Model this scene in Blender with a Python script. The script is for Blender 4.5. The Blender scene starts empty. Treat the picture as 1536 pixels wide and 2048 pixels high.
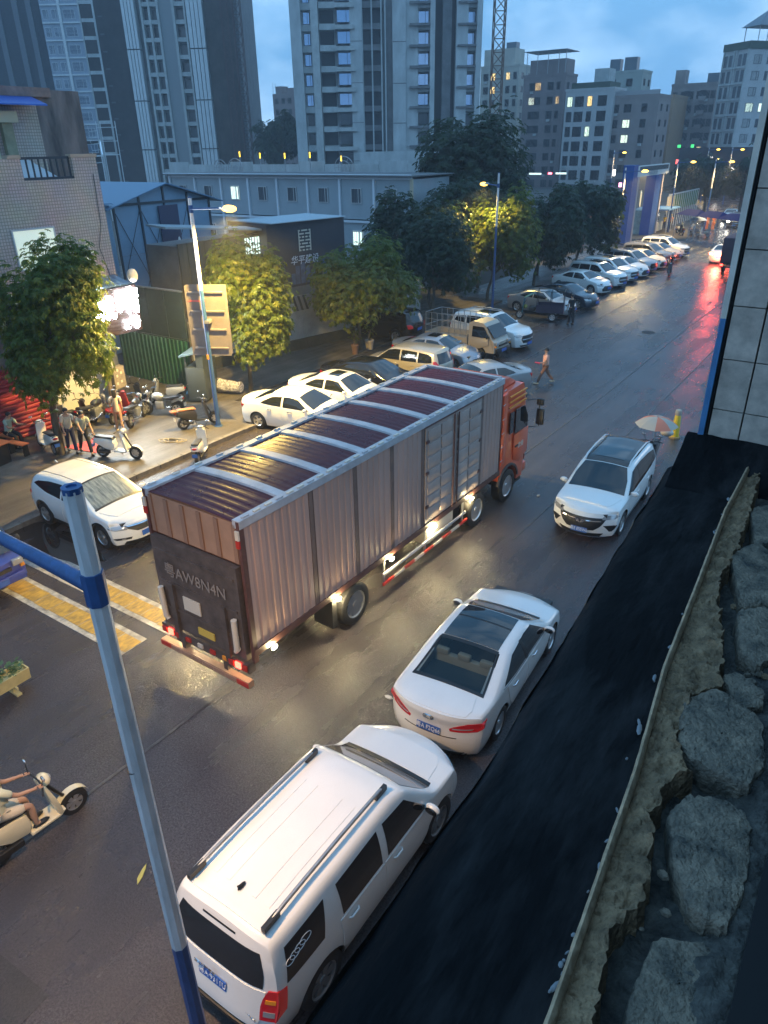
import bpy, bmesh, math, random
import numpy as np
from mathutils import Vector, Matrix
D = bpy.data
SC = bpy.context.scene
COL = SC.collection
PI = math.pi
rad = math.radians
random.seed(7)

# ---------------------------------------------------------------- camera
# world: X across the road (towards our building), Y along the road, Z up
CAMZ = 9.619
cd = D.cameras.new('camera'); cam = D.objects.new('camera', cd); COL.objects.link(cam)
SC.camera = cam
cd.sensor_fit = 'VERTICAL'; cd.sensor_height = 24.0; cd.lens = 1432.79 * 24.0 / 2048.0
cd.clip_start = 0.05; cd.clip_end = 3000
YAW, PITCH, ROLL = rad(35.0), rad(27.02), rad(-1.03)
cam.matrix_world = (Matrix.Translation((0, 0, CAMZ)) @ Matrix.Rotation(YAW, 4, 'Z')
                    @ Matrix.Rotation(PI/2 - PITCH, 4, 'X') @ Matrix.Rotation(ROLL, 4, 'Z'))

# ---------------------------------------------------------------- dusk sky and weak sun
W = D.worlds.new('World'); SC.world = W; W.use_nodes = True
nt = W.node_tree; nt.nodes.clear()
def WN(t, **k):
    n = nt.nodes.new(t)
    for a, b in k.items(): setattr(n, a, b)
    return n
SUN_EL, SUN_ROT = rad(1.0), rad(200)
sky = WN('ShaderNodeTexSky', sky_type='NISHITA', sun_disc=False, sun_elevation=SUN_EL, sun_rotation=SUN_ROT)
tc = WN('ShaderNodeTexCoord')
mp = WN('ShaderNodeMapping'); mp.inputs['Scale'].default_value = (1.0, 1.0, 2.0)
nz = WN('ShaderNodeTexNoise'); nz.inputs['Scale'].default_value = 4.2; nz.inputs['Detail'].default_value = 6; nz.inputs['Roughness'].default_value = .55
rp = WN('ShaderNodeValToRGB'); rp.color_ramp.elements[0].position = .44; rp.color_ramp.elements[1].position = .62
tint = WN('ShaderNodeMix', data_type='RGBA', blend_type='MIX')
tint.inputs['Factor'].default_value = .86
tint.inputs['B'].default_value = (.76, 2.3, 4.4, 1)
cl = WN('ShaderNodeMix', data_type='RGBA', blend_type='MIX'); cl.inputs['B'].default_value = (2.6, 4.1, 5.8, 1)
mul = WN('ShaderNodeMath', operation='MULTIPLY'); mul.inputs[1].default_value = .8
bg = WN('ShaderNodeBackground'); bg.inputs['Strength'].default_value = .104
out = WN('ShaderNodeOutputWorld')
L = nt.links.new
L(tc.outputs['Generated'], mp.inputs['Vector']); L(mp.outputs['Vector'], nz.inputs['Vector'])
L(nz.outputs['Fac'], rp.inputs['Fac']); L(rp.outputs['Color'], mul.inputs[0])
L(sky.outputs['Color'], tint.inputs['A']); L(tint.outputs['Result'], cl.inputs['A'])
L(mul.outputs[0], cl.inputs['Factor']); L(cl.outputs['Result'], bg.inputs['Color'])
L(bg.outputs['Background'], out.inputs['Surface'])
sd = D.lights.new('sun', 'SUN'); sd.energy = .04; sd.angle = rad(15); sd.color = (1, .85, .7)
so = D.objects.new('sun', sd); COL.objects.link(so)
so.rotation_euler = (rad(80), 0, rad(160))
SC.view_settings.view_transform = 'Standard'; SC.view_settings.look = 'None'
SC.view_settings.exposure = 1.42; SC.view_settings.gamma = 1.0
try: SC.view_settings.use_curve_mapping = False
except Exception: pass
SC.render.engine = 'CYCLES'
SC.cycles.max_bounces = 5; SC.cycles.diffuse_bounces = 3; SC.cycles.glossy_bounces = 3
SC.cycles.transmission_bounces = 4; SC.cycles.transparent_max_bounces = 6
SC.cycles.caustics_reflective = False; SC.cycles.caustics_refractive = False
SC.cycles.sample_clamp_indirect = 4.0
SC.cycles.use_denoising = True
LAMP_W = 1.45      # overall gain of the lit lamps

# ---------------------------------------------------------------- materials
MATS = {}
def mat(name, col, rough=.6, metal=0., spec=.5, var=0., vscale=3., bump=0., bscale=40., coat=0., emit=None, estr=0.,
        col2=None, rvar=0., alpha=None, stretch=None, detail=4, bdist=.02, world=False):
    if name in MATS: return MATS[name]
    m = D.materials.new(name); m.use_nodes = True
    n = m.node_tree; b = n.nodes['Principled BSDF']; l = n.links.new
    b.inputs['Base Color'].default_value = (*col, 1); b.inputs['Roughness'].default_value = rough
    b.inputs['Metallic'].default_value = metal; b.inputs['Specular IOR Level'].default_value = spec
    if coat: b.inputs['Coat Weight'].default_value = coat; b.inputs['Coat Roughness'].default_value = .05
    if emit: b.inputs['Emission Color'].default_value = (*emit, 1); b.inputs['Emission Strength'].default_value = estr
    if var or bump or rvar:
        t = n.nodes.new('ShaderNodeNewGeometry' if world else 'ShaderNodeTexCoord'); src = t.outputs['Position' if world else 'Object']
        if stretch:
            mm = n.nodes.new('ShaderNodeMapping'); mm.inputs['Scale'].default_value = stretch
            l(src, mm.inputs['Vector']); src = mm.outputs['Vector']
    if var or rvar:
        x = n.nodes.new('ShaderNodeTexNoise'); x.inputs['Scale'].default_value = vscale; x.inputs['Detail'].default_value = detail
        x.inputs['Roughness'].default_value = .65
        l(src, x.inputs['Vector'])
        rr = n.nodes.new('ShaderNodeMapRange'); rr.inputs['From Min'].default_value = .32; rr.inputs['From Max'].default_value = .68
        l(x.outputs['Fac'], rr.inputs['Value'])
        if var:
            mx = n.nodes.new('ShaderNodeMix'); mx.data_type = 'RGBA'
            c2 = col2 or tuple(max(0, c*(1-var)) for c in col)
            mx.inputs['A'].default_value = (*c2, 1); mx.inputs['B'].default_value = (*col, 1)
            l(rr.outputs['Result'], mx.inputs['Factor']); l(mx.outputs['Result'], b.inputs['Base Color'])
        if rvar:
            r2 = n.nodes.new('ShaderNodeMapRange'); r2.inputs['To Min'].default_value = max(.02, rough-rvar); r2.inputs['To Max'].default_value = rough+rvar
            l(rr.outputs['Result'], r2.inputs['Value']); l(r2.outputs['Result'], b.inputs['Roughness'])
    if bump:
        x = n.nodes.new('ShaderNodeTexNoise'); x.inputs['Scale'].default_value = bscale; x.inputs['Detail'].default_value = 3
        l(src, x.inputs['Vector'])
        bp = n.nodes.new('ShaderNodeBump'); bp.inputs['Strength'].default_value = bump; bp.inputs['Distance'].default_value = bdist
        l(x.outputs['Fac'], bp.inputs['Height']); l(bp.outputs['Normal'], b.inputs['Normal'])
    MATS[name] = m
    return m
def emis(name, col, s):
    return mat(name, tuple(min(1, c) for c in col), emit=col, estr=s, rough=.5)

# ---------------------------------------------------------------- mesh builder
class MB:
    def __init__(s): s.v = []; s.f = []; s.m = []
    def add(s, vs, fs, mi=0):
        o = len(s.v); s.v += [tuple(p) for p in vs]
        s.f += [tuple(i+o for i in f) for f in fs]; s.m += [mi]*len(fs); return s
    def b2(s, x0, x1, y0, y1, z0, z1, mi=0):
        vs = [(x0,y0,z0),(x1,y0,z0),(x1,y1,z0),(x0,y1,z0),(x0,y0,z1),(x1,y0,z1),(x1,y1,z1),(x0,y1,z1)]
        return s.add(vs, [(3,2,1,0),(4,5,6,7),(0,1,5,4),(1,2,6,5),(2,3,7,6),(3,0,4,7)], mi)
    def box(s, c, d, mi=0, M=None):
        x, y, z = (k/2 for k in d)
        vs = [Vector(p) for p in [(-x,-y,-z),(x,-y,-z),(x,y,-z),(-x,y,-z),(-x,-y,z),(x,-y,z),(x,y,z),(-x,y,z)]]
        if M is not None: vs = [M @ p for p in vs]
        vs = [p + Vector(c) for p in vs]
        return s.add(vs, [(3,2,1,0),(4,5,6,7),(0,1,5,4),(1,2,6,5),(2,3,7,6),(3,0,4,7)], mi)
    def tube(s, pts, r, n=8, mi=0, caps=True, ph=0.):
        pts = [Vector(p) for p in pts]; rs = r if isinstance(r, (list, tuple)) else [r]*len(pts)
        vs = []; up = None
        for i, p in enumerate(pts):
            d = (pts[min(i+1, len(pts)-1)] - pts[max(i-1, 0)]).normalized()
            if up is None:
                up = Vector((0,0,1)) if abs(d.z) < .9 else Vector((1,0,0))
            a = d.cross(up)
            if a.length < 1e-4: a = d.cross(Vector((0,1,0)))
            a.normalize(); b = a.cross(d).normalized(); up = b
            for k in range(n):
                q = 2*PI*k/n + ph
                vs.append(p + (a*math.cos(q) + b*math.sin(q))*rs[i])
        fs = []
        for i in range(len(pts)-1):
            for k in range(n):
                fs.append((i*n+k, i*n+(k+1)%n, (i+1)*n+(k+1)%n, (i+1)*n+k))
        if caps: fs += [tuple(range(n-1,-1,-1)), tuple((len(pts)-1)*n+k for k in range(n))]
        return s.add(vs, fs, mi)
    def lathe(s, prof, n=16, mi=0, M=None, caps=True):
        vs = []
        for r, z in prof:
            for k in range(n):
                p = Vector((r*math.cos(2*PI*k/n), r*math.sin(2*PI*k/n), z))
                vs.append(M @ p if M is not None else p)
        fs = []
        for i in range(len(prof)-1):
            for k in range(n): fs.append((i*n+k, i*n+(k+1)%n, (i+1)*n+(k+1)%n, (i+1)*n+k))
        if caps and prof[0][0] > 1e-5: fs.append(tuple(range(n-1,-1,-1)))
        if caps and prof[-1][0] > 1e-5: fs.append(tuple((len(prof)-1)*n+k for k in range(n)))
        return s.add(vs, fs, mi)
    def prism(s, poly, axis, a, b, mi=0):
        # poly: 2-D points in the plane normal to axis, extruded a..b along it
        def P(p, t):
            return {'x': (t, p[0], p[1]), 'y': (p[0], t, p[1]), 'z': (p[0], p[1], t)}[axis]
        n = len(poly); vs = [P(p, a) for p in poly] + [P(p, b) for p in poly]
        fs = [tuple(range(n-1,-1,-1)), tuple(range(n, 2*n))] + [(i, (i+1)%n, n+(i+1)%n, n+i) for i in range(n)]
        return s.add(vs, fs, mi)
    def grid(s, G, mi=0, close=False):
        nr, nc = len(G), len(G[0]); vs = [p for r in G for p in r]; fs = []
        for i in range(nr-1):
            for k in range(nc-1): fs.append((i*nc+k, i*nc+k+1, (i+1)*nc+k+1, (i+1)*nc+k))
        return s.add(vs, fs, mi)
    def ball(s, c, r, n=10, m=6, mi=0, M=None):
        rx, ry, rz = r if isinstance(r, (list, tuple)) else (r, r, r)
        vs = []; fs = []
        for i in range(m+1):
            th = PI*i/m
            for k in range(n):
                p = Vector((rx*math.sin(th)*math.cos(2*PI*k/n), ry*math.sin(th)*math.sin(2*PI*k/n), rz*math.cos(th)))
                if M is not None: p = M @ p
                vs.append(p + Vector(c))
        for i in range(m):
            for k in range(n): fs.append((i*n+k, (i+1)*n+k, (i+1)*n+(k+1)%n, i*n+(k+1)%n))
        return s.add(vs, fs, mi)
    def mesh(s, name, mats, smooth=None, weld=False):
        me = D.meshes.new(name); me.from_pydata([tuple(p) for p in s.v], [], s.f)
        for m in (mats if isinstance(mats, (list, tuple)) else [mats]): me.materials.append(m)
        me.polygons.foreach_set('material_index', s.m)
        if weld:
            bm = bmesh.new(); bm.from_mesh(me); bmesh.ops.remove_doubles(bm, verts=bm.verts, dist=1e-4)
            bmesh.ops.recalc_face_normals(bm, faces=bm.faces); bm.to_mesh(me); bm.free()
        if smooth is not None:
            me.shade_smooth()
            try: me.set_sharp_from_angle(angle=rad(smooth))
            except Exception: pass
        me.update(); return me
    def build(s, name, mats, parent=None, smooth=None, weld=False, loc=None, rotz=None, bevel=0):
        me = s.mesh(name, mats, smooth, weld)
        if bevel:
            bm = bmesh.new(); bm.from_mesh(me); bmesh.ops.recalc_face_normals(bm, faces=bm.faces)
            bmesh.ops.bevel(bm, geom=[e for e in bm.edges if len(e.link_faces) == 2 and e.calc_face_angle(0) > .6],
                            offset=bevel, segments=2, affect='EDGES', profile=.5, clamp_overlap=True)
            bm.to_mesh(me); bm.free(); me.shade_smooth()
            try: me.set_sharp_from_angle(angle=rad(40))
            except Exception: pass
        return place(name, me, parent, loc, rotz)
def place(name, me, parent=None, loc=None, rotz=None):
    o = D.objects.new(name, me); COL.objects.link(o)
    if parent: o.parent = parent
    if loc is not None: o.location = loc
    if rotz is not None: o.rotation_euler = (0, 0, rotz)
    return o
def tag(o, label, cat, group=None):
    o['label'] = label; o['category'] = cat
    if group: o['group'] = group
    return o
def thing(name, label, cat, loc=(0,0,0), rotz=0, group=None):
    o = D.objects.new(name, None); COL.objects.link(o); o.empty_display_size = .2
    o.location = loc; o.rotation_euler = (0, 0, rotz)
    return tag(o, label, cat, group)
def kind(o, k='structure'): o['kind'] = k; return o
def copy_tree(o, parent=None, swap=None):
    c = o.copy(); COL.objects.link(c)
    if parent: c.parent = parent; c.matrix_parent_inverse = o.matrix_parent_inverse
    if swap and c.type == 'MESH':
        for sl in c.material_slots:
            if sl.material and sl.material.name in swap:
                m = swap[sl.material.name]; sl.link = 'OBJECT'; sl.material = m
    for ch in list(o.children): copy_tree(ch, c, swap)
    return c
def dup(root, label, loc, rotz, group=None, swap=None, scale=None):
    c = copy_tree(root, None, swap); c.location = loc; c.rotation_euler = (0, 0, rotz); c['label'] = label
    if group: c['group'] = group
    if scale: c.scale = scale
    return c
def text(s, size, m, parent, loc, rot, name='lettering', ext=.004, align='CENTER', sx=1., shear=0.):
    cu = D.curves.new('t', 'FONT'); cu.body = s; cu.size = size; cu.extrude = ext
    cu.align_x = align; cu.align_y = 'CENTER'; cu.resolution_u = 2; cu.shear = shear
    o = D.objects.new('t', cu); COL.objects.link(o)
    dg = bpy.context.evaluated_depsgraph_get(); dg.update()
    me = D.meshes.new_from_object(o.evaluated_get(dg)); D.objects.remove(o)
    me.materials.clear(); me.materials.append(m)
    t = place(name, me, parent, loc); t.rotation_euler = rot; t.scale = (sx, 1, 1)
    return t
# ---------------------------------------------------------------- shared materials
M_ASPH = D.materials.new('wet_asphalt')
def asphalt(m, c1, c2, r0, r1, scale=1.0):
    m.use_nodes = True; n = m.node_tree; b = n.nodes['Principled BSDF']; l = n.links.new
    t = n.nodes.new('ShaderNodeTexCoord')
    def noise(sc, det, v=None, rough=.6):
        x = n.nodes.new('ShaderNodeTexNoise'); x.inputs['Scale'].default_value = sc; x.inputs['Detail'].default_value = det
        x.inputs['Roughness'].default_value = rough
        l(v or t.outputs['Object'], x.inputs['Vector']); return x
    mm = n.nodes.new('ShaderNodeMapping'); mm.inputs['Scale'].default_value = (1.5, .09, 1)   # tyre tracks run along the road
    l(t.outputs['Object'], mm.inputs['Vector'])
    tr = noise(1.0*scale, 5, mm.outputs['Vector']); big = noise(.35*scale, 6); fine = noise(30, 4, None, .8); mid = noise(6, 5)
    mx = n.nodes.new('ShaderNodeMix'); mx.data_type = 'RGBA'; mx.inputs['A'].default_value = (*c1, 1); mx.inputs['B'].default_value = (*c2, 1)
    ad = n.nodes.new('ShaderNodeMath'); ad.operation = 'ADD'; l(tr.outputs['Fac'], ad.inputs[0]); l(big.outputs['Fac'], ad.inputs[1])
    mr = n.nodes.new('ShaderNodeMapRange'); mr.inputs['From Min'].default_value = .75; mr.inputs['From Max'].default_value = 1.25
    l(ad.outputs[0], mr.inputs['Value']); l(mr.outputs['Result'], mx.inputs['Factor'])
    m2 = n.nodes.new('ShaderNodeMix'); m2.data_type = 'RGBA'; m2.blend_type = 'MULTIPLY'; m2.inputs['Factor'].default_value = .75
    cr = n.nodes.new('ShaderNodeMapRange'); cr.inputs['From Min'].default_value = .3; cr.inputs['From Max'].default_value = .7
    cr.inputs['To Min'].default_value = .1; cr.inputs['To Max'].default_value = 2.1
    l(fine.outputs['Fac'], cr.inputs['Value']); l(mx.outputs['Result'], m2.inputs['A']); l(cr.outputs['Result'], m2.inputs['B'])
    l(m2.outputs['Result'], b.inputs['Base Color'])
    rr = n.nodes.new('ShaderNodeMapRange'); rr.inputs['From Min'].default_value = .7; rr.inputs['From Max'].default_value = 1.3
    rr.inputs['To Min'].default_value = r1; rr.inputs['To Max'].default_value = r0
    l(ad.outputs[0], rr.inputs['Value']); l(rr.outputs['Result'], b.inputs['Roughness'])
    b.inputs['Specular IOR Level'].default_value = .5
    a2 = n.nodes.new('ShaderNodeMath'); a2.operation = 'MULTIPLY_ADD'; a2.inputs[1].default_value = .5
    l(mid.outputs['Fac'], a2.inputs[0]); l(fine.outputs['Fac'], a2.inputs[2])
    bp = n.nodes.new('ShaderNodeBump'); bp.inputs['Strength'].default_value = .8; bp.inputs['Distance'].default_value = .014
    l(a2.outputs[0], bp.inputs['Height']); l(bp.outputs['Normal'], b.inputs['Normal'])
    return m
asphalt(M_ASPH, (.032, .027, .029), (.060, .051, .053), .13, .36)
M_PAVE = asphalt(D.materials.new('pavement_concrete'), (.045, .040, .036), (.11, .098, .086), .34, .62, 1.6)
M_GROUND = mat('bare_ground', (.09, .08, .07), .9, var=.4, vscale=.2)
M_KERB = mat('kerb_stone', (.17, .15, .13), .7, var=.5, vscale=5, bump=.3, world=True)
M_YEL = mat('worn_yellow_paint', (.60, .36, .05), .45, var=.55, vscale=6, col2=(.22, .14, .045), bump=.3, bscale=40, world=True, detail=9, stretch=(1.6,.7,1))
M_WLINE = mat('worn_white_paint', (.62, .58, .50), .45, var=.55, vscale=4, col2=(.12, .11, .1), bump=.3, bscale=40, world=True, detail=9)
M_BLACK = mat('black_rubber', (.016, .016, .017), .62, var=.3, vscale=12)
M_TRIM = mat('black_trim', (.012, .012, .013), .4)
M_DARK = mat('dark_void', (.008, .008, .009), .8)
M_GLASS = mat('dark_car_glass', (.010, .012, .015), .035, spec=.7, coat=.3)
M_RIM = mat('alloy_rim', (.62, .62, .62), .28, metal=.85)
M_RIMG = mat('grey_rim', (.28, .28, .28), .4, metal=.6)
M_CHR = mat('chrome_trim', (.75, .75, .76), .15, metal=1.)
M_STEEL = mat('galvanised_steel', (.42, .43, .44), .42, metal=.7, var=.3, vscale=8)
M_WHITE = mat('white_car_paint', (.78, .77, .74), .22, coat=.7, var=.05, vscale=2, rvar=.04)
M_SILV = mat('silver_car_paint', (.38, .38, .38), .28, metal=.55, coat=.6)
M_BEIGE = mat('champagne_car_paint', (.50, .44, .34), .28, metal=.4, coat=.6)
M_BLKCAR = mat('black_car_paint', (.008,.008,.010), .16, coat=.25)
M_NAVY = mat('dark_blue_car_paint', (.02, .026, .04), .18, coat=.8)
M_RED = mat('red_lens', (.36, .008, .012), .15, coat=.8, emit=(.8, .02, .02), estr=.04)
M_REDLIT = emis('red_lamp_lit', (1.0, .04, .03), 9)
M_CLEAR = mat('clear_lens', (.42, .42, .42), .08, metal=.4, coat=1.)
M_AMBER = mat('amber_lens', (.8, .28, .02), .2, coat=.6)
M_PLATE = mat('blue_plate', (.03, .12, .42), .4)
M_PTXT = mat('plate_letters', (.85, .85, .85), .4)
M_ORANGE = mat('orange_lens', (.85, .3, .03), .3)
M_SHADE = mat('folded_sunshade', (.30, .32, .27), .12, coat=1., var=.55, vscale=2.6, stretch=(1, 5, 1), col2=(.07, .08, .075))
M_BEIGEL = mat('beige_leather', (.52, .46, .34), .55)
M_SEATD = mat('dark_cabin', (.02, .022, .024), .7)
g = D.materials.new('clear_car_glass'); g.use_nodes = True; MATS['clear_car_glass'] = g
_n = g.node_tree; _n.nodes.clear()
_o = _n.nodes.new('ShaderNodeOutputMaterial'); _mix = _n.nodes.new('ShaderNodeMixShader'); _tr = _n.nodes.new('ShaderNodeBsdfTransparent')
_gl = _n.nodes.new('ShaderNodeBsdfGlossy'); _fr = _n.nodes.new('ShaderNodeFresnel')
_tr.inputs['Color'].default_value = (.50, .58, .60, 1); _gl.inputs['Roughness'].default_value = .03; _fr.inputs['IOR'].default_value = 1.5
_n.links.new(_fr.outputs[0], _mix.inputs[0]); _n.links.new(_tr.outputs[0], _mix.inputs[1]); _n.links.new(_gl.outputs[0], _mix.inputs[2])
_n.links.new(_mix.outputs[0], _o.inputs['Surface'])
M_CGLASS = g

# ---------------------------------------------------------------- cars
WHEELS = {}
def wheel_mesh(r, w, spokes=5, rimm=None):
    k = (round(r,3), round(w,3), spokes, (rimm or M_RIM).name)
    if k in WHEELS: return WHEELS[k]
    ax = Matrix.Rotation(-PI/2, 4, 'X')       # lathe axis -> +Y (outer face at +y)
    t = MB()
    t.lathe([(r*.60, -w/2), (r*.9, -w/2), (r*.98, -w*.42), (r, -w*.25), (r, w*.25), (r*.98, w*.42), (r*.9, w/2), (r*.66, w/2), (r*.62, w*.42)], 26, 0, ax, False)
    tm = t.mesh('tyre', M_BLACK, 35)
    q = MB()
    q.lathe([(r*.66, w*.44), (r*.63, w*.47), (r*.58, w*.40), (r*.57, -w*.1)], 26, 0, ax, False)
    q.lathe([(r*.57, w*.02), (.001, w*.02)], 20, 1, ax, False)
    for i in range(spokes):
        a = 2*PI*i/spokes
        M = Matrix.Rotation(a, 4, 'Y')
        da = .2
        inner = [(r*.10*math.cos(s), w*.36, r*.10*math.sin(s)) for s in (-1.1, 1.1)]
        outer = [(r*.60, w*.40, -r*da), (r*.60, w*.40, r*da)]
        vs = [M @ Vector(p) for p in (inner[0], outer[0], outer[1], inner[1])]
        vs += [M @ Vector((p[0], p[1]-w*.18, p[2])) for p in (inner[0], outer[0], outer[1], inner[1])]
        q.add(vs, [(0,1,2,3),(7,6,5,4),(0,4,5,1),(1,5,6,2),(2,6,7,3),(3,7,4,0)], 0)
    q.lathe([(r*.16, w*.30), (r*.15, w*.43), (.001, w*.44)], 12, 0, ax, False)
    qm = q.mesh('rim', [rimm or M_RIM, M_DARK], 35)
    WHEELS[k] = (tm, qm); return tm, qm
def add_wheel(parent, x, y, r, w, spokes=5, rimm=None, steer=0):
    tm, qm = wheel_mesh(r, w, spokes, rimm)
    o = place('wheel', tm, parent, (x, y, r)); o.rotation_euler = (0, 0, (0 if y > 0 else PI) + steer)
    place('rim', qm, o)
    return o

def curve_tab(pts, L, sm=.06):
    xs = np.linspace(-L/2-.3, L/2+.3, 700); z = np.interp(xs, [p[0] for p in pts], [p[1] for p in pts])
    k = max(1, int(sm/(xs[1]-xs[0]))); ker = np.hanning(2*k+3); ker /= ker.sum()
    zp = np.pad(z, k+1, mode='edge'); return xs, np.convolve(zp, ker, 'valid')[:len(xs)]

class Car:
    def __init__(s, **S):
        s.__dict__.update(dict(L=4.6, W=1.8, gc=.2, r=.33, tw=.22, xf=1.35, xr=-1.3, crown=.05, tum=.33, df=[(0,.1),(2,0)], dr=[(0,.1),(2,0)],
                 cf=.28, cr=.2, pf=2.6, pr=3., ra=None, lf=.75, sm=.07, spokes=5, rimm=None, ns=54, open=None, arch=None))
        s.__dict__.update(S)
        s.ra = s.ra or s.r + .055
        s.tz = curve_tab(s.top, s.L, s.sm); s.ts = curve_tab(s.belt, s.L, .1)
        s.parts = []
    def zc(s, x): return float(np.interp(x, *s.tz))
    def zs(s, x): return min(float(np.interp(x, *s.ts)), s.zc(x) - .035)
    def zb(s, x):
        z = s.gc
        for xw in (s.xf, s.xr):
            d = abs(x-xw)
            if d < s.ra: z = max(z, s.r + math.sqrt(max(0, s.ra**2-d*d)) - .0)
        return z
    def ws(s, x): return s.W/2 * (1 - .07*abs(2*x/s.L)**4)
    def wrap(s, x, y, z):
        a = min(1., abs(y)/max(.1, s.ws(x)))
        e = s.L/2
        wf = max(0., (x-(e-s.lf))/s.lf)**2; wr = max(0., ((-e+s.lf)-x)/s.lf)**2
        f = lambda T: float(np.interp(z, [p[0] for p in T], [p[1] for p in T]))
        if wf: x = x - wf*(f(s.df) + s.cf*a**s.pf)
        if wr: x = x + wr*(f(s.dr) + s.cr*a**s.pr)
        return x
    def base(s, x, t):
        zs, zb, zc, ws = s.zs(x), s.zb(x), s.zc(x), s.ws(x)
        zr = max(zs+.02, zc - s.crown); yr = ws - (zr-zs)*s.tum - .03
        if t <= 1:
            z = zb + (zs-zb)*t; b = min(1, max(0, (z-s.gc)/(zs-s.gc)))
            return (ws + .022*math.sin(PI*b) - .07*(1-b)**3, z)
        if t <= 2:
            q = t-1; h = min(1, (zr-zs)/.3)
            return (ws + (yr-ws)*q + .03*h*math.sin(PI*q), zs + (zr-zs)*q)
        q = min(1, t-2); return (yr*(1-q), zr + (zc-zr)*(1-(1-q)**2))
    def P(s, x, t):
        if t < .6 or t > 2.6: y, z = s.base(x, t)
        else:
            d = .07; a = [s.base(x, min(3, t+k*d)) for k in (-2,-1,0,1,2)]; w = (.1,.22,.36,.22,.1)
            y = sum(p[0]*k for p, k in zip(a, w)); z = sum(p[1]*k for p, k in zip(a, w))
        return Vector((s.wrap(x, y, z), y, z))
    def stations(s):
        e = s.L/2; xs = list(np.linspace(-e, e, s.ns))
        for xw in (s.xf, s.xr):
            xs = [x for x in xs if abs(x-xw) > s.ra+.03 or abs(x-xw) < -1]
            xs += [xw + s.ra*math.cos(a) for a in np.linspace(0, PI, 13)] + [xw-s.ra-.004, xw+s.ra+.004]
        for k in (.02, .06, .11): xs += [e-k, -e+k]
        return sorted(xs)
    def body(s, name, m, root):
        xs = s.stations()
        T = [0,.12,.25,.4,.55,.7,.82,.92,1,1.08,1.16,1.3,1.45,1.6,1.75,1.85,1.92,1.98,2.04,2.1,2.18,2.28,2.4,2.55,2.7,2.85,3]
        mb = MB()
        G = [[s.P(x, t) for t in T] for x in xs]
        n = len(T)
        full = []
        for r in G: full.append(r + [Vector((p.x, -p.y, p.z)) for p in reversed(r[:-1])])
        if s.open:
            x0, x1, y0 = s.open
            vs = [p for r in full for p in r]; nc = len(full[0]); fs = []
            for i in range(len(full)-1):
                for k in range(nc-1):
                    q = [full[i][k], full[i][k+1], full[i+1][k+1], full[i+1][k]]
                    c = sum(q, Vector())/4
                    if x0 < c.x < x1 and abs(c.y) < y0 and c.z > s.zs(c.x)+.0: continue
                    fs.append((i*nc+k, i*nc+k+1, (i+1)*nc+k+1, (i+1)*nc+k))
            mb.add(vs, fs)
        else: mb.grid(full)
        A = np.linspace(-1, 1, 15)
        for sx, x in ((1, s.L/2), (-1, -s.L/2)):
            rows = []
            for t in T:
                p = s.P(x, t)
                rows.append([Vector((s.wrap(x, p.y*a, p.z), p.y*a, p.z)) for a in A])
            mb.grid(rows)
        s.root = root
        o = mb.build(name, m, root, 38, weld=True)
        u = MB(); w = s.W/2-.05-s.tw
        u.b2(-s.L/2+.22, s.L/2-.26, -w, w, s.gc+.01, min(s.zs(0), s.r*2+.12))
        x1, x2 = s.xr+s.ra+.03, s.xf-s.ra-.03
        u.b2(x1, x2, -s.W/2+.09, s.W/2-.09, s.gc+.012, s.gc+.2)
        u.build('underbody', M_TRIM, root)
        for x in (s.xf, s.xr):
            for sg in (1, -1): add_wheel(root, x, sg*(s.W/2-s.tw/2-.01), s.r, s.tw, s.spokes, s.rimm)
        return o
    # --- surface patches
    def nrm(s, f, a, b):
        h = 1e-3; u = f(a+h, b)-f(a-h, b); v = f(a, b+h)-f(a, b-h); n = u.cross(v)
        return n.normalized() if n.length > 1e-12 else Vector((0,0,1))
    def patch(s, name, m, pts, nrms, off, parent=None, mirror=True, smooth=50, depth=None):
        # pts: grid of base points; offset along normals with a skirt back into the body
        out = []
        depth = off + .006 if depth is None else depth
        for sg in ((1, -1) if mirror else (1,)):
            G = [[p + n*off for p, n in zip(r, q)] for r, q in zip(pts, nrms)]
            B = [[p - n*(depth-off) for p, n in zip(r, q)] for r, q in zip(pts, nrms)]
            nr, nc = len(G), len(G[0])
            mb = MB(); fl = lambda v: Vector((v.x, v.y*sg, v.z))
            mb.grid([[fl(p) for p in r] for r in G])
            ring = [(0,k) for k in range(nc)] + [(i,nc-1) for i in range(1,nr)] + [(nr-1,k) for k in range(nc-2,-1,-1)] + [(i,0) for i in range(nr-2,0,-1)]
            top = [fl(G[i][k]) for i, k in ring]; bot = [fl(B[i][k]) for i, k in ring]
            N = len(ring); mb.add(top+bot, [(i, (i+1)%N, N+(i+1)%N, N+i) for i in range(N)])
            out.append(mb.build(name, m, parent or s.root, smooth, weld=True))
        return out
    def tz_solve(s, x, z):
        a, b = 0., 2.3
        for _ in range(16):
            c = (a+b)/2
            if s.P(x, c).z < z: a = c
            else: b = c
        return (a+b)/2
    def side(s, name, m, bot, top, nx=10, nz=5, off=.005, parent=None, mirror=True, depth=None):
        bx = np.linspace(0, 1, nx); pts = []; nr = []
        bl = lambda P, u: (np.interp(u*(len(P)-1), range(len(P)), [p[0] for p in P]), np.interp(u*(len(P)-1), range(len(P)), [p[1] for p in P]))
        for k in range(nz):
            v = k/(nz-1); r = []; q = []
            for u in bx:
                p0, p1 = bl(bot, u), bl(top, u)
                x = float(p0[0]+(p1[0]-p0[0])*v); z = float(p0[1]+(p1[1]-p0[1])*v)
                t = s.tz_solve(x, z); r.append(s.P(x, t))
                n = s.nrm(lambda a, b: s.P(a, b), x, min(max(t, .01), 2.2)); q.append(n if n.y > 0 else -n)
            pts.append(r); nr.append(q)
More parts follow.
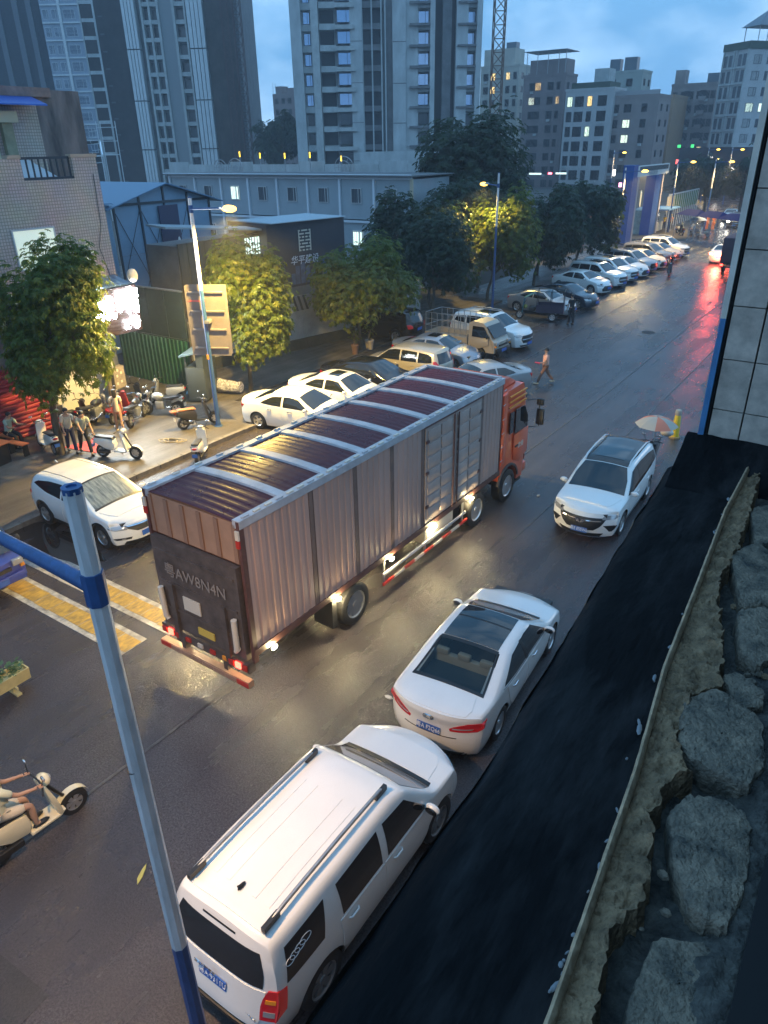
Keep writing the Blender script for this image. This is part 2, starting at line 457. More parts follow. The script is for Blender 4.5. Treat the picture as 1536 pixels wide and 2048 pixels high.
        return s.patch(name, m, pts, nr, off, parent, mirror, depth=depth)
    def ty_solve(s, x, y):
        a, b = 1.0, 3.0
        for _ in range(16):
            c = (a+b)/2
            if s.P(x, c).y > y: a = c
            else: b = c
        return (a+b)/2
    def top_patch(s, name, m, rows, ny=9, nx=8, off=.005, parent=None, half=None, depth=None):
        # rows: [(x, y0, y1)] from front to back
        pts = []; nr = []; N = len(rows)-1
        for i in range(nx):
            u = i/(nx-1)*N
            x, y0, y1 = (float(np.interp(u, range(N+1), [r[k] for r in rows])) for k in range(3))
            r = []; q = []
            for j in range(ny):
                y = y0+(y1-y0)*j/(ny-1); sg = 1 if y >= 0 else -1
                t = s.ty_solve(x, abs(y)); p = s.P(x, t); n = s.nrm(lambda a, b: s.P(a, b), x, min(t, 2.97))
                if n.z < 0: n = -n
                r.append(Vector((p.x, p.y*sg, p.z))); q.append(Vector((n.x, n.y*sg, n.z)))
            pts.append(r); nr.append(q)
        return s.patch(name, m, pts, nr, off, parent, bool(half), depth=depth)
    def end_pt(s, sx, y, z): return Vector((s.wrap(sx*s.L/2, y, z), y, z))
    def end(s, name, m, sx, rows, ny=7, nz=4, off=.006, parent=None, mirror=False, depth=None):
        pts = []; nr = []; N = len(rows)-1
        for i in range(nz):
            u = i/(nz-1)*N
            z, y0, y1 = (float(np.interp(u, range(N+1), [r[k] for r in rows])) for k in range(3))
            r = []; q = []
            for j in range(ny):
                y = y0+(y1-y0)*j/(ny-1); r.append(s.end_pt(sx, y, z))
                n = s.nrm(lambda a, b: s.end_pt(sx, a, b), y, z); q.append(n if n.x*sx > 0 else -n)
            pts.append(r); nr.append(q)
        return s.patch(name, m, pts, nr, off, parent, mirror, depth=depth)
    def plate(s, sx, z, txt, m=None, tilt=0, parent=None):
        p = s.end_pt(sx, 0, z)
        mb = MB(); mb.b2(-.008, .008, -.22, .22, -.07, .07)
        o = mb.build('licence_plate', m or M_PLATE, parent or s.root, loc=(p.x+sx*.02, 0, z))
        o.rotation_euler = (0, tilt, 0)
        if txt: text(txt, .125, M_PTXT, o, (sx*.010, 0, 0), (PI/2, 0, PI/2 if sx > 0 else -PI/2), 'plate_lettering', .002, sx=.78)
        return o
    def mirrors(s, x, z, m, y=None, sc=1.):
        for sg in (1, -1):
            t = s.tz_solve(x, z); yy = s.P(x, t).y
            mb = MB(); mb.ball((0, sg*.10*sc, .03), (.06*sc, .115*sc, .075*sc), 12, 8)
            mb.tube([(0.02, -.03*sg, -.03), (.0, .05*sg, .0)], [.03, .03], 8)
            o = mb.build('door_mirror', m, s.root, 50, loc=(s.P(x, t).x, sg*yy, z))
            g = MB(); g.ball((-.05*sc, sg*.105*sc, .03), (.02, .09*sc, .058*sc), 10, 6); g.build('mirror_glass', M_GLASS, o, 50)
    def handles(s, xs, z, m=None):
        for x in xs:
            t = s.tz_solve(x, z); p = s.P(x, t)
            for sg in (1, -1):
                mb = MB(); mb.tube([(-.10, 0, 0), (-.07, sg*.035, .005), (.07, sg*.035, .005), (.10, 0, 0)], .016, 7)
                mb.build('door_handle', m or M_CHR, s.root, 50, loc=(p.x, sg*p.y, z))
# ---------------------------------------------------------------- car models
def lamp_pair(c, sx, rows, m, name, off=.007, depth=.05):
    return c.end(name, m, sx, rows, 7, 5, off, mirror=True, depth=depth)

def make_near_suv(loc, rz):
    r = thing('suv', 'large white SUV with silver roof rails, nearest the camera beside the white pole', 'car', loc, rz)
    c = Car(L=4.80, W=1.86, gc=.27, r=.385, tw=.26, xf=1.42, xr=-1.42, crown=.055, tum=.20, cf=.36, cr=.13, pf=2.4, pr=4., lf=.8, spokes=6, rimm=M_RIMG,
            top=[(-2.4,1.76),(-2.2,1.80),(-1.2,1.84),(.3,1.83),(.62,1.77),(1.22,1.22),(1.36,1.15),(2.0,1.10),(2.3,1.03),(2.4,.98)],
            belt=[(-2.4,1.10),(-1,1.08),(1.0,1.06),(1.3,1.05),(2.0,1.03),(2.4,.94)],
            df=[(0,.22),(.35,.06),(.6,0),(.85,.04),(1.05,.16)], dr=[(0,.16),(.4,.02),(.62,0),(.85,.06),(1.1,.12),(1.45,.20),(1.72,.30),(1.82,.34)], ns=60)
    c.body('body', M_WHITE, r)
    c.end('rear_window', M_GLASS, -1, [(1.16,-.70,.70),(1.30,-.71,.71),(1.46,-.68,.68),(1.60,-.62,.62)], 13, 6, .006)
    c.end('tailgate_strip', M_TRIM, -1, [(1.665,-.26,.26),(1.685,-.26,.26)], 9, 2, .006)
    c.end('tailgate', M_WHITE, -1, [(.60,-.66,.66),(.8,-.72,.72),(1.13,-.74,.74)], 13, 7, .012, depth=.02)
    c.end('bumper_step', M_TRIM, -1, [(.455,-.66,.66),(.545,-.70,.70)], 13, 3, .03, depth=.06)
    c.end('lower_bumper', M_TRIM, -1, [(.28,-.78,.78),(.36,-.80,.80)], 13, 3, .006)
    for o in c.end('tail_lamp', M_RED, -1, [(.74,.70,.89),(.90,.69,.905),(1.06,.72,.90),(1.16,.77,.88)], 7, 6, .014, mirror=True, depth=.04):
        pass
    c.side('tail_lamp_side', M_RED, [(-2.36,.76),(-2.16,.80)], [(-2.36,1.15),(-2.12,1.12)], 4, 4, .012)
    lamp_pair(c, -1, [(.80,.735,.86),(.87,.735,.86)], M_CLEAR, 'reverse_lamp', .02)
    lamp_pair(c, -1, [(.985,.745,.86),(1.04,.75,.86)], M_AMBER, 'turn_lamp', .02)
    c.plate(-1, .92, '粤A·9311U', parent=r, tilt=.12)
    p = c.end_pt(-1, -.5, .80)
    text('JXPEDN', .085, M_CHR, r, (p.x-.018, -.52, .72), (PI/2, 0, -PI/2), 'tailgate_lettering', .004)
    text('五十铃', .075, M_CHR, r, (p.x-.018, .10, 1.045), (PI/2, 0, -PI/2), 'tailgate_lettering', .004, sx=1.6)
    G = M_GLASS
    c.side('quarter_window', G, [(-2.10,1.15),(-1.35,1.15)], [(-1.98,1.60),(-1.22,1.63)], 10, 6)
    c.side('rear_side_window', G, [(-.98,1.14),(-.12,1.13)], [(-.98,1.62),(-.10,1.64)], 10, 6)
    c.side('front_side_window', G, [(.02,1.13),(1.02,1.12)], [(.04,1.64),(.56,1.60)], 10, 6)
    W = M_WHITE
    c.side('rear_door', W, [(-1.02,.58),(-.86,.42),(-.09,.42)], [(-1.04,1.10),(-.8,1.10),(-.09,1.09)], 12, 7, .009, depth=.016)
    c.side('front_door', W, [(-.06,.42),(.5,.42),(1.0,.42)], [(-.06,1.09),(.5,1.09),(1.12,1.08)], 12, 7, .009, depth=.016)
    c.handles([-.80, .22], .98, W)
    c.top_patch('windscreen', G, [(1.30,-.78,.78),(1.0,-.76,.76),(.70,-.66,.66)], 13, 8, .006)
    c.top_patch('wiper_cowl', M_TRIM, [(1.40,-.76,.76),(1.31,-.78,.78)], 13, 3, .010)
    for y in (-.42,-.21,.21,.42): c.top_patch('roof_rib', W, [(-.05,y-.03,y+.03),(-1.75,y-.03,y+.03)], 3, 12, .006, depth=.007)
    c.top_patch('bonnet', W, [(2.0,-.58,.58),(1.8,-.66,.66),(1.42,-.70,.70)], 13, 8, .008, depth=.014)
    c.top_patch('spoiler', W, [(-2.02,-.60,.60),(-2.16,-.62,.62)], 13, 4, .022, depth=.03)
    for sg in (1, -1):
        y = sg*.60
        pts = [(x, y, c.zc(x)+.005+h) for x, h in ((.42,.0),(.30,.055),(-.6,.065),(-1.6,.06),(-1.88,.05),(-1.98,.0))]
        mb = MB(); mb.tube(pts, [.02,.026,.026,.026,.026,.02], 8, 0)
        for x0, x1 in ((.44,.20),(-1.74,-2.0)): mb.box(((x0+x1)/2, y, c.zc(x0)+.035), (abs(x1-x0), .055, .085), 1)
        mb.build('roof_rail', [M_STEEL, M_TRIM], r, 50)
    mb = MB(); mb.ball((-1.72, .0, c.zc(-1.72)+.015), (.07,.03,.03), 8, 5); mb.tube([(-1.70,0,c.zc(-1.7)+.02),(-1.78,0,c.zc(-1.7)+.07)], .012, 6)
    mb.build('roof_antenna', M_TRIM, r, 50)
    c.mirrors(.98, 1.12, W, sc=1.1)
    # pinstripe sticker on the quarter glass
    for k in range(4):
        x = -1.95+.11*k
        pts = [(x+.10*math.cos(a), 1.40+.02*k+.045*math.sin(a)) for a in np.linspace(0, 2*PI, 14)]
        mb = MB(); P3 = []
        for a, b in pts:
            p = c.P(a, c.tz_solve(a, b)); P3.append((p.x, -p.y-.009, p.z))
        mb.tube(P3, .004, 4, caps=False); mb.build('window_sticker', M_PTXT, r)
    c.end('grille', M_TRIM, 1, [(.62,-.5,.5),(.92,-.55,.55)], 9, 4, .008)
    lamp_pair(c, 1, [(.74,.58,.80),(.92,.56,.84)], M_CLEAR, 'headlight')
    c.plate(1, .48, '')
    return r

def make_camry(loc, rz):
    r = thing('sedan', 'white sedan with dark glass roof and beige headrests, parked ahead of the large SUV', 'car', loc, rz)
    c = Car(L=4.885, W=1.84, gc=.17, r=.335, tw=.225, xf=1.46, xr=-1.365, crown=.05, tum=.42, cf=.42, cr=.30, pf=2.3, pr=2.6, lf=.85, spokes=10,
            top=[(-2.44,1.08),(-2.25,1.12),(-1.72,1.13),(-1.55,1.16),(-.72,1.42),(-.45,1.445),(.1,1.45),(.35,1.42),(1.05,1.06),(1.2,1.01),(1.8,.92),(2.25,.78),(2.44,.70)],
            belt=[(-2.44,1.02),(-1.7,1.02),(-.6,.97),(.9,.92),(1.5,.87),(2.2,.74),(2.44,.66)],
            df=[(0,.12),(.3,.0),(.5,0),(.7,.12)], dr=[(0,.20),(.3,.03),(.55,0),(.8,.04),(.98,.0),(1.1,.02)], ns=60, open=(-1.68,-.80,.60))
    c.body('body', M_WHITE, r)
    c.top_patch('rear_window', M_CGLASS, [(-.80,-.53,.53),(-1.25,-.60,.60),(-1.70,-.66,.66)], 13, 10, .008, depth=.010)
    c.top_patch('window_border', M_TRIM, [(-.755,-.57,.57),(-.83,-.56,.56)], 13, 3, .010)
    c.top_patch('window_border', M_TRIM, [(-.76,.54,.575),(-1.2,.60,.64),(-1.72,.66,.70)], 3, 10, .010, half=1)
    c.top_patch('window_border', M_TRIM, [(-1.66,-.68,.68),(-1.73,-.70,.70)], 13, 3, .010)
    c.top_patch('glass_roof', M_GLASS, [(.34,-.53,.53),(0,-.545,.545),(-.74,-.55,.55)], 13, 10, .008)
    c.top_patch('roof_crossbar', M_TRIM, [(-.06,-.54,.54),(-.10,-.54,.54)], 13, 2, .012)
    c.top_patch('windscreen', M_GLASS, [(1.06,-.70,.70),(.7,-.66,.66),(.40,-.56,.56)], 13, 8, .006)
    c.top_patch('wiper_cowl', M_TRIM, [(1.17,-.70,.70),(1.07,-.71,.71)], 13, 3, .008)
    mb = MB(); mb.b2(-1.75,-.95,-.62,.62,.93,.97); mb.build('parcel_shelf', mat('parcel_shelf', (.03,.05,.06), .8), r)
    mb = MB(); mb.b2(-1.02,-.9,-.62,.62,.70,1.15); mb.b2(-.9,-.4,-.62,.62,.5,.62); mb.build('rear_seat', M_BEIGEL, r, bevel=.03)
    for y in (-.44, 0, .44):
        mb = MB(); mb.b2(-1.04,-.92,y-.13,y+.13,1.13,1.27); mb.build('headrest', M_BEIGEL, r, bevel=.04)
    mb = MB(); mb.b2(-.55,-.0,-.6,.6,.3,.34); mb.build('cabin_floor', M_SEATD, r)
    c.top_patch('boot_lid', M_WHITE, [(-1.80,-.60,.60),(-2.2,-.66,.66),(-2.40,-.62,.62)], 13, 7, .010, depth=.016)
    for sg in (1,):
        c.end('tail_lamp', M_RED, -1, [(.74,.38,.80),(.80,.36,.90),(.87,.50,.91),(.93,.66,.90)], 10, 5, .010, mirror=True, depth=.05)
    c.side('tail_lamp_side', M_RED, [(-2.40,.80),(-2.14,.92)], [(-2.40,.93),(-2.10,.95)], 5, 3, .010)
    lamp_pair(c, -1, [(.785,.42,.72),(.81,.42,.74)], M_CLEAR, 'reverse_lamp', .018)
    c.plate(-1, .70, '粤A F2Q66', tilt=.10)
    p = c.end_pt(-1, 0, .92)
    mb = MB(); ax = Matrix.Rotation(PI/2, 4, 'Y')
    for rr, sx, sy in ((1., 1., .72), (.62, .55, .8)):
        mb.tube([(p.x-.022, .075*rr*1.25*math.cos(a), .955+.05*rr*math.sin(a)) for a in np.linspace(0, 2*PI, 20)], .007, 5, caps=False)
    mb.build('badge', M_CHR, r, 50)
    c.end('bumper_lower', M_TRIM, -1, [(.19,-.55,.55),(.27,-.62,.62)], 11, 3, .008)
    c.end('bumper_line', M_TRIM, -1, [(.60,-.5,.5),(.612,-.5,.5)], 11, 2, .004)
    G = M_GLASS
    c.side('side_window', G, [(-1.22,1.06),(-.7,1.01),(.3,.98),(.92,.97)], [(-1.16,1.10),(-.62,1.30),(.05,1.345),(.40,1.32)], 22, 6)
    c.side('window_trim', M_CHR, [(-1.30,1.035),(-.7,.985),(.3,.955),(1.0,.945)], [(-1.30,1.05),(-.7,1.0),(.3,.97),(1.0,.96)], 22, 2, .010)
    c.side('window_pillar', M_TRIM, [(-.20,.99),(-.10,.99)], [(-.22,1.34),(-.13,1.34)], 3, 6, .009)
    c.side('rear_door', M_WHITE, [(-1.0,.60),(-.75,.30),(-.11,.30)], [(-1.12,.99),(-.7,.95),(-.11,.93)], 12, 7, .008, depth=.014)
    c.side('front_door', M_WHITE, [(-.08,.30),(.5,.30),(.95,.30)], [(-.08,.93),(.5,.92),(1.02,.90)], 12, 7, .008, depth=.014)
    c.handles([-.78, .22], .84)
    c.mirrors(.86, .97, M_WHITE)
    c.top_patch('bonnet', M_WHITE, [(1.95,-.52,.52),(1.6,-.64,.64),(1.25,-.70,.70)], 13, 8, .008, depth=.014)
    c.end('grille', M_TRIM, 1, [(.28,-.62,.62),(.5,-.5,.5)], 11, 4, .008)
    lamp_pair(c, 1, [(.52,.45,.80),(.62,.50,.84)], M_CLEAR, 'headlight')
    c.plate(1, .40, '')
    return r

def make_wuling(loc, rz):
    r = thing('suv', 'white compact SUV with black roof and silver rails facing the camera near the umbrella', 'car', loc, rz)
    c = Car(L=4.594, W=1.82, gc=.20, r=.355, tw=.225, xf=1.36, xr=-1.34, crown=.05, tum=.30, cf=.40, cr=.2, pf=2.2, pr=3, lf=.8,
            top=[(-2.3,1.40),(-2.05,1.60),(-1.6,1.66),(-.6,1.69),(.1,1.67),(.35,1.60),(1.08,1.10),(1.22,1.05),(1.8,.98),(2.2,.90),(2.3,.84)],
            belt=[(-2.3,1.08),(-1.3,1.04),(-.6,1.0),(.9,.97),(1.4,.95),(2.2,.86),(2.3,.80)],
            df=[(0,.14),(.28,.02),(.5,0),(.66,.02),(.8,.10),(.9,.16)], dr=[(0,.16),(.4,.0),(.9,.02),(1.1,.10),(1.45,.26)], ns=60)
    c.body('body', M_WHITE, r)
    BK = M_BLKCAR; G = M_GLASS
    c.top_patch('black_roof', BK, [(.33,-.585,.585),(-.5,-.645,.645),(-1.98,-.61,.61)], 17, 18, .007)
    c.top_patch('sunroof', G, [(.10,-.42,.42),(-.95,-.44,.44)], 11, 10, .014)
    c.top_patch('windscreen', G, [(1.10,-.78,.78),(.7,-.72,.72),(.36,-.59,.59)], 13, 9, .008)
    c.side('side_glass', G, [(-2.0,1.16),(-1.3,1.10),(-.4,1.05),(.4,1.03),(1.02,1.04)], [(-1.84,1.42),(-1.2,1.50),(-.4,1.53),(.1,1.52),(.36,1.48)], 24, 6)
    c.side('side_pillar', BK, [(-.16,1.05),(-.04,1.05)], [(-.16,1.52),(-.06,1.52)], 3, 6, .008)
    c.side('rear_door', M_WHITE, [(-1.05,.66),(-.8,.42),(-.12,.42)], [(-1.12,1.05),(-.7,1.02),(-.12,.99)], 12, 7, .008, depth=.014)
    c.side('front_door', M_WHITE, [(-.09,.42),(.5,.42),(.95,.42)], [(-.09,.99),(.5,.98),(1.04,.97)], 12, 7, .008, depth=.014)
    c.side('sill_cladding', M_TRIM, [(-.9,.22),(.9,.22)], [(-.9,.34),(.9,.34)], 16, 3, .010)
    c.handles([-.84, .20], .90, M_WHITE)
    for sg in (1, -1):
        pts = [(x, sg*.62, c.zc(x)-.012+h) for x, h in ((.30,-.02),(.15,.045),(-.6,.055),(-1.5,.05),(-1.85,-.02))]
        mb = MB(); mb.tube(pts, .022, 8); mb.build('roof_rail', mat('satin_silver', (.7,.7,.7), .35, .6), r, 50)
    # face
    c.end('grille', mat('grille_mesh', (.012,.012,.014), .35, bump=.6, bscale=60), 1, [(.40,-.36,.36),(.52,-.52,.52),(.66,-.60,.60),(.74,-.64,.64)], 17, 8, .010, depth=.03)
    c.end('chrome_bar', M_CHR, 1, [(.655,-.52,-.16),(.675,-.52,-.14)], 7, 2, .020)
    c.end('chrome_bar', M_CHR, 1, [(.655,.16,.52),(.675,.14,.52)], 7, 2, .020)
    p = c.end_pt(1, 0, .64)
    mb = MB()
    for sg in (1, -1):          # winged W badge of five bars
        for y0, y1, z0, z1 in ((.0,.045,-.05,.05),(.05,.105,-.035,.06)):
            mb.prism([(sg*y0, z0+.64),(sg*(y0+.035), z0+.64),(sg*(y1+.04), z1+.64),(sg*y1, z1+.64)], 'x', p.x+.02, p.x+.035)
    mb.build('badge', M_CHR, r)
    c.end('headlight', M_CLEAR, 1, [(.70,.54,.80),(.75,.52,.89),(.80,.60,.905)], 9, 4, .012, mirror=True, depth=.05)
    c.side('headlight_side', M_CLEAR, [(2.25,.72),(2.02,.79)], [(2.25,.83),(1.95,.84)], 5, 3, .010)
    c.end('fog_recess', M_TRIM, 1, [(.36,.72,.78),(.46,.66,.86),(.54,.58,.89)], 8, 4, .008, mirror=True, depth=.03)
    c.end('lower_intake', M_TRIM, 1, [(.22,-.52,.52),(.31,-.60,.60)], 15, 3, .010)
    c.end('skid_trim', M_CHR, 1, [(.185,-.62,.62),(.215,-.64,.64)], 15, 2, .018)
    c.plate(1, .385, '粤E E55W6', tilt=-.05)
    c.top_patch('bonnet', M_WHITE, [(1.85,-.54,.54),(1.6,-.66,.66),(1.26,-.76,.76)], 13, 8, .010, depth=.016)
    c.mirrors(.86, 1.03, M_WHITE)
    c.end('rear_window', G, -1, [(1.1,-.6,.6),(1.38,-.5,.5)], 9, 4, .008)
    lamp_pair(c, -1, [(.82,.6,.86),(.95,.6,.86)], M_RED, 'tail_lamp')
    c.plate(-1, .75, '')
    return r

def make_hrv(loc, rz):
    r = thing('crossover', 'white crossover with a folded sunshade behind its windscreen, parked across the left kerb', 'car', loc, rz)
    c = Car(L=4.33, W=1.79, gc=.20, r=.345, tw=.215, xf=1.30, xr=-1.33, crown=.06, tum=.34, cf=.40, cr=.26, pf=2.2, pr=2.6, lf=.75,
            top=[(-2.16,1.22),(-2.0,1.38),(-1.6,1.54),(-.7,1.60),(-.1,1.59),(.2,1.54),(1.02,1.10),(1.2,1.04),(1.75,.96),(2.08,.84),(2.16,.78)],
            belt=[(-2.16,1.12),(-1.4,1.10),(-.6,1.02),(.8,.95),(1.3,.92),(2.0,.80),(2.16,.74)],
            df=[(0,.14),(.3,.02),(.5,0),(.68,.03),(.8,.12)], dr=[(0,.2),(.4,.02),(.8,0),(1.05,.08),(1.3,.20)], ns=60)
    c.body('body', M_WHITE, r)
    G = M_GLASS
    c.top_patch('windscreen', M_SHADE, [(1.04,-.74,.74),(.6,-.68,.68),(.20,-.57,.57)], 13, 10, .007)
    c.top_patch('windscreen_border', M_TRIM, [(1.09,-.77,.77),(1.03,-.76,.76)], 13, 3, .009)
    c.top_patch('windscreen_border', M_TRIM, [(.225,-.59,.59),(.17,-.58,.58)], 13, 3, .009)
    c.side('front_side_window', G, [(-.28,1.06),(.2,1.03),(.88,1.01)], [(-.26,1.45),(.0,1.46),(.24,1.42)], 12, 6)
    c.side('rear_side_window', G, [(-1.62,1.27),(-1.0,1.12),(-.36,1.07)], [(-1.40,1.36),(-.9,1.43),(-.34,1.45)], 14, 6)
    c.side('rear_door', M_WHITE, [(-1.02,.68),(-.8,.42),(-.33,.42)], [(-1.12,1.10),(-.8,1.06),(-.33,1.02)], 12, 7, .008, depth=.014)
    c.side('front_door', M_WHITE, [(-.30,.42),(.3,.42),(.88,.42)], [(-.30,1.02),(.3,.98),(.94,.95)], 12, 7, .008, depth=.014)
    c.side('sill_cladding', M_TRIM, [(-.92,.215),(.9,.215)], [(-.92,.33),(.9,.33)], 16, 3, .012)
    for xw in (c.xf, c.xr):
        a = np.linspace(.12, PI-.12, 15)
        c.side('arch_cladding', M_TRIM, [(xw+(c.ra+.004)*math.cos(k), c.r+(c.ra+.004)*math.sin(k)) for k in a],
               [(xw+(c.ra+.055)*math.cos(k), c.r+(c.ra+.055)*math.sin(k)) for k in a], 20, 3, .010)
    c.handles([.06], .90, M_WHITE)
    c.mirrors(.78, 1.02, M_WHITE)
    for sg in (1, -1): c.top_patch('roof_channel', M_TRIM, [(.1, sg*.50-.006, sg*.50+.006),(-1.6, sg*.52-.006, sg*.52+.006)], 2, 14, .006)
    mb = MB(); mb.prism([(-1.72,1.56),(-1.60,1.58),(-1.72,1.63)], 'y', -.012, .012); mb.build('shark_fin', M_WHITE, r)
    c.end('grille', M_TRIM, 1, [(.56,-.30,.30),(.66,-.52,.52),(.74,-.56,.56)], 13, 5, .010, depth=.03)
    c.end('chrome_bar', M_CHR, 1, [(.705,-.50,.50),(.735,-.54,.54)], 13, 2, .022)
    c.end('headlight', M_CLEAR, 1, [(.64,.54,.78),(.69,.50,.88),(.75,.60,.90)], 9, 4, .012, mirror=True, depth=.05)
    c.side('headlight_side', M_CLEAR, [(2.12,.66),(1.86,.76)], [(2.12,.76),(1.78,.81)], 5, 3, .010)
    c.end('fog_recess', M_TRIM, 1, [(.36,.48,.78),(.42,.46,.86)], 8, 3, .010, mirror=True, depth=.03)
    lamp_pair(c, 1, [(.375,.60,.68),(.41,.60,.68)], M_CLEAR, 'fog_lamp', .018)
    c.end('lower_intake', M_TRIM, 1, [(.20,-.64,.64),(.30,-.60,.60)], 15, 3, .012)
    c.plate(1, .46, '')
    c.top_patch('bonnet', M_WHITE, [(1.70,-.52,.52),(1.5,-.63,.63),(1.18,-.74,.74)], 13, 8, .010, depth=.016)
    c.end('rear_window', G, -1, [(1.12,-.55,.55),(1.3,-.5,.5)], 9, 4, .008)
    c.end('tail_lamp', M_RED, -1, [(.84,.55,.84),(.92,.58,.87),(1.0,.70,.86)], 7, 4, .012, mirror=True, depth=.05)
    c.side('tail_lamp_side', M_RED, [(-2.12,.88),(-1.98,.92)], [(-2.12,1.0),(-1.98,1.0)], 4, 3, .012)
    c.plate(-1, .7, '')
    return r

def make_sedan(label, loc, rz, paint, group=None, sunroof=False, near=True, name='sedan'):
    r = thing(name, label, 'car', loc, rz, group)
    c = Car(L=4.63, W=1.78, gc=.17, r=.32, tw=.21, xf=1.38, xr=-1.32, crown=.055, tum=.42, cf=.38, cr=.28, pf=2.3, pr=2.6, lf=.8, ns=46 if near else 36,
            top=[(-2.31,1.02),(-2.1,1.07),(-1.7,1.09),(-1.5,1.13),(-.75,1.42),(-.3,1.46),(.15,1.45),(.4,1.40),(1.1,1.04),(1.3,.98),(1.8,.90),(2.15,.78),(2.31,.70)],
            belt=[(-2.31,.97),(-1.5,.98),(-.6,.95),(.9,.92),(1.4,.88),(2.1,.74),(2.31,.66)],
            df=[(0,.12),(.3,.0),(.5,0),(.72,.12)], dr=[(0,.2),(.3,.02),(.6,0),(.9,.03),(1.05,.05)])
    c.body('body', paint, r)
    G = M_GLASS
    c.top_patch('windscreen', G, [(1.10,-.72,.72),(.8,-.68,.68),(.42,-.56,.56)], 11, 7, .007)
    c.top_patch('rear_window', G, [(-.78,-.54,.54),(-1.2,-.60,.60),(-1.56,-.64,.64)], 11, 7, .007)
    c.side('front_side_window', G, [(-.16,.99),(.4,.98),(.95,.97)], [(-.16,1.34),(.1,1.345),(.42,1.31)], 10, 5)
    c.side('rear_side_window', G, [(-1.14,1.05),(-.7,1.01),(-.24,1.0)], [(-1.04,1.13),(-.65,1.31),(-.24,1.34)], 10, 5)
    if sunroof: c.top_patch('sunroof', G, [(.20,-.36,.36),(-.30,-.38,.38)], 9, 6, .010)
    c.side('rear_door', paint, [(-1.0,.58),(-.75,.30),(-.22,.30)], [(-1.1,.98),(-.7,.95),(-.22,.94)], 9, 5, .008, depth=.014)
    c.side('front_door', paint, [(-.19,.30),(.5,.30),(.95,.30)], [(-.19,.94),(.5,.93),(1.0,.91)], 9, 5, .008, depth=.014)
    if near: c.handles([-.76, .14], .85, M_CHR)
    c.mirrors(.84, .98, paint, sc=.95)
    c.end('headlight', M_CLEAR, 1, [(.58,.50,.76),(.66,.46,.85),(.71,.62,.87)], 7, 4, .010, mirror=True, depth=.05)
    c.end('grille', M_TRIM, 1, [(.26,-.55,.55),(.4,-.6,.6),(.60,-.42,.42)], 9, 5, .010, depth=.03)
    c.end('tail_lamp', M_RED, -1, [(.74,.50,.82),(.84,.46,.87),(.92,.62,.88)], 7, 4, .010, mirror=True, depth=.05)
    c.side('tail_lamp_side', M_RED, [(-2.27,.80),(-2.05,.88)], [(-2.27,.92),(-2.0,.92)], 4, 3, .010)
    c.plate(1, .45, ''); c.plate(-1, .62, '')
    return r

def make_suv(label, loc, rz, paint, group=None, name='suv', H=1.70, rails=True):
    r = thing(name, label, 'car', loc, rz, group); k = H/1.70
    c = Car(L=4.66, W=1.85, gc=.21, r=.36, tw=.225, xf=1.38, xr=-1.34, crown=.05, tum=.28, cf=.36, cr=.2, pf=2.4, pr=3, lf=.8, ns=40,
            top=[(-2.33,1.36*k),(-2.1,1.60*k),(-1.6,1.67*k),(-.6,1.70*k),(.15,1.68*k),(.4,1.60*k),(1.12,1.14),(1.3,1.09),(1.9,1.02),(2.25,.92),(2.33,.86)],
            belt=[(-2.33,1.10),(-1.3,1.08),(-.6,1.05),(.9,1.02),(1.4,.99),(2.2,.88),(2.33,.82)],
            df=[(0,.14),(.3,.02),(.55,0),(.8,.04),(.92,.12)], dr=[(0,.16),(.4,.0),(.9,.02),(1.1,.08),(1.45,.25),(1.7,.32)])
    c.body('body', paint, r); G = M_GLASS
    c.top_patch('windscreen', G, [(1.12,-.76,.76),(.8,-.70,.70),(.42,-.60,.60)], 11, 7, .007)
    c.side('front_side_window', G, [(-.14,1.10),(.4,1.09),(1.0,1.07)], [(-.14,1.52*k),(.1,1.53*k),(.42,1.47*k)], 10, 5)
    c.side('rear_side_window', G, [(-1.08,1.13),(-.6,1.11),(-.22,1.10)], [(-1.06,1.50*k),(-.6,1.52*k),(-.22,1.52*k)], 8, 5)
    c.side('quarter_window', G, [(-1.92,1.20),(-1.5,1.16),(-1.15,1.14)], [(-1.74,1.42*k),(-1.4,1.47*k),(-1.13,1.49*k)], 8, 5)
    c.end('rear_window', G, -1, [(1.14,-.62,.62),(1.45*k,-.55,.55)], 9, 4, .008)
    c.top_patch('sunroof', G, [(.22,-.40,.40),(-.7,-.42,.42)], 9, 6, .009)
    c.side('rear_door', paint, [(-1.02,.68),(-.78,.40),(-.20,.40)], [(-1.1,1.08),(-.7,1.05),(-.20,1.04)], 9, 5, .008, depth=.014)
    c.side('front_door', paint, [(-.17,.40),(.5,.40),(.98,.40)], [(-.17,1.04),(.5,1.02),(1.04,1.0)], 9, 5, .008, depth=.014)
    c.mirrors(.9, 1.08, paint)
    c.end('headlight', M_CLEAR, 1, [(.72,.54,.80),(.78,.52,.88),(.84,.62,.89)], 7, 4, .010, mirror=True, depth=.05)
    c.end('grille', M_TRIM, 1, [(.42,-.50,.50),(.6,-.60,.60),(.80,-.52,.52)], 9, 5, .010, depth=.03)
    c.end('lower_intake', M_TRIM, 1, [(.24,-.60,.60),(.32,-.66,.66)], 9, 3, .010)
    c.end('chrome_bar', M_CHR, 1, [(.59,-.55,.55),(.62,-.55,.55)], 9, 2, .022)
    c.end('tail_lamp', M_RED, -1, [(.80,.55,.84),(.92,.55,.88),(1.02,.68,.87)], 7, 4, .010, mirror=True, depth=.05)
    if rails:
        for sg in (1, -1):
            mb = MB(); mb.tube([(x, sg*.62, c.zc(x)-.02+h) for x, h in ((.28,-.02),(.15,.045),(-.6,.055),(-1.5,.05),(-1.8,-.02))], .02, 6)
            mb.build('roof_rail', M_STEEL, r, 50)
    c.plate(1, .38, ''); c.plate(-1, .72, '')
    return r

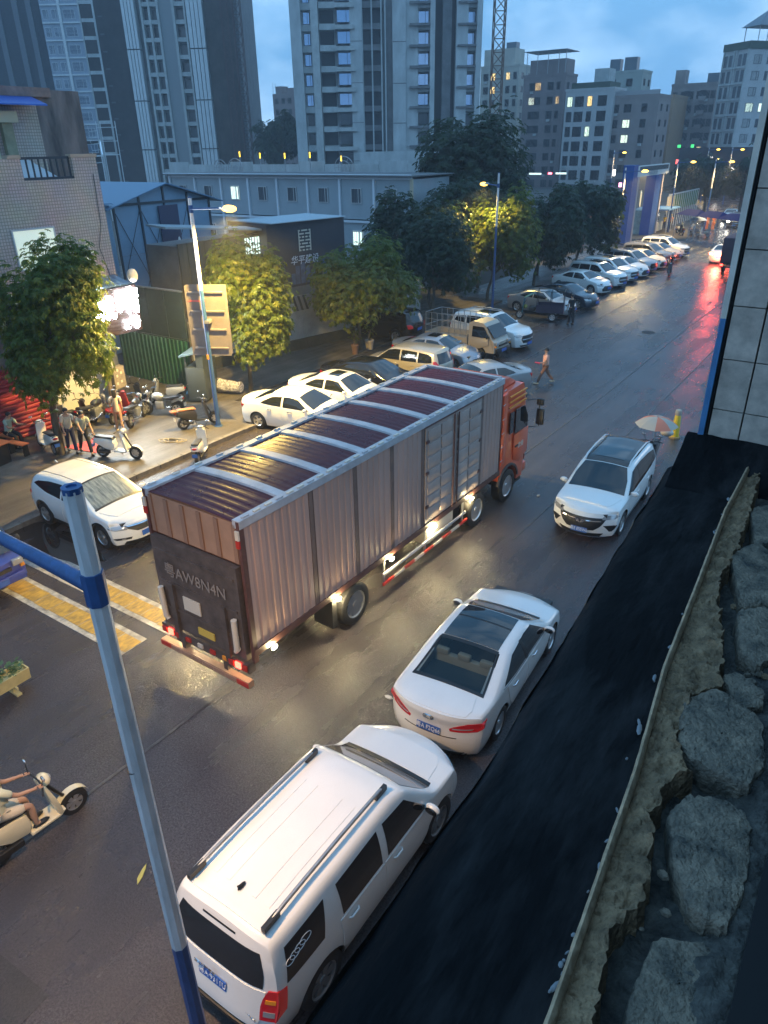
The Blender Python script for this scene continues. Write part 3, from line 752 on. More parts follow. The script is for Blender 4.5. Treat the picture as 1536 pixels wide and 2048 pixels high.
def make_wagon(label, loc, rz, paint, group=None):
    r = thing('minivan', label, 'car', loc, rz, group)
    c = Car(L=4.42, W=1.71, gc=.17, r=.31, tw=.2, xf=1.36, xr=-1.30, crown=.06, tum=.26, cf=.36, cr=.22, pf=2.3, pr=3, lf=.8, ns=44,
            top=[(-2.2,1.42),(-2.0,1.56),(-1.4,1.61),(-.4,1.62),(.2,1.58),(.5,1.50),(1.2,1.06),(1.4,1.0),(1.85,.90),(2.1,.80),(2.2,.72)],
            belt=[(-2.2,1.0),(-1.3,.99),(-.6,.96),(.9,.93),(1.4,.90),(2.1,.76),(2.2,.70)],
            df=[(0,.12),(.3,.0),(.55,.02),(.75,.14)], dr=[(0,.14),(.4,.0),(.9,.02),(1.2,.12),(1.5,.26)])
    c.body('body', paint, r); G = M_GLASS
    c.top_patch('windscreen', G, [(1.18,-.70,.70),(.9,-.66,.66),(.52,-.58,.58)], 11, 7, .007)
    c.side('front_side_window', G, [(-.10,1.01),(.5,1.0),(1.08,.99)], [(-.10,1.46),(.2,1.46),(.54,1.38)], 10, 5)
    c.side('rear_side_window', G, [(-1.0,1.03),(-.6,1.02),(-.18,1.01)], [(-1.0,1.46),(-.6,1.47),(-.18,1.46)], 8, 5)
    c.side('quarter_window', G, [(-1.90,1.10),(-1.5,1.05),(-1.08,1.03)], [(-1.86,1.36),(-1.5,1.44),(-1.08,1.46)], 9, 5)
    c.end('rear_window', G, -1, [(1.02,-.62,.62),(1.45,-.56,.56)], 9, 5, .008)
    c.side('rear_door', paint, [(-1.0,.56),(-.75,.30),(-.15,.30)], [(-1.08,.98),(-.7,.96),(-.15,.95)], 9, 5, .008, depth=.014)
    c.side('front_door', paint, [(-.12,.30),(.5,.30),(1.0,.30)], [(-.12,.95),(.5,.94),(1.06,.92)], 9, 5, .008, depth=.014)
    c.handles([-.8, .1], .86, paint); c.mirrors(.96, 1.0, paint)
    c.end('headlight', M_CLEAR, 1, [(.60,.50,.74),(.72,.5,.8)], 7, 4, .010, mirror=True, depth=.05)
    c.end('tail_lamp', M_RED, -1, [(.78,.60,.83),(1.0,.64,.83),(1.16,.70,.80)], 6, 5, .012, mirror=True, depth=.05)
    c.end('grille', M_TRIM, 1, [(.28,-.5,.5),(.40,-.5,.5)], 9, 3, .01); c.plate(1, .46, ''); c.plate(-1, .6, '')
    return r
# ---------------------------------------------------------------- ground, road, pavements
def sheet(name, poly, z, m, thick=None):
    mb = MB()
    if thick: mb.prism(poly, 'z', z-thick, z)
    else: mb.add([(x, y, z) for x, y in poly], [tuple(range(len(poly)))])
    return kind(mb.build(name, m))
sheet('ground', [(-1500,-600),(1500,-600),(1500,2000),(-1500,2000)], -.02, M_GROUND)
sheet('road', [(-19.1,-30),(-3.4,-30),(-3.4,75),(-8,100),(-14,128),(-30,175),(-50,200),(-60,190),(-40,165),(-26,122),(-23,100),(-19.4,84),(-19.1,78)], 0, M_ASPH)
sheet('side_road', [(-60,78),(-19.1,79.5),(-19.1,86),(-60,85)], .004, M_ASPH)
sheet('parking_bay', [(-26.0,20.5),(-17.2,20.5),(-16.9,42),(-17.5,60),(-17.6,78),(-26.5,78)], .008, asphalt(D.materials.new('parking_asphalt'), (.030,.028,.028), (.060,.056,.052), .22, .5))
kind(MB().b2(-60,-19.1,-30,20.4,-.1,.13).build('pavement', M_PAVE))
kind(MB().b2(-60,-22.0,20.41,46,-.1,.10).build('pavement', M_PAVE))
kind(MB().b2(-3.4,14,-30,60,-.1,.13).build('pavement', M_PAVE))
gap = random.Random(3)
def kerb_row(x, y0, y1, side):
    y = y0; me = None
    row = kind(MB().b2(x-.09 if side < 0 else x, x if side < 0 else x+.09, y0, y1, -.05, .09).build('kerb', M_KERB))
    while y < y1:
        mb = MB(); mb.box((0,0,0), (.17, .985, .17))
        if me is None: me = mb.mesh('kerb_stone', M_KERB)
        o = place('kerb_stone', me, row, (x, y+.5, .075+gap.uniform(-.008,.008))); o.rotation_euler = (0, gap.uniform(-.02,.02), gap.uniform(-.008,.008))
        y += 1.0
kerb_row(-19.08, 5, 20, -1)
# tar seam and lane joints in the asphalt
sm = mat('asphalt_seam', (.10,.095,.09), .5, var=.6, vscale=6, col2=(.04,.037,.036))
for pts, w in (([(-9.2,-2),(-9.05,6),(-9.3,16),(-9.1,30),(-9.3,44),(-9.2,62)], .03), ([(-14.4,30),(-14.6,60),(-14.9,80)], .035), ([(-6.9,16),(-6.8,28),(-6.9,40)], .025)):
    vs = []; fs = []
    for i, (x, y) in enumerate(pts):
        vs += [(x-w, y, .009), (x+w, y, .009)]
        if i: fs.append((2*i-2, 2*i-1, 2*i+1, 2*i))
    kind(MB().add(vs, fs).build('road_seam', sm))
# worn double speed markings: yellow blocks inside a white border
rn = random.Random(5)
def band(x0, x1, y0, y1):
    o = kind(MB().b2(x0, x1, y0-.10, y1+.10, .0, .010).build('road_marking', M_WLINE))
    n = int((x1-x0)/.55); w = (x1-x0)/n
    me = MB().b2(-w/2+.012, w/2-.012, -(y1-y0)/2+.03, (y1-y0)/2-.03, 0, .005).mesh('paint_block', M_YEL)
    for i in range(n):
        p = place('paint_block', me, o, (x0+w*(i+.5), (y0+y1)/2+rn.uniform(-.012,.012), .0105)); p.rotation_euler = (0,0,rn.uniform(-.015,.015))
band(-16.9, -11.72, 6.92, 7.42)
band(-17.3, -11.4, 7.98, 8.48)
# standing water by the kerb and darker repair patches
M_PUD = mat('still_water', (.012,.012,.014), .03, spec=.6)
def blob(name, m, cx, cy, rx, ry, z, seed, n=28):
    q = random.Random(seed); ph = [q.uniform(0,6.28) for _ in range(4)]
    P = [(cx+rx*math.cos(a)*(1+.16*math.sin(3*a+ph[0])+.12*math.sin(5*a+ph[1])), cy+ry*math.sin(a)*(1+.18*math.sin(2*a+ph[2])+.10*math.sin(7*a+ph[3]))) for a in np.linspace(0, 2*PI, n+1)[:-1]]
    sheet(name, P, z, m)
blob('puddle', M_PUD, -17.1, 9.0, 1.5, .50, .012, 1); blob('puddle', M_PUD, -18.6, 8.9, .45, 1.0, .0125, 2)
M_PATCH = asphalt(D.materials.new('asphalt_patch'), (.020,.018,.019), (.038,.034,.034), .16, .42)
for P in ([(-14.6,21.4),(-12.6,21.6),(-12.7,25.2),(-14.5,25.0)], [(-8.4,-1.0),(-6.6,-.9),(-6.7,1.9),(-8.3,1.8)], [(-10.4,38),(-9.5,38),(-9.6,50),(-10.3,50)]): sheet('road_patch', P, .006, M_PATCH)
# manhole, litter, leaf
mb = MB(); mb.lathe([(.36,0),(.36,.012),(.34,.014),(.001,.014)], 24); o = mb.build('manhole_cover', M_BLACK, loc=(-10.9,42.0,.004)); tag(o, 'round dark manhole cover in the wet road beyond the walking pedestrian', 'manhole cover')
M_LITTER = mat('litter_paper', (.6,.57,.5), .7)
for k, (x, y, s, lb) in enumerate(((-6.2,8.9,.10,'crumpled white wrapper on the asphalt between the truck and the white sedan'),(-7.45,18.9,.07,'small pale paper scrap on the road right of the truck cab, the left of two'),(-6.9,19.3,.07,'small pale paper scrap on the road right of the truck cab, the right of two'))):
    mb = MB(); mb.ball((0,0,.02), (s, s*.5, .03), 6, 4); tag(mb.build('litter', M_LITTER, loc=(x,y,0), rotz=k*1.1), lb, 'litter')
mb = MB(); mb.prism([(-.17,-.02),(-.05,-.035),(.1,-.02),(.18,.01),(.08,.03),(-.08,.03)], 'z', .004, .016)
tag(mb.build('fallen_leaf', mat('yellow_leaf', (.45,.40,.10), .6), loc=(-7.11,3.68,0), rotz=2.0), 'long yellow fallen leaf lying on the bare asphalt left of the large SUV', 'leaf')
# rope coil on the pavement
mb = MB(); pts = [(.38*math.cos(a)*(1+.15*math.sin(3*a))+.03*a, .2*math.sin(a)*(1+.2*math.cos(2*a)), .02+.004*a) for a in np.linspace(0, 16, 70)]
mb.tube(pts, .016, 5); tag(mb.build('rope', mat('rope', (.34,.28,.18), .9), loc=(-20.6,15.6,.13), rotz=.4), 'loose coil of pale rope lying on the pavement by the white scooter', 'rope')

# ---------------------------------------------------------------- box truck
def corrugated(L, h0, h1, pitch, depth, side):
    """profile points (x, y) of a trapezoidal sheet running along x"""
    pts = []; x = 0
    while x < L:
        for f, d in ((0,0),(.52,0),(.62,-depth),(.90,-depth)):
            if x+f*pitch < L: pts.append((x+f*pitch, d))
        x += pitch
    pts.append((L, 0)); return pts
M_TRSIDE = mat('dusty_truck_side', (.46,.30,.245), .55, metal=.0, var=.22, vscale=.9, stretch=(1,1,.35), bump=.12, bscale=7)
M_TRDOOR = mat('dusty_truck_door', (.43,.33,.285), .55, metal=.0, var=.25, vscale=1.3, stretch=(1,1,.3))
M_TRREAR = mat('truck_rear_panel', (.42,.25,.165), .5, var=.3, vscale=1.2)
M_RUST = mat('truck_brown_frame', (.13,.055,.045), .5, var=.4, vscale=4)
M_ROOF = mat('maroon_tarpaulin', (.085,.012,.018), .30, spec=.16, var=.25, vscale=1.5, rvar=.06)
M_RAIL = mat('truck_silver_rail', (.52,.52,.54), .45, metal=.1, var=.3, vscale=3)
M_CAB = mat('orange_cab_paint', (.74,.10,.03), .3, coat=.5, var=.12, vscale=2)
M_LIFT = mat('tail_lift_grey', (.15,.118,.105), .5, metal=.3, var=.5, vscale=3)
M_MARK = emis('side_marker_lit', (1.0,.80,.42), 520)
M_WARN = emis('tail_light_lit', (1.0,.05,.03), 5)
M_DULLR = mat('red_reflector', (.45,.03,.02), .3)
M_DULLW = mat('white_reflector', (.62,.55,.45), .4)
def truck(loc, rz):
    t = thing('box_truck', 'long brown box truck with orange cab and maroon roof driving up the road', 'truck', loc, rz)
    L, w, z0, z1 = 10.0, 1.275, 1.16, 3.96
    # inner box
    MB().b2(.10, L-.06, -w+.07, w-.07, z0+.02, z1-.05).build('cargo_box', M_RUST, t)
    door = (5.95, 8.75)
    segs = [(.10, 1.80), (1.95, 3.20), (3.34, 4.54), (4.68, 5.86), (8.86, 9.92)]
    for sg in (-1, 1):
        for a, b in (segs if sg < 0 else [(.10, 3.2), (3.34, 6.6), (6.74, 9.92)]):
            P = corrugated(b-a, 0, 0, .198, .014, sg)
            mb = MB(); vs = []; fs = []
            for i, (x, d) in enumerate(P):
                y = sg*(w-.012+d)
                vs += [(a+x, y, z0+.08), (a+x, y, z1-.13)]
                if i: fs.append((2*i-2, 2*i, 2*i+1, 2*i-1) if sg < 0 else (2*i, 2*i-2, 2*i-1, 2*i+1))
            mb.add(vs, fs); mb.build('side_panel', M_TRSIDE, t)
        for x in ((1.875,3.27,4.61,5.90,8.81) if sg < 0 else (3.27,6.67)):
            MB().b2(x-.055, x+.055, sg*(w-.03)-.018, sg*(w-.03)+.018, z0+.05, z1-.1).build('side_post', mat('dusty_post', (.20,.125,.10), .6, var=.3), t)
        MB().b2(.0, L, min(sg*(w-.06), sg*(w+.012)), max(sg*(w-.06), sg*(w+.012)), z0-.06, z0+.085).build('lower_rail', M_RUST, t)
        mb = MB(); mb.b2(.0, L, min(sg*(w-.16), sg*(w+.012)), max(sg*(w-.16), sg*(w+.012)), z1-.135, z1+.02)
        mb.build('upper_rail', M_RAIL, t)
        for k in range(34):
            if sg < 0 or k % 2 == 0:
                x = .2+k*.29; c = MB().box((0,0,0), (.16, .05, .03)); c.build('rail_clip', M_DULLW if k % 3 else M_RAIL, t, loc=(x, sg*(w-.045), z1+.035))
    # two leaf side door
    for k, (a, b) in enumerate(((door[0]+.03, 7.33), (7.37, door[1]-.03))):
        d = MB(); d.b2(a, b, -w-.005, -w+.02, z0+.12, 3.78); dr = d.build('cargo_door', M_TRDOOR, t)
        nx, nz = 2, 7; cw = (b-a-.12)/nx; ch = (3.78-z0-.12-.1)/nz
        for i in range(nx):
            for j in range(nz):
                MB().b2(a+.06+cw*i+.03, a+.06+cw*(i+1)-.03, -w-.028, -w-.004, z0+.17+ch*j+.03, z0+.17+ch*(j+1)-.03).build('door_panel', M_TRDOOR, dr, bevel=.008)
        xx = (a+.09, b-.09)[k == 0]
        MB().tube([(xx, -w-.05, z0+.1), (xx, -w-.05, 3.78)], .02, 6).build('lock_bar', M_RUST, dr)
        for z in (1.7, 2.6, 3.4): MB().b2(a if k == 0 else b-.12, a+.12 if k == 0 else b, -w-.04, -w-.006, z, z+.07).build('hinge', M_RUST, dr)
    MB().b2(door[0]-.02, door[1]+.02, -w-.02, -w+.0, 3.79, 3.83).build('door_lintel', M_RUST, t)
    # roof: maroon sheets with fine ribs between silver bows
    n = 8; dx = (L-.02)/n
    for i in range(n):
        a, b = .01+i*dx+(.07 if i else 0), .01+(i+1)*dx-.07
        k = 6; G = []
        for j in range(k*4+1):
            u = j/(k*4); h = .006 if j % 4 in (1,2) else 0.
            x = a+(b-a)*u; G.append([(x, y, z1-.045+h+.055*(1-(y/w)**2)) for y in np.linspace(-w+.15, w-.15, 7)])
        m = MB(); m.grid(G); m.build('roof_sheet', M_ROOF, t)
        if i:
            x = .01+i*dx; G = [[(x+d, y, z1-.02+hh+.06*(1-(y/w)**2)) for y in np.linspace(-w+.12, w-.12, 7)] for d, hh in ((-.12,-.03),(-.105,.012),(.105,.012),(.12,-.03))]
            m = MB(); m.grid(G); m.build('roof_bow', M_RAIL, t)
    MB().b2(L-.10, L+.02, -w+.1, w-.1, z1-.1, z1+.045).build('roof_front_bar', M_RAIL, t)
    MB().b2(L-.05, L+.0, -w+.02, w-.02, z0, z1-.14).build('front_wall', M_RUST, t)
    for z in np.linspace(1.5, 3.6, 6): MB().tube([(L+.03,-w+.0,z),(L+.16,-w-.0,z+.02)], .012, 5).build('ladder_rung', M_RAIL, t)
    # rear: ribbed header, folded tail lift
    P = MB(); P.b2(.03, .10, -w+.05, w-.05, 3.08, z1-.06); P.build('rear_header', M_TRREAR, t)
    for k in range(6):
        y = -w+.16+k*(2*w-.32)/5; MB().b2(.0, .035, y-.05, y+.05, 3.1, z1-.08).build('header_rib', mat('header_rib_brown', (.26,.15,.10), .55), t)
    for sg in (-1, 1):
        MB().b2(-.01, .10, min(sg*(w-.07), sg*w), max(sg*(w-.07), sg*w), .95, z1).build('rear_post', M_RUST, t)
    lift = MB().b2(-.10, .03, -w+.12, w-.12, 1.02, 3.05).build('tail_lift', M_LIFT, t)
    for y in (-.72, .72): MB().b2(-.17, -.10, y-.07, y+.07, .75, 2.12).build('lift_arm', M_LIFT, lift)
    for z in (1.5, 2.1, 2.78): MB().b2(-.125, -.10, -w+.2, w-.2, z-.03, z+.03).build('lift_rib', M_LIFT, lift)
    text('粤AW8N4N', .34, mat('faded_lettering', (.25,.215,.19), .6), lift, (-.128, 0, 2.40), (PI/2, 0, -PI/2), 'plate_number', .004, sx=.95)
    for sg in (-1, 1):
        m = MB(); m.tube([(-.16, sg*1.0, 1.25), (-.17, sg*1.02, 1.95)], .06, 8); m.tube([(-.15, sg*.95, 1.2), (-.15, sg*1.03, 1.30)], .05, 8)
        m.build('lift_cylinder', M_DULLW, lift, 50)
        MB().b2(-.05, -.015, min(sg*(w-.08), sg*(w+.004)), max(sg*(w-.08), sg*(w+.004)), 3.62, 3.80).build('reflector', M_DULLW, t)
        MB().b2(-.05, -.015, min(sg*(w-.08), sg*(w+.004)), max(sg*(w-.08), sg*(w+.004)), 3.46, 3.61).build('reflector', M_DULLR, t)
    MB().b2(-.135, -.11, -.05, .42, 1.62, 1.92).build('warning_plate', M_DULLW, t)
    MB().b2(-.135, -.11, -.35, .10, 1.16, 1.32).build('licence_plate', mat('yellow_plate', (.6,.42,.08), .4), t)
    MB().b2(-.14, .02, -w+.04, w-.04, .78, 1.0).build('lamp_beam', M_LIFT, t)
    cols = [M_DULLR, M_DULLW, M_DULLW, M_ORANGE, M_DULLR, M_REDLIT]
    for k in range(14):
        y = -w+.14+k*(2*w-.28)/13
        if k in (0,1,2,11,12,13): MB().b2(-.18, -.14, y-.07, y+.07, .82, .95).build('tail_lamp', M_WARN if k in (1,12) else M_DULLR, t, bevel=.01)
        elif k % 2: MB().b2(-.17, -.14, y-.07, y+.07, .84, .93).build('reflector', cols[k % 5], t)
    bump = MB().b2(-.22, -.08, -w+.02, w-.02, .48, .62).build('rear_bumper', M_TRREAR, t)
    for k in range(8):
        y = -w+.17+k*.315; MB().b2(-.235, -.22, y-.15, y+.15, .50, .60).build('reflector', M_DULLR if k in (0,7) else M_TRREAR, bump)
    for y in (-.6, .6): MB().b2(-.16, -.02, y-.05, y+.05, .62, .9).build('bumper_bracket', M_LIFT, bump)
    # chassis, wheels, guards
    MB().b2(.3, L+1.6, -.45, .45, .70, z0-.02).build('chassis', M_DARK, t)
    for x, rm in ((3.15, M_RIMG), (8.75, M_RIM), (10.65, M_RIM)):
        for sg in (1, -1):
            add_wheel(t, x, sg*(w-.17), .51, .32, 8, rm)
            if x < 5: add_wheel(t, x, sg*(w-.55), .51, .3, 8, rm)
        MB().tube([(x,-1,.5),(x,1,.5)], .09, 8).build('axle', M_DARK, t)
    for sg in (1, -1):
        g = thing_child('side_guard', t)
        for z, m in ((.46, None), (.72, M_RAIL)):
            a, b = 4.2, 7.0
            if m: MB().b2(a, 8.1, sg*(w-.02)-.02, sg*(w-.02)+.02, z-.03, z+.03).build('guard_rail', m, g)
            else:
                k = 9
                for i in range(k): MB().b2(a+(8.2-a)*i/k, a+(8.2-a)*(i+1)/k-.002, sg*(w-.02)-.02, sg*(w-.02)+.02, z-.035, z+.035).build('guard_stripe', M_DULLR if i % 2 == 0 else M_DULLW, g)
        for x in (4.3, 6.1, 8.0): MB().b2(x-.03, x+.03, sg*(w-.07)-.02, sg*(w-.07)+.02, .42, 1.1).build('guard_post', M_STEEL, g)
        MB().b2(6.25, 7.6, min(sg*.62, sg*(w-.10)), max(sg*.62, sg*(w-.10)), .50, 1.02).build('fuel_tank', mat('dull_tank', (.42,.40,.37), .4, .3), t, bevel=.07)
        MB().b2(2.35, 2.5, min(sg*.7, sg*(w-.04)), max(sg*.7, sg*(w-.04)), .3, 1.0).build('mudguard', M_BLACK, t)
        for k, x in enumerate((.5, 2.5, 4.5, 6.42, 8.35)):
            m = MB(); m.ball((0, sg*.012, 0), (.075, .025, .04), 10, 6)
            o = m.build('side_marker', M_MARK, t, 50, loc=(x, sg*(w+.018), 1.03))
    # cab
    cabn = thing_child('cab', t)
    prof = [(10.12,.95),(10.12,3.30),(10.35,3.42),(11.55,3.45),(11.80,3.20),(11.98,2.55),(12.05,1.95),(12.05,.62),(11.75,.5),(11.35,.5)]
    arch = [(10.65+.62*math.cos(a), .52+.62*math.sin(a)) for a in np.linspace(.35, PI-.5, 9)]
    full = prof[:-1] + [(11.28,.5)] + arch
    mb = MB()
    W2 = 1.235
    def yy(x, z): return W2 - (max(0, x-11.75)*.35)**1 - max(0, z-2.2)*.07
    for sg in (1, -1):
        pass
    n = len(full)
    ys = [-1, -.96, -.5, 0, .5, .96, 1]
    rows = []
    for s_ in ys:
        rows.append([(x - (.10*abs(s_)**4 if x > 11.6 else 0), s_*yy(x, z), z) for x, z in full])
    vs = [p for r in rows for p in r]; fs = []
    for i in range(len(rows)-1):
        for k in range(n): fs.append((i*n+k, i*n+(k+1) % n, (i+1)*n+(k+1) % n, (i+1)*n+k))
    mb.add(vs, fs)
    for s_, i in ((-1, 0), (1, len(rows)-1)):
        mb.add(rows[i], [tuple(range(n))])
    o = mb.build('cab_body', M_CAB, cabn, weld=True)
    # roof fairing
    m = MB(); m.prism([(10.25,3.40),(10.25,3.62),(10.6,3.78),(11.05,3.70),(11.55,3.46)], 'y', -.95, .95); m.build('roof_fairing', M_CAB, cabn, bevel=.06)
    for sg in (1, -1):
        m = MB(); m.prism([(10.06,1.35),(10.06,3.45),(10.3,3.5),(10.3,1.35)], 'y', min(sg*1.20, sg*1.28), max(sg*1.20, sg*1.28)); m.build('side_fairing', M_CAB, cabn, bevel=.02)
        y0, y1 = sorted((sg*1.218, sg*1.246))
        m = MB(); m.prism([(10.98,2.06),(10.98,2.80),(11.55,2.78),(11.80,2.40),(11.83,2.06)], 'y', y0, y1); m.build('side_window', M_GLASS, cabn)
        m = MB(); m.prism([(10.62,2.15),(10.62,2.78),(10.84,2.78),(10.84,2.15)], 'y', y0, y1); m.build('rear_side_window', M_GLASS, cabn)
        m = MB(); m.prism([(10.92,1.25),(10.92,2.03),(11.88,2.03),(11.90,1.25),(11.4,1.05)], 'y', *sorted((sg*1.22, sg*1.252))); dd = m.build('cab_door', M_CAB, cabn, bevel=.012)
        MB().b2(11.0, 11.2, *sorted((sg*1.25, sg*1.275)), 1.62, 1.67).build('door_handle', M_TRIM, dd)
        for k in range(3): MB().b2(10.5, 11.6, *sorted((sg*1.22, sg*1.258)), 2.95+.16*k, 2.985+.16*k).build('cab_stripe', M_ORANGE, cabn)
        text('欧曼', .19, M_DULLW, cabn, (11.40, sg*1.256, 1.60), (PI/2, 0, 0 if sg < 0 else PI), 'door_lettering', .003)
        mm = MB(); mm.box((0,0,0), (.10, .24, .50)); o = mm.build('door_mirror', M_TRIM, cabn, loc=(12.12, sg*1.50, 2.30), bevel=.03)
        mm = MB(); mm.box((0,0,0), (.10, .22, .20)); o = mm.build('door_mirror', M_TRIM, cabn, loc=(12.16, sg*1.46, 2.74), bevel=.03)
        MB().tube([(11.8, sg*1.2, 2.85),(12.1, sg*1.45, 2.85),(12.12, sg*1.48, 2.0),(11.9, sg*1.22, 1.98)], .018, 6).build('mirror_arm', M_TRIM, cabn)
        a = np.linspace(.2, PI-.3, 14)
        m = MB(); m.grid([[(10.65+r*math.cos(q), yv, .52+r*math.sin(q)) for q in a] for r, yv in ((.63, sg*1.21), (.63, sg*1.275), (.70, sg*1.275), (.70, sg*1.21))]); m.build('wheel_arch', M_LIFT, cabn, 50)
        MB().b2(11.2, 11.6, *sorted((sg*1.0, sg*1.23)), .38, .46).build('cab_step', M_TRIM, cabn)
        MB().b2(12.06, 12.10, *sorted((sg*.75, sg*1.12)), .85, 1.05).build('headlight', M_CLEAR, cabn)
    m = MB(); m.prism([(11.84,3.12),(12.03,2.1),(12.09,2.1),(11.90,3.14)], 'y', -1.03, 1.03); m.build('windscreen', M_GLASS, cabn)
    MB().b2(12.05, 12.09, -.9, .9, 1.15, 1.9).build('grille', M_TRIM, cabn)
    MB().b2(11.75, 12.12, -1.16, 1.16, .50, .78).build('front_bumper', M_CAB, cabn, bevel=.03)
    MB().b2(10.13, 10.18, -1.0, 1.0, 1.2, 3.2).build('cab_rear_wall', M_TRIM, cabn)
    return t
def thing_child(name, parent):
    o = D.objects.new(name, None); COL.objects.link(o); o.parent = parent; o.empty_display_size = .1; return o
truck((-9.485, 7.42, 0), PI/2 - rad(-.57)*-1 if False else PI/2 - rad(.57))

# ---------------------------------------------------------------- cars on the road
make_near_suv((-4.66, 5.27, 0), PI/2+rad(.5))
make_camry((-4.94, 10.45, 0), PI/2+rad(4))
make_wuling((-5.50, 19.15, 0), -PI/2+rad(2))
make_hrv((-17.25, 10.40, 0), 0)
# ---------------------------------------------------------------- our own facade: black roof ledge, broken sill, tiled side wall
rs = random.Random(11)
def vnoise(x, y, s=1., seed=0.):
    from mathutils import noise as NZ
    return NZ.fractal(Vector((x*s+seed, y*s-seed, seed*.7)), .9, 2.1, 4)
M_FELT = mat('black_roofing_felt', (.040,.041,.044), .8, spec=.15, var=.9, vscale=3.0, detail=10, col2=(.003,.0033,.0045), bump=.9, bscale=20, stretch=(1,.28,1), bdist=.015)
for _q in M_FELT.node_tree.nodes:
    if _q.type == 'MAP_RANGE': _q.inputs['From Min'].default_value = .47; _q.inputs['From Max'].default_value = .80
M_MORT = mat('rough_mortar', (.34,.23,.13), .9, var=.7, vscale=13, detail=9, bump=1., bscale=60, bdist=.02)  # warm street lamp light put into the brown of the mortar
M_SILLE = mat('worn_sill_edge', (.52,.38,.24), .8, var=.5, vscale=14, bump=.5, bscale=40)
M_STONE = mat('broken_stone', (.31,.25,.18), .9, var=.8, vscale=12, detail=9, bump=1., bscale=70, world=True, bdist=.02, col2=(.05,.052,.046))
M_DIRT = mat('dark_rubble', (.022,.024,.028), .95, var=.5, vscale=12, bump=.8, bscale=30)
def lerp_poly(P, v):
    ys = [p[1] for p in P]; return float(np.interp(v, ys, [p[0] for p in P]))
LE = [(-.64,.1),(-.80,.72),(-.82,1.91),(-.93,3.6),(-1.02,5.0)]
RE = [(-.20,.1),(-.25,.95),(-.28,1.36),(-.32,1.9),(-.389,2.5),(-.43,3.2),(-.486,4.07),(-.50,5.0)]
led = thing('roof_ledge', 'black felt covered concrete ledge running below the window along the right', 'ledge', (-.7,2.5,7.6))
G = []
for v in np.linspace(.1, 4.98, 74):
    a, b = lerp_poly(LE, v), lerp_poly(RE, v); r = []
    for k in range(15):
        u = k/14; x = a+(b+.04-a)*u
        z = 7.6 + .013*vnoise(x, v, 2.6, 3.) + .006*vnoise(x, v, 9, 5.) - (.05*(1-u*6)**2 if u < 1/6 else 0) + .05*max(0, u-.8)
        r.append((x+.7, v-2.5, z-7.6))
    G.append(r)
MB().grid(G).build('felt_surface', M_FELT, led, 60)
G = [[(lerp_poly(LE, v)+.7+d+.012*vnoise(v, 1, 4, 2.), v-2.5, z) for d, z in ((.0,-.04),(-.015,-.09),(-.012,-.2),(.02,-.24))] for v in np.linspace(.1, 4.98, 60)]
MB().grid(G).build('ledge_lip', mat('ledge_lip', (.13,.115,.09), .9, var=.8, vscale=5, col2=(.02,.02,.02), bump=.7, bscale=30), led, 50)
mb = MB(); G = [[(lerp_poly(LE, v)+.7+.01, v-2.5, -.23), (lerp_poly(RE, v)+.9, v-2.5, -.23)] for v in np.linspace(.1, 4.98, 12)]
mb.grid(G); mb.build('ledge_soffit', M_DIRT, led)
sill = thing('broken_sill', 'broken concrete window sill with rough mortar and loose stones at the lower right', 'sill', (0,2.2,7.75))
MOR = [(-.158,.1),(-.158,1.063),(-.205,1.326),(-.159,1.461),(-.189,1.613),(-.231,1.781),(-.212,1.914),(-.162,1.998),(-.246,2.105),(-.261,2.372),(-.18,2.494),(-.22,2.726),(-.347,3.282),(-.346,3.747),(-.369,4.146),(-.438,4.9)]
G = []; E2 = []
vv = np.linspace(.1, 4.95, 420)
for v in vv:
    e = lerp_poly(RE, v) + .0; m_ = max(lerp_poly(MOR, v) + .016*vnoise(v, 2, 14, 7.) + .012*vnoise(v, 5, 44, 2.), e+.035); r = []
    for k in range(15):
        u = k/14; x = e+.012+(m_-e-.012)*u
        z = 7.715 + .03*u*u + .022*vnoise(x, v, 16, 9.)*(.3+u) + .014*vnoise(x, v, 45, 3.)
        r.append((x, v-2.2, z-7.75))
    r.append((m_+.012, v-2.2, -.12)); G.append(r)
    h = .0 + .003*vnoise(v, 4, 9, 1.)
    E2.append([(e-.006+.002*vnoise(v,8,10,4.), v-2.2, -.16), (e-.007+.0015*vnoise(v,8,10,4.), v-2.2, h-.006), (e+.002, v-2.2, h), (e+.014, v-2.2, h-.012), (e+.016, v-2.2, -.1)])
MB().grid(G).build('mortar_bed', M_MORT, sill, 60)
MB().grid(E2).build('sill_edge', M_SILLE, sill, 60)
G = [[(x, v-2.2, -.11+.085*min(1,max(0,(x-lerp_poly(MOR, v)-.08)/.16))+.022*vnoise(x, v, 12, 6.)+.008*vnoise(x, v, 50, 6.)) for x in np.linspace(lerp_poly(RE, v)+.02, .16, 36)] for v in np.linspace(.1, 4.95, 260)]
MB().grid(G).build('rubble_bed', mat('grey_rubble_bed', (.11,.105,.09), .95, var=.8, vscale=14, detail=9, bump=1., bscale=50, col2=(.02,.02,.02)), sill, 60)
for k in range(30):
    y = rs.uniform(.9,4.6); s_ = rs.uniform(.003,.011); mb = MB(); mb.ball((0,0,0), (s_, s_*rs.uniform(.8,3.5), .005), 7, 4)
    mb.build('mortar_splash', mat('grey_splash', (.22,.24,.26), .9), sill, 40, loc=(lerp_poly(RE, y)-.012-abs(rs.gauss(0,.022)), y-2.2, -.135), rotz=rs.uniform(-.6,.6))
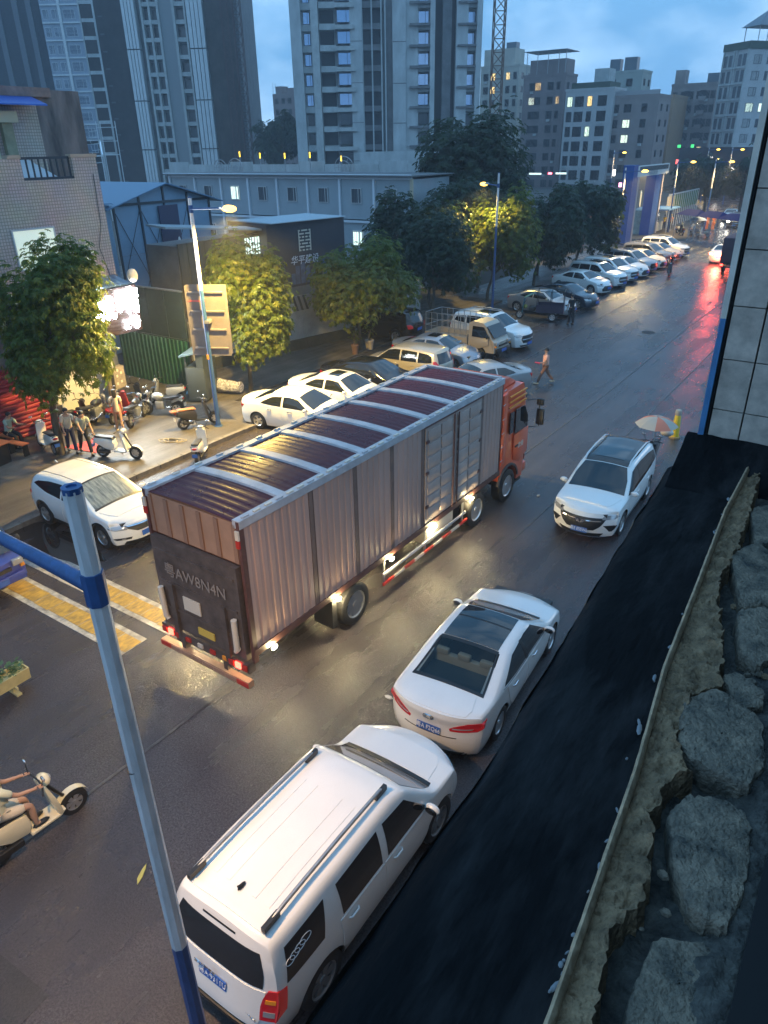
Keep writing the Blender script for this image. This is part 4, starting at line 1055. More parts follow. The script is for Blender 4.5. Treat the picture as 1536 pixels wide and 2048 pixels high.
STN = [([(-.262,2.339),(-.175,2.47),(-.019,2.374),(.021,2.173),(-.007,2.038),(-.152,2.058),(-.232,2.115)], .0),
 ([(-.173,1.796),(-.132,1.906),(-.003,1.933),(.041,1.851),(.062,1.664),(.042,1.5),(-.04,1.522),(-.113,1.624)], -.01),
 ([(-.106,1.221),(-.096,1.382),(.017,1.442),(.082,1.392),(.087,1.229),(-.089,1.11)], -.04),
 ([(-.18,2.582),(-.146,2.641),(-.035,2.573),(-.03,2.492),(-.097,2.432)], -.02),
 ([(-.222,3.09),(-.125,3.2),(-.03,2.891),(-.081,2.74),(-.158,2.806)], -.02),
 ([(-.357,3.615),(-.259,3.803),(-.119,3.65),(-.09,3.296),(-.219,3.187)], -.02),
 ([(-.36,4.2),(-.25,4.4),(-.12,4.2),(-.14,3.86),(-.28,3.84)], -.02),
 ([(-.06,.7),(-.04,.98),(.06,1.02),(.10,.8)], -.03)]
for k, (P, dz) in enumerate(STN):
    cx, cy = (sum(p[i] for p in P)/len(P) for i in (0, 1))
    per = []
    for i in range(len(P)):                                   # resample the outline with chipped corners
        a, b = P[i], P[(i+1) % len(P)]
        for q in np.linspace(0, .9, 9):
            x, y = a[0]+(b[0]-a[0])*q, a[1]+(b[1]-a[1])*q
            f = (1.02 if q == 0 else 1.10) + .06*vnoise(x, y, 22, k*3.) + .035*vnoise(x, y, 70, k)
            per.append(((x-cx)*f, (y-cy)*f))
    rings = []
    for s_, z in ((1.0,-.14),(1.01,-.05),(1.0,-.016),(.97,-.003),(.86,.0),(.55,.002),(.28,.003),(.02,.003)):
        rings.append([(x*s_, y*s_, z + (.006*vnoise(x*s_+cx, y*s_+cy, 14, k) + .004*vnoise(x*s_, y*s_, 40, k) if z > -.1 else 0)) for x, y in per])
    mb = MB(); n = len(per); vs = [p for r in rings for p in r]; fs = []
    for i in range(len(rings)-1):
        for j in range(n): fs.append((i*n+j, i*n+(j+1) % n, (i+1)*n+(j+1) % n, (i+1)*n+j))
    mb.add(vs, fs); mb.build('stone', M_STONE, sill, 55, loc=(cx, cy-2.2, dz))
for k in range(70):
    x, y = rs.uniform(-.34,.08), rs.uniform(.7,4.6)
    if x < lerp_poly(MOR, y)+.02: continue
    s_ = rs.uniform(.008,.026); mb = MB(); mb.ball((0,0,0), (s_, s_*rs.uniform(.6,1), s_*.6), 6, 4)
    mb.build('rubble', M_STONE if k % 3 else M_MORT, sill, 40, loc=(x, y-2.2, -.075+.03*rs.random()), rotz=rs.uniform(0,3))
MB().b2(.10, .5, -2.1, 2.75, -.5, .02).build('inner_jamb', M_DARK, sill)  # shade of the inner wall put in as near-black
# tiled side wall of the next bay
wall = thing('tiled_wall', 'grimy grey tiled wall with a blue and white edge strip at the right', 'wall', (0,5.0,0))
MB().b2(-.83, 2.5, .02, .35, 3.0, 13.5).build('wall_backing', mat('tile_joint', (.05,.045,.04), .9), wall)
M_TILE = mat('grimy_wall_tile', (.74,.65,.55), .42, var=.55, vscale=6, detail=8, world=True, bump=.15, bscale=12, col2=(.36,.32,.27))
tw, th = .195, .335
me = MB().b2(.008, tw-.003, -.012, .02, .003, th-.004).mesh('wall_tile', M_TILE)
for i in range(7):
    for j in range(14):
        o = place('wall_tile', me, wall, (-.810+i*tw, rs.uniform(0,.004), 7.36+j*th)); o.rotation_euler = (rs.uniform(-.006,.006), 0, rs.uniform(-.004,.004))
M_BLUS = mat('blue_edge_strip', (.08,.27,.55), .4, var=.3, vscale=6)
M_WHTS = mat('white_edge_strip', (.82,.78,.68), .45, var=.25, vscale=5)
MB().b2(-.864,-.828, -.03,.06, 6.8, 8.62).build('edge_strip_blue', M_BLUS, wall)
MB().b2(-.864,-.828, -.03,.06, 8.62, 13.5).build('edge_strip_white', M_WHTS, wall)
MB().b2(-.827,-.812, -.010,.02, 6.8, 13.5).build('edge_gap', M_DARK, wall)
mb = MB()
G = [[(x, y, 7.6+.26*math.sin(PI*min(1, (5.0-y)/.0001 if False else 1)*.5)*(y-4.55)/.45 + .02*vnoise(x, y, 6, 2.)) for x in np.linspace(-.93, .5, 20)] for y in np.linspace(4.55, 4.98, 8)]
tag(mb.grid(G).build('felt_upstand', M_FELT, None, 50), 'dark felt upstand where the black ledge meets the tiled wall', 'flashing')
# the building body behind and under us
bld = thing('street_building', 'dark facade of the building under the camera along the right side', 'building', (0,0,0))
MB().b2(-.62, 8, -3, 12, .13, 7.36).build('facade', mat('street_facade', (.20,.18,.16), .8, var=.4, vscale=2), bld)
MB().b2(1.2, 8, -3, 4.9, 7.5, 13).build('upper_wall', M_DARK, bld)
# ---------------------------------------------------------------- street lamps
M_POLEW = mat('lamp_pole_white', (.74,.71,.70), .5, var=.28, vscale=5, bump=.08, bscale=30, stretch=(2,2,.5))
M_POLEB = mat('lamp_pole_blue', (.035,.10,.27), .45, var=.4, vscale=6, stretch=(2,2,.6))
M_SODIUM = emis('sodium_lamp_glass', (1.0,.55,.07), 3.2)
M_LEDW = emis('white_lamp_glass', (.9,1.0,.85), 30)
def lamp_light(parent, loc, watt, col=(1,.70,.30), r=.12, spot=None):
    ld = D.lights.new('lamp_light', 'SPOT' if spot else 'POINT'); ld.energy = watt*LAMP_W; ld.color = col; ld.shadow_soft_size = r
    if spot: ld.spot_size = rad(spot); ld.spot_blend = .5
    o = D.objects.new('lamp_light', ld); COL.objects.link(o); o.parent = parent; o.location = loc; return o
def street_lamp(label, loc, H, zc, dirn, arm, lit=None, armz=None, octo=False, r=(.085,.062), col=(1,.70,.28), group='street lamps along the road', zlow=0.):
    t = thing('street_lamp', label, 'street lamp', loc, 0, group)
    n = 8 if octo else 12; rr = lambda z: r[0]+(r[1]-r[0])*z/H
    MB().tube([(0,0,0),(0,0,zc)], [rr(0), rr(zc)], n, ph=PI/8).build('lower_pole', M_POLEB, t, 30)
    MB().tube([(0,0,zc),(0,0,H)], [rr(zc)*.985, rr(H)], n, ph=PI/8).build('upper_pole', M_POLEW, t, 30)
    MB().lathe([(.16,0),(.16,.02),(.10,.03),(.10,.16),(.001,.16)], 12).build('base_flange', M_POLEB, t)
    MB().lathe([(rr(H)*1.04,H-.02),(rr(H)*1.04,H+.02),(rr(H)*.55,H+.022),(rr(H)*.5,H+.008),(.001,H+.008)], n).build('pole_cap', M_POLEB, t, 30)
    if armz:
        MB().tube([(0,0,armz-.12),(0,0,armz+.12)], rr(armz)*1.18, n, ph=PI/8).build('collar', M_POLEB, t, 30)
        d = Vector(dirn).normalized()
        e = d*arm
        MB().tube([(0,0,armz), (e.x, e.y, armz+.06)], [.055,.04] if octo else .04, 10).build('lamp_arm', M_POLEB, t, 50)
        R_ = Matrix.Rotation(math.atan2(d.y, d.x), 4, 'Z')
        h = MB(); h.ball((-.16,0,.02), (.22,.13,.07), 12, 6); hd = h.build('lamp_head', M_STEEL, t, 50, loc=(e.x+d.x*.25, e.y+d.y*.25, armz+.07)); hd.rotation_euler = (0,0,math.atan2(d.y,d.x))
        g = MB(); g.ball((.06,0,-.01), (.30,.16,.11), 14, 8); lens = g.build('lamp_lens', M_SODIUM if lit else M_CLEAR, hd, 50)
        if lit: lamp_light(hd, (.06,0,-.16), lit, col, spot=156)
    return t
lampA = street_lamp('tall white and blue street lamp with a lit yellow head holding up the billboard', (-20.19,17.82,.13), 8.08, 5.07, (1,0,0), 1.5, 3400, 7.72, col=(1,.66,.16))
MB().box((0,-.10,2.7), (.10,.02,.16)).build('pole_sticker', M_AMBER, lampA)
lampN = street_lamp('nearest white street lamp pole with blue collar standing behind the large SUV', (-3.83,2.16,.13), 7.66, 3.17, (-1,0,0), 1.7, 500, 6.95, octo=True, r=(.078,.063), col=(1,.61,.28))
sc_ = MB(); sc_.tube([(.055*math.cos(a)-.01, .055*math.sin(a)-.02, 5.35+.02*math.sin(a)) for a in np.linspace(2.6, 5.6, 8)], .004, 4); sc_.build('pole_scratch', M_DARK, lampN)
street_lamp('slim street lamp with a bare white top between the dark trees and the silver sedan', (-21.35,43.2,.10), 8.0, 5.0, (-1,.3,0), .9, 800, 7.3, col=(1,.68,.14))
for k, (x, y, h, lit, lb) in enumerate(((-21.6,68.0,7.7,1900,'slim street lamp just left of the blue site gate'),(-24.0,94.3,7.8,800,'slim street lamp right behind the blue site gate'),(-20.0,94.6,7.8,1000,'slim street lamp among the parked motorbikes far down the road'))):
    street_lamp(lb, (x,y,.0), h, 4.8, (1,.1,0), 1.3, lit, h-.35)
for k, (x, y, lb) in enumerate(((-32.3,145.8,'far lit street lamp left of two above the treetops down the road'),(-27.7,141.6,'far lit street lamp right of two above the treetops down the road'),(-39.5,118,'far street lamp glowing in front of the orange lit flats'))):
    street_lamp(lb, (x,y,0), 8.6, 4.8, (1,0,0), 1.2, 300, 8.2)

# billboard seen from the back, clamped on lamp A
bb = thing('billboard', 'pale back of a tilted billboard clamped to the tall lamp pole', 'billboard', (-20.15,17.95,4.1), rad(28))
M_BBK = mat('billboard_back', (.19,.165,.17), .55, var=.25, vscale=2.5)
m = MB(); P = [(-.80,-1.28),(.66,-1.28),(.74,-1.16),(.74,1.26),(-.70,1.26),(-.80,1.2)]
m.prism(P, 'y', .10, .125); m.build('board', M_BBK, bb)
for z in (1.0,.33,-.33,-1.0): MB().b2(-.66,.60,.055,.10,z-.04,z+.04).build('stiffener', M_BBK, bb, bevel=.01)
MB().b2(-.74,-.05,.094,.10,.66,.72).build('red_tape', mat('red_tape', (.7,.12,.12), .5), bb)
MB().b2(-.09,.09,-.22,.10,-.05,.05).build('clamp', M_STEEL, bb)

# recycling kiosk, wrapped bundle
kb = thing('recycling_bin', 'dark recycling kiosk with a blue panel and roof beside the lamp pole', 'recycling bin', (-23.3,20.0,.13), rad(-62))
M_KIOSK = mat('kiosk_dark', (.035,.045,.05), .5)
MB().b2(-.75,.75,-.4,.4,.1,1.5).build('cabinet', M_KIOSK, kb, bevel=.02)
MB().b2(-.62,-.02,-.425,-.40,.15,1.4).build('blue_panel', mat('kiosk_blue', (.03,.06,.2), .45), kb)
MB().b2(.06,.70,-.42,-.40,.15,1.4).build('grey_panel', mat('kiosk_grey', (.05,.055,.06), .5), kb)
m = MB(); m.prism([(-.55,1.95),(.5,2.2),(.5,2.26),(-.55,2.02)], 'x', -.9, .9); m.build('roof', mat('kiosk_roof', (.10,.16,.22), .35), kb)
MB().b2(-.75,.75,.1,.4,1.5,2.12).build('back_board', M_KIOSK, kb)
MB().b2(-.3,.5,.07,.1,1.66,1.74).build('display_bar', M_DULLW, kb)
for x in (-.7,.7): MB().b2(x-.03,x+.03,-.4,-.34,1.5,2.0).build('post', M_KIOSK, kb)
for px, s in ((-.32,.20),(.36,.22)):
    for k in range(3):
        a = PI/2+k*2*PI/3; b = a+2*PI/3
        MB().tube([(px+.10*math.cos(a),-.43,.95+.10*math.sin(a)),(px+.10*math.cos(b),-.43,.95+.10*math.sin(b))], .012, 5).build('recycle_mark', M_PTXT, kb)
    text('回收', .10, M_PTXT, kb, (px,-.43,.72), (PI/2,0,0), 'panel_lettering', .002)
m = MB(); rb = random.Random(2); G = []
for i in range(9):
    a = i/8; G.append([( -.75+1.5*a, .30*math.cos(q)*(1-.25*a)*(1+.12*rb.uniform(-1,1)), .30+.32*math.sin(q)*(1-.3*a)*(1+.15*rb.uniform(-1,1))) for q in np.linspace(0, 2*PI, 13)[:-1]])
for r in G: r.append(r[0])
m.grid(G); m.add([p for p in G[0][:-1]], [tuple(range(12))]); m.add([p for p in G[-1][:-1]], [tuple(range(11,-1,-1))])
tag(m.build('wrapped_bundle', mat('printed_plastic', (.62,.62,.72), .35, var=.75, vscale=7, stretch=(3,1,3), col2=(.05,.05,.06), detail=2), loc=(-23.0,21.0,.13), rotz=.3), 'pale plastic wrapped bundle lying on the pavement right of the lamp pole', 'bundle')

# ---------------------------------------------------------------- two-wheelers
M_SEAT = mat('black_seat', (.018,.018,.02), .5)
M_BROWN = mat('tan_leather', (.30,.12,.05), .55)
def scooter(label, loc, rz, paint, group=None, seat=None, retro=False, umbrella=False, cat='scooter', name='scooter', box=False):
    t = thing(name, label, cat, loc, rz, group); s = seat or M_SEAT
    for x in (-.60, .64):
        tm, qm = wheel_mesh(.235, .10, 6, M_RIM); o = place('wheel', tm, t, (x,0,.235)); place('rim', qm, o); q = place('rim', qm, o); q.rotation_euler = (0,0,PI)
    m = MB(); m.prism([(-.86,.56),(-.80,.74),(-.45,.74),(-.10,.68),(-.05,.48),(-.12,.30),(-.40,.34),(-.66,.50)], 'y', -.13, .13); m.build('tail_body', paint, t, bevel=.035)
    m = MB(); m.prism([(-.12,.26),(.36,.26),(.46,.34),(.40,.36),(.34,.31),(-.10,.31)], 'y', -.16, .16); m.build('floorboard', paint if not retro else M_TRIM, t, bevel=.012)
    m = MB(); m.prism([(.34,.30),(.42,.32),(.36,.66),(.27,.98),(.22,.98),(.28,.62)], 'y', -.17, .17); m.build('leg_shield', paint, t, bevel=.03)
    m = MB(); m.prism([(-.80,.745),(-.74,.82),(-.45,.79),(-.12,.78),(-.06,.71),(-.4,.735)], 'y', -.125, .125); m.build('seat', s, t, bevel=.03)
    m = MB(); a = np.linspace(.3, 2.6, 9); m.grid([[(.64+.27*math.cos(q), y, .235+.27*math.sin(q)) for q in a] for y in (-.06,-.05,.05,.06)]); m.build('front_fender', paint, t, 50)
    MB().tube([(.64,0,.235),(.44,0,.62),(.24,0,1.04)], .03, 7).build('fork', M_TRIM, t, 50)
    MB().tube([(.14,.33,1.02),(.22,.18,1.07),(.24,0,1.05),(.22,-.18,1.07),(.14,-.33,1.02)], .017, 7).build('handlebar', M_TRIM, t, 50)
    m = MB(); m.ball((.31,0,1.0), (.10,.14,.10), 10, 6); m.build('headlight_cowl', paint, t, 50)
    m = MB(); m.ball((.37,0,1.0), (.06,.08,.06), 10, 6); m.build('headlight', M_CLEAR, t, 50)
    for sg in (1,-1):
        MB().tube([(.20,sg*.20,1.07),(.22,sg*.26,1.24)], .008, 5).build('mirror_stem', M_TRIM, t)
        m = MB(); m.ball((.22,sg*.28,1.27), (.02,.065,.045), 8, 5); m.build('mirror', M_CHR, t, 50)
    m = MB(); m.ball((-.87,0,.66), (.03,.09,.04), 8, 5); m.build('tail_lamp', M_RED, t, 50)
    MB().tube([(-.86,.11,.72),(-1.0,.09,.80),(-1.0,-.09,.80),(-.86,-.11,.72)], .012, 6).build('grab_rail', M_TRIM, t, 50)
    MB().box((-.92,0,.44), (.015,.18,.12)).build('licence_plate', M_PLATE if not retro else M_DULLW, t)
    MB().box((-.45,-.13,.26), (.42,.08,.12)).build('drive_unit', M_TRIM, t, bevel=.02)
    MB().tube([(-.1,.12,.24),(-.02,.26,.02)], .012, 5).build('side_stand', M_TRIM, t)
    if box: MB().b2(-1.02,-.68,-.18,.18,.84,1.16).build('top_box', M_TRIM, t, bevel=.03)
    if umbrella: pass
    return t
def motorbike(label, loc, rz, paint, group=None):
    t = thing('motorbike', label, 'motorbike', loc, rz, group)
    for x in (-.64, .70):
        tm, qm = wheel_mesh(.29, .11, 5, M_RIM); o = place('wheel', tm, t, (x,0,.29)); place('rim', qm, o); q = place('rim', qm, o); q.rotation_euler = (0,0,PI)
    m = MB(); m.ball((.12,0,.80), (.28,.15,.15), 12, 7); m.build('fuel_tank', paint, t, 50)
    m = MB(); m.prism([(-.85,.80),(-.78,.88),(-.4,.80),(-.12,.78),(-.15,.68),(-.5,.68)], 'y', -.13, .13); m.build('seat', M_SEAT, t, bevel=.03)
    m = MB(); m.prism([(-.95,.82),(-.75,.78),(-.45,.62),(-.5,.56),(-.8,.68)], 'y', -.10, .10); m.build('tail_cowl', paint, t, bevel=.02)
    MB().box((.05,0,.45), (.36,.26,.34)).build('engine', M_STEEL, t, bevel=.04)
    MB().tube([(.2,-.14,.38),(-.1,-.17,.26),(-.8,-.18,.36)], [.025,.03,.05], 8).build('exhaust', M_CHR, t, 50)
    for sg in (1,-1): MB().tube([(.70,sg*.08,.29),(.42,sg*.08,1.0)], .024, 7).build('fork', M_CHR, t)
    MB().tube([(.28,.36,1.06),(.40,.2,1.08),(.42,0,1.02),(.40,-.2,1.08),(.28,-.36,1.06)], .014, 7).build('handlebar', M_CHR, t, 50)
    m = MB(); m.ball((.52,0,.92), (.10,.12,.12), 10, 6); m.build('headlight', M_CLEAR, t, 50)
    m = MB(); a = np.linspace(.5, 2.7, 9); m.grid([[(.70+.33*math.cos(q), y, .29+.33*math.sin(q)) for q in a] for y in (-.07,-.05,.05,.07)]); m.build('front_fender', paint, t, 50)
    m = MB(); a = np.linspace(.6, 2.9, 9); m.grid([[(-.64+.34*math.cos(q), y, .29+.34*math.sin(q)) for q in a] for y in (-.08,-.05,.05,.08)]); m.build('rear_fender', M_TRIM, t, 50)
    for sg in (1,-1):
        MB().tube([(.36,sg*.24,1.08),(.36,sg*.30,1.26)], .007, 5).build('mirror_stem', M_TRIM, t)
        m = MB(); m.ball((.36,sg*.31,1.29), (.02,.07,.05), 8, 5); m.build('mirror', M_CHR, t, 50)
    MB().box((-1.0,0,.52), (.015,.2,.14)).build('licence_plate', M_DULLW, t)
    m = MB(); m.ball((-.96,0,.76), (.03,.08,.04), 8, 5); m.build('tail_lamp', M_RED, t, 50)
    return t
M_SCW = mat('white_scooter_plastic', (.74,.71,.64), .25, coat=.5)
M_SCC = mat('cream_scooter_plastic', (.70,.62,.42), .25, coat=.5)
M_SCB = mat('black_scooter_plastic', (.02,.02,.022), .3, coat=.4)
M_SCR = mat('red_scooter_plastic', (.30,.03,.03), .3, coat=.4)
M_SCS = mat('silver_scooter_plastic', (.42,.43,.44), .3, .4)
PV = .13
scooter('white electric scooter with black seat parked on the pavement edge beside the white crossover', (-20.75,13.7,PV), rad(24), M_SCW)
scooter('white scooter standing in the gutter right behind the truck', (-18.55,15.45,0), rad(125), M_SCW)
mo = scooter('black moped with two tan leather seats at the foot of the lamp pole', (-20.80,17.40,PV), rad(68), M_SCB, seat=M_BROWN, retro=True, name='moped', cat='moped')
MB().b2(-1.05,-.82,-.12,.12,.72,.80).build('rear_seat', M_BROWN, mo, bevel=.03)
scooter('white and black scooter parked beside the seated man at the orange table', (-23.5,12.75,PV), rad(170), M_SCW, seat=M_SEAT)
MG = 'motorbikes parked along the green hoarding'
motorbike('silver motorbike parked nearest the recycling kiosk', (-23.0,17.5,PV), rad(205), M_SCS, MG)
motorbike('black motorbike with white plate behind the girl', (-23.2,16.4,PV), rad(120), M_SCB, MG)
scooter('dark red scooter parked between the black motorbikes by the girl', (-24.0,16.3,PV), rad(110), M_SCR, MG, name='scooter')
scooter('black scooter against the utility pole', (-24.5,17.3,PV), rad(95), M_SCB, MG)
motorbike('black motorbike in front of the white shop wall', (-24.5,15.5,PV), rad(100), M_SCB, MG)
scooter('black scooter in front of the white shop wall, left of the motorbike', (-24.6,14.8,PV), rad(95), M_SCB, MG, box=True)
scooter('silver scooter parked between the green hoarding and the kiosk', (-24.1,18.6,PV), rad(215), M_SCS, MG)
scooter('cream scooter ridden up the road at the lower left edge', (-9.0,3.2,0), rad(86), M_SCC)
UM = scooter('black scooter under the small parasol behind the black roofed SUV', (-5.25,22.75,0), rad(-85), M_SCB)
um = thing('umbrella', 'small orange and grey parasol fixed over a scooter behind the black roofed SUV', 'umbrella', (-5.15,22.45,1.72), .2)
M_UMO = mat('orange_cloth', (.62,.20,.12), .8); M_UMG = mat('grey_cloth', (.42,.37,.30), .8)
for k in range(8):
    a0, a1 = 2*PI*k/8, 2*PI*(k+1)/8; G = []
    for r_, z in ((.02,.20),(.25,.17),(.45,.09),(.66,-.06)):
        G.append([(r_*math.cos(a0+(a1-a0)*q)*(1-.06*math.sin(PI*q)*(r_ > .6)), r_*math.sin(a0+(a1-a0)*q)*(1-.06*math.sin(PI*q)*(r_ > .6)), z) for q in (0,.5,1)])
    MB().grid(G).build('canopy_panel', M_UMO if k % 3 == 0 else M_UMG, um, 40)
    MB().tube([(.05*math.cos(a0),.05*math.sin(a0),.17),(.66*math.cos(a0),.66*math.sin(a0),-.07)], .006, 4).build('rib', M_TRIM, um)
MB().tube([(0,0,.26),(0,0,-.85)], .012, 6).build('shaft', M_STEEL, um)
m = MB(); m.ball((0,0,0), (.22,.17,.13), 9, 6); tag(m.build('plastic_bag', mat('white_bag', (.6,.54,.46), .5, bump=.6, bscale=9), None, 60, loc=(-5.0,23.4,1.12)), 'cream plastic bag on the scooter behind the small parasol', 'bag')
cn = thing('traffic_bollard', 'tall yellow bollard with a pale rounded top beyond the small parasol', 'bollard', (-5.3,26.1,0))
MB().lathe([(.20,0),(.20,.05),(.15,.07)], 14).build('base', mat('bollard_base', (.35,.22,.08), .7), cn)
MB().lathe([(.15,.07),(.11,.8),(.09,.86)], 14).build('yellow_sleeve', mat('bollard_yellow', (.75,.50,.03), .4), cn, 40)
MB().lathe([(.09,.86),(.12,.95),(.10,1.05),(.001,1.09)], 14).build('cap', M_UMG, cn, 50)

# ---------------------------------------------------------------- small trucks and tricycle
def mini_truck(label, loc, rz, paint, cage=True):
    t = thing('mini_truck', label, 'truck', loc, rz)
    for x in (1.25, -1.25):
        for sg in (1,-1): add_wheel(t, x, sg*.66, .29, .17, 5, M_RIMG)
    prof = [(.55,.42),(.55,1.75),(.75,1.84),(1.35,1.80),(1.50,1.68),(2.0,1.08),(2.16,.92),(2.18,.42),(1.62,.40)] + [(1.25+.37*math.cos(a), .30+.37*math.sin(a)) for a in np.linspace(.3, PI-.3, 7)] + [(.88,.40)]
    rows = []
    for s_ in (-1,-.95,0,.95,1): rows.append([(x-(.10*abs(s_)**3 if x > 1.9 else 0), s_*(.76-max(0,z-1.05)*.13-(.02 if abs(s_) == 1 else 0)), z) for x, z in prof])
    n = len(prof); mb = MB(); vs = [p for r in rows for p in r]; fs = []
    for i in range(4):
        for k in range(n): fs.append((i*n+k, i*n+(k+1) % n, (i+1)*n+(k+1) % n, (i+1)*n+k))
    mb.add(vs, fs); mb.add(rows[0], [tuple(range(n))]); mb.add(rows[-1], [tuple(range(n))])
    mb.build('cab', paint, t, weld=True)
    m = MB(); m.prism([(1.555,1.64),(1.99,1.12),(2.02,1.14),(1.585,1.67)], 'y', -.64, .64); m.build('windscreen', M_GLASS, t)
    for sg in (1,-1):
        y = sg*.735
        m = MB(); vs = [(.78,sg*.757,1.12),(1.78,sg*.757,1.12),(1.42,sg*.695,1.62),(.78,sg*.695,1.62)]
        m.add(vs + [(x,y_-sg*.03,z) for x,y_,z in vs], [(0,1,2,3),(0,4,5,1),(1,5,6,2),(2,6,7,3),(3,7,4,0)]); m.build('side_window', M_GLASS, t)
        m = MB(); m.ball((1.72, sg*.88, 1.22), (.05,.09,.12), 8, 5); m.build('door_mirror', M_TRIM, t, 50)
        MB().b2(2.09,2.19,*sorted((sg*.42,sg*.68)),.80,.95).build('headlight', M_CLEAR, t, bevel=.01)
        MB().b2(2.03,2.17,*sorted((sg*.60,sg*.70)),.70,.78).build('turn_lamp', M_AMBER, t)
        MB().b2(-2.14,-2.10,*sorted((sg*.55,sg*.72)),.58,.70).build('tail_lamp', M_RED, t)
        m = MB(); m.prism([(.72,.50),(.72,1.08),(1.72,1.08),(1.76,.78),(1.62,.70),(.95,.50)], 'y', *sorted((sg*.75,sg*.768))); m.build('cab_door', paint, t, bevel=.006)
    MB().b2(2.12,2.22,-.66,.66,.40,.62).build('front_bumper', M_TRIM if cage else paint, t, bevel=.02)
    MB().b2(2.215,2.23,-.22,.22,.44,.58).build('licence_plate', M_PLATE, t)
    MB().b2(2.10,2.20,-.36,.36,.72,.80).build('grille', M_TRIM, t)
    MB().b2(-2.1,.5,-.74,.74,.62,.70).build('cargo_floor', paint, t)
    MB().b2(-2.0,1.9,-.3,.3,.36,.6).build('chassis', M_DARK, t)
    for sg in (1,-1): MB().b2(-2.1,.5,*sorted((sg*.715,sg*.75)),.70,1.0).build('side_board', paint, t)
    MB().b2(-2.1,-2.06,-.74,.74,.70,1.0).build('tail_board', paint, t); MB().b2(.46,.50,-.74,.74,.70,1.15).build('head_board', paint, t)
    if cage:
        for sg in (1,-1):
            for x in np.linspace(-2.05,.42,8): MB().tube([(x,sg*.73,.98),(x,sg*.73,2.0)], .018, 5).build('cage_post', M_STEEL, t)
            for z in (1.35,1.68,2.0): MB().tube([(-2.06,sg*.73,z),(.43,sg*.73,z)], .014, 5).build('cage_rail', M_STEEL, t)
        for z in (1.35,2.0): MB().tube([(-2.06,-.73,z),(-2.06,.73,z)], .014, 5).build('cage_rail', M_STEEL, t)
    return t
mini_truck('beige mini truck with a steel cage bed parked between the silver sedan and white SUV', (-17.55,32.75,0), rad(-4), mat('faded_beige_paint', (.42,.36,.29), .35, .2, coat=.3))
mini_truck('blue mini truck cut off by the left edge behind the blue lamp arm', (-17.95,6.58,0), 0, mat('blue_truck_paint', (.02,.05,.30), .35, coat=.4, var=.2), cage=False)
tk = thing('cargo_tricycle', 'dark purple cargo tricycle with a post frame in front of the silver sedan', 'tricycle', (-17.5,42.15,0), rad(198))
M_TRIKE = mat('purple_trike_paint', (.035,.03,.06), .45, var=.3)
tm, qm = wheel_mesh(.26,.10,6,M_RIM)
for x, y in ((1.3,0),(-.72,.52),(-.72,-.52)):
    o = place('wheel', tm, tk, (x,y,.26)); place('rim', qm, o); q = place('rim', qm, o); q.rotation_euler = (0,0,PI)
MB().b2(-1.35,.28,-.55,.55,.50,.56).build('bed_floor', M_TRIKE, tk)
for sg in (1,-1):
    MB().b2(-1.35,.28,*sorted((sg*.53,sg*.56)),.56,.95).build('side_board', M_TRIKE, tk)
    for x in (-1.32,-.55,.25): MB().tube([(x,sg*.54,.9),(x,sg*.54,1.75)], .022, 6).build('frame_post', M_TRIM, tk)
    MB().tube([(-1.33,sg*.54,1.75),(.26,sg*.54,1.75)], .02, 6).build('frame_rail', M_TRIM, tk)
for x in (-1.33,.26): MB().b2(x-.015,x+.015,-.55,.55,.56,.95).build('end_board', M_TRIKE, tk); MB().tube([(x,-.54,1.75),(x,.54,1.75)], .02, 6).build('frame_rail', M_TRIM, tk)
MB().tube([(1.3,0,.26),(1.05,0,1.0)], .03, 7).build('fork', M_TRIM, tk); MB().tube([(.95,.32,1.08),(1.02,0,1.02),(.95,-.32,1.08)], .016, 6).build('handlebar', M_TRIM, tk)
MB().tube([(.28,0,.42),(1.1,0,.45)], .05, 7).build('frame_tube', M_TRIM, tk); MB().b2(.34,.75,-.3,.3,.55,.78).build('seat', M_SEAT, tk, bevel=.04)
m = MB(); m.prism([(1.12,.40),(1.16,.40),(1.05,1.30),(.45,1.62),(.43,1.60),(1.02,1.27)], 'y', -.36, .36); m.build('windshield_apron', mat('teal_apron', (.03,.16,.20), .4), tk)
m = MB(); m.ball((.98,0,.75), (.14,.2,.12), 8, 6); m.build('front_basket', mat('yellow_green_cloth', (.28,.26,.05), .7), tk, 50)
def lorry(label, loc, rz):
    t = thing('covered_lorry', label, 'truck', loc, rz)
    MB().b2(-2.4,1.6,-1.0,1.0,.85,2.75).build('canvas_cover', mat('maroon_canvas', (.035,.015,.028), .6), t, bevel=.08)
    MB().b2(-2.42,1.7,-1.0,1.0,.66,.84).build('cargo_bed', M_DARK, t)
    MB().b2(1.75,3.3,-.95,.95,.5,2.2).build('cab', M_NAVY, t, bevel=.1)
    m = MB(); m.prism([(3.28,1.3),(3.33,1.3),(3.2,2.05),(3.15,2.05)], 'y', -.85, .85); m.build('windscreen', M_GLASS, t)
    for x in (-1.3,2.5):
        for sg in (1,-1): add_wheel(t, x, sg*.82, .40, .24, 5, M_RIMG)
    for sg in (1,-1):
        MB().b2(-2.46,-2.42,*sorted((sg*.7,sg*.92)),.62,.76).build('tail_lamp', M_WARN, t)
        MB().b2(-2.46,-2.42,*sorted((sg*.45,sg*.62)),.62,.74).build('turn_lamp', M_ORANGE, t)
    MB().b2(-2.44,-2.40,-.95,.95,.50,.60).build('rear_bumper', M_TRIM, t)
    return t
lorry('dark maroon covered lorry with lit tail lights far up the right side of the road', (-11.2,67.6,0), PI/2)

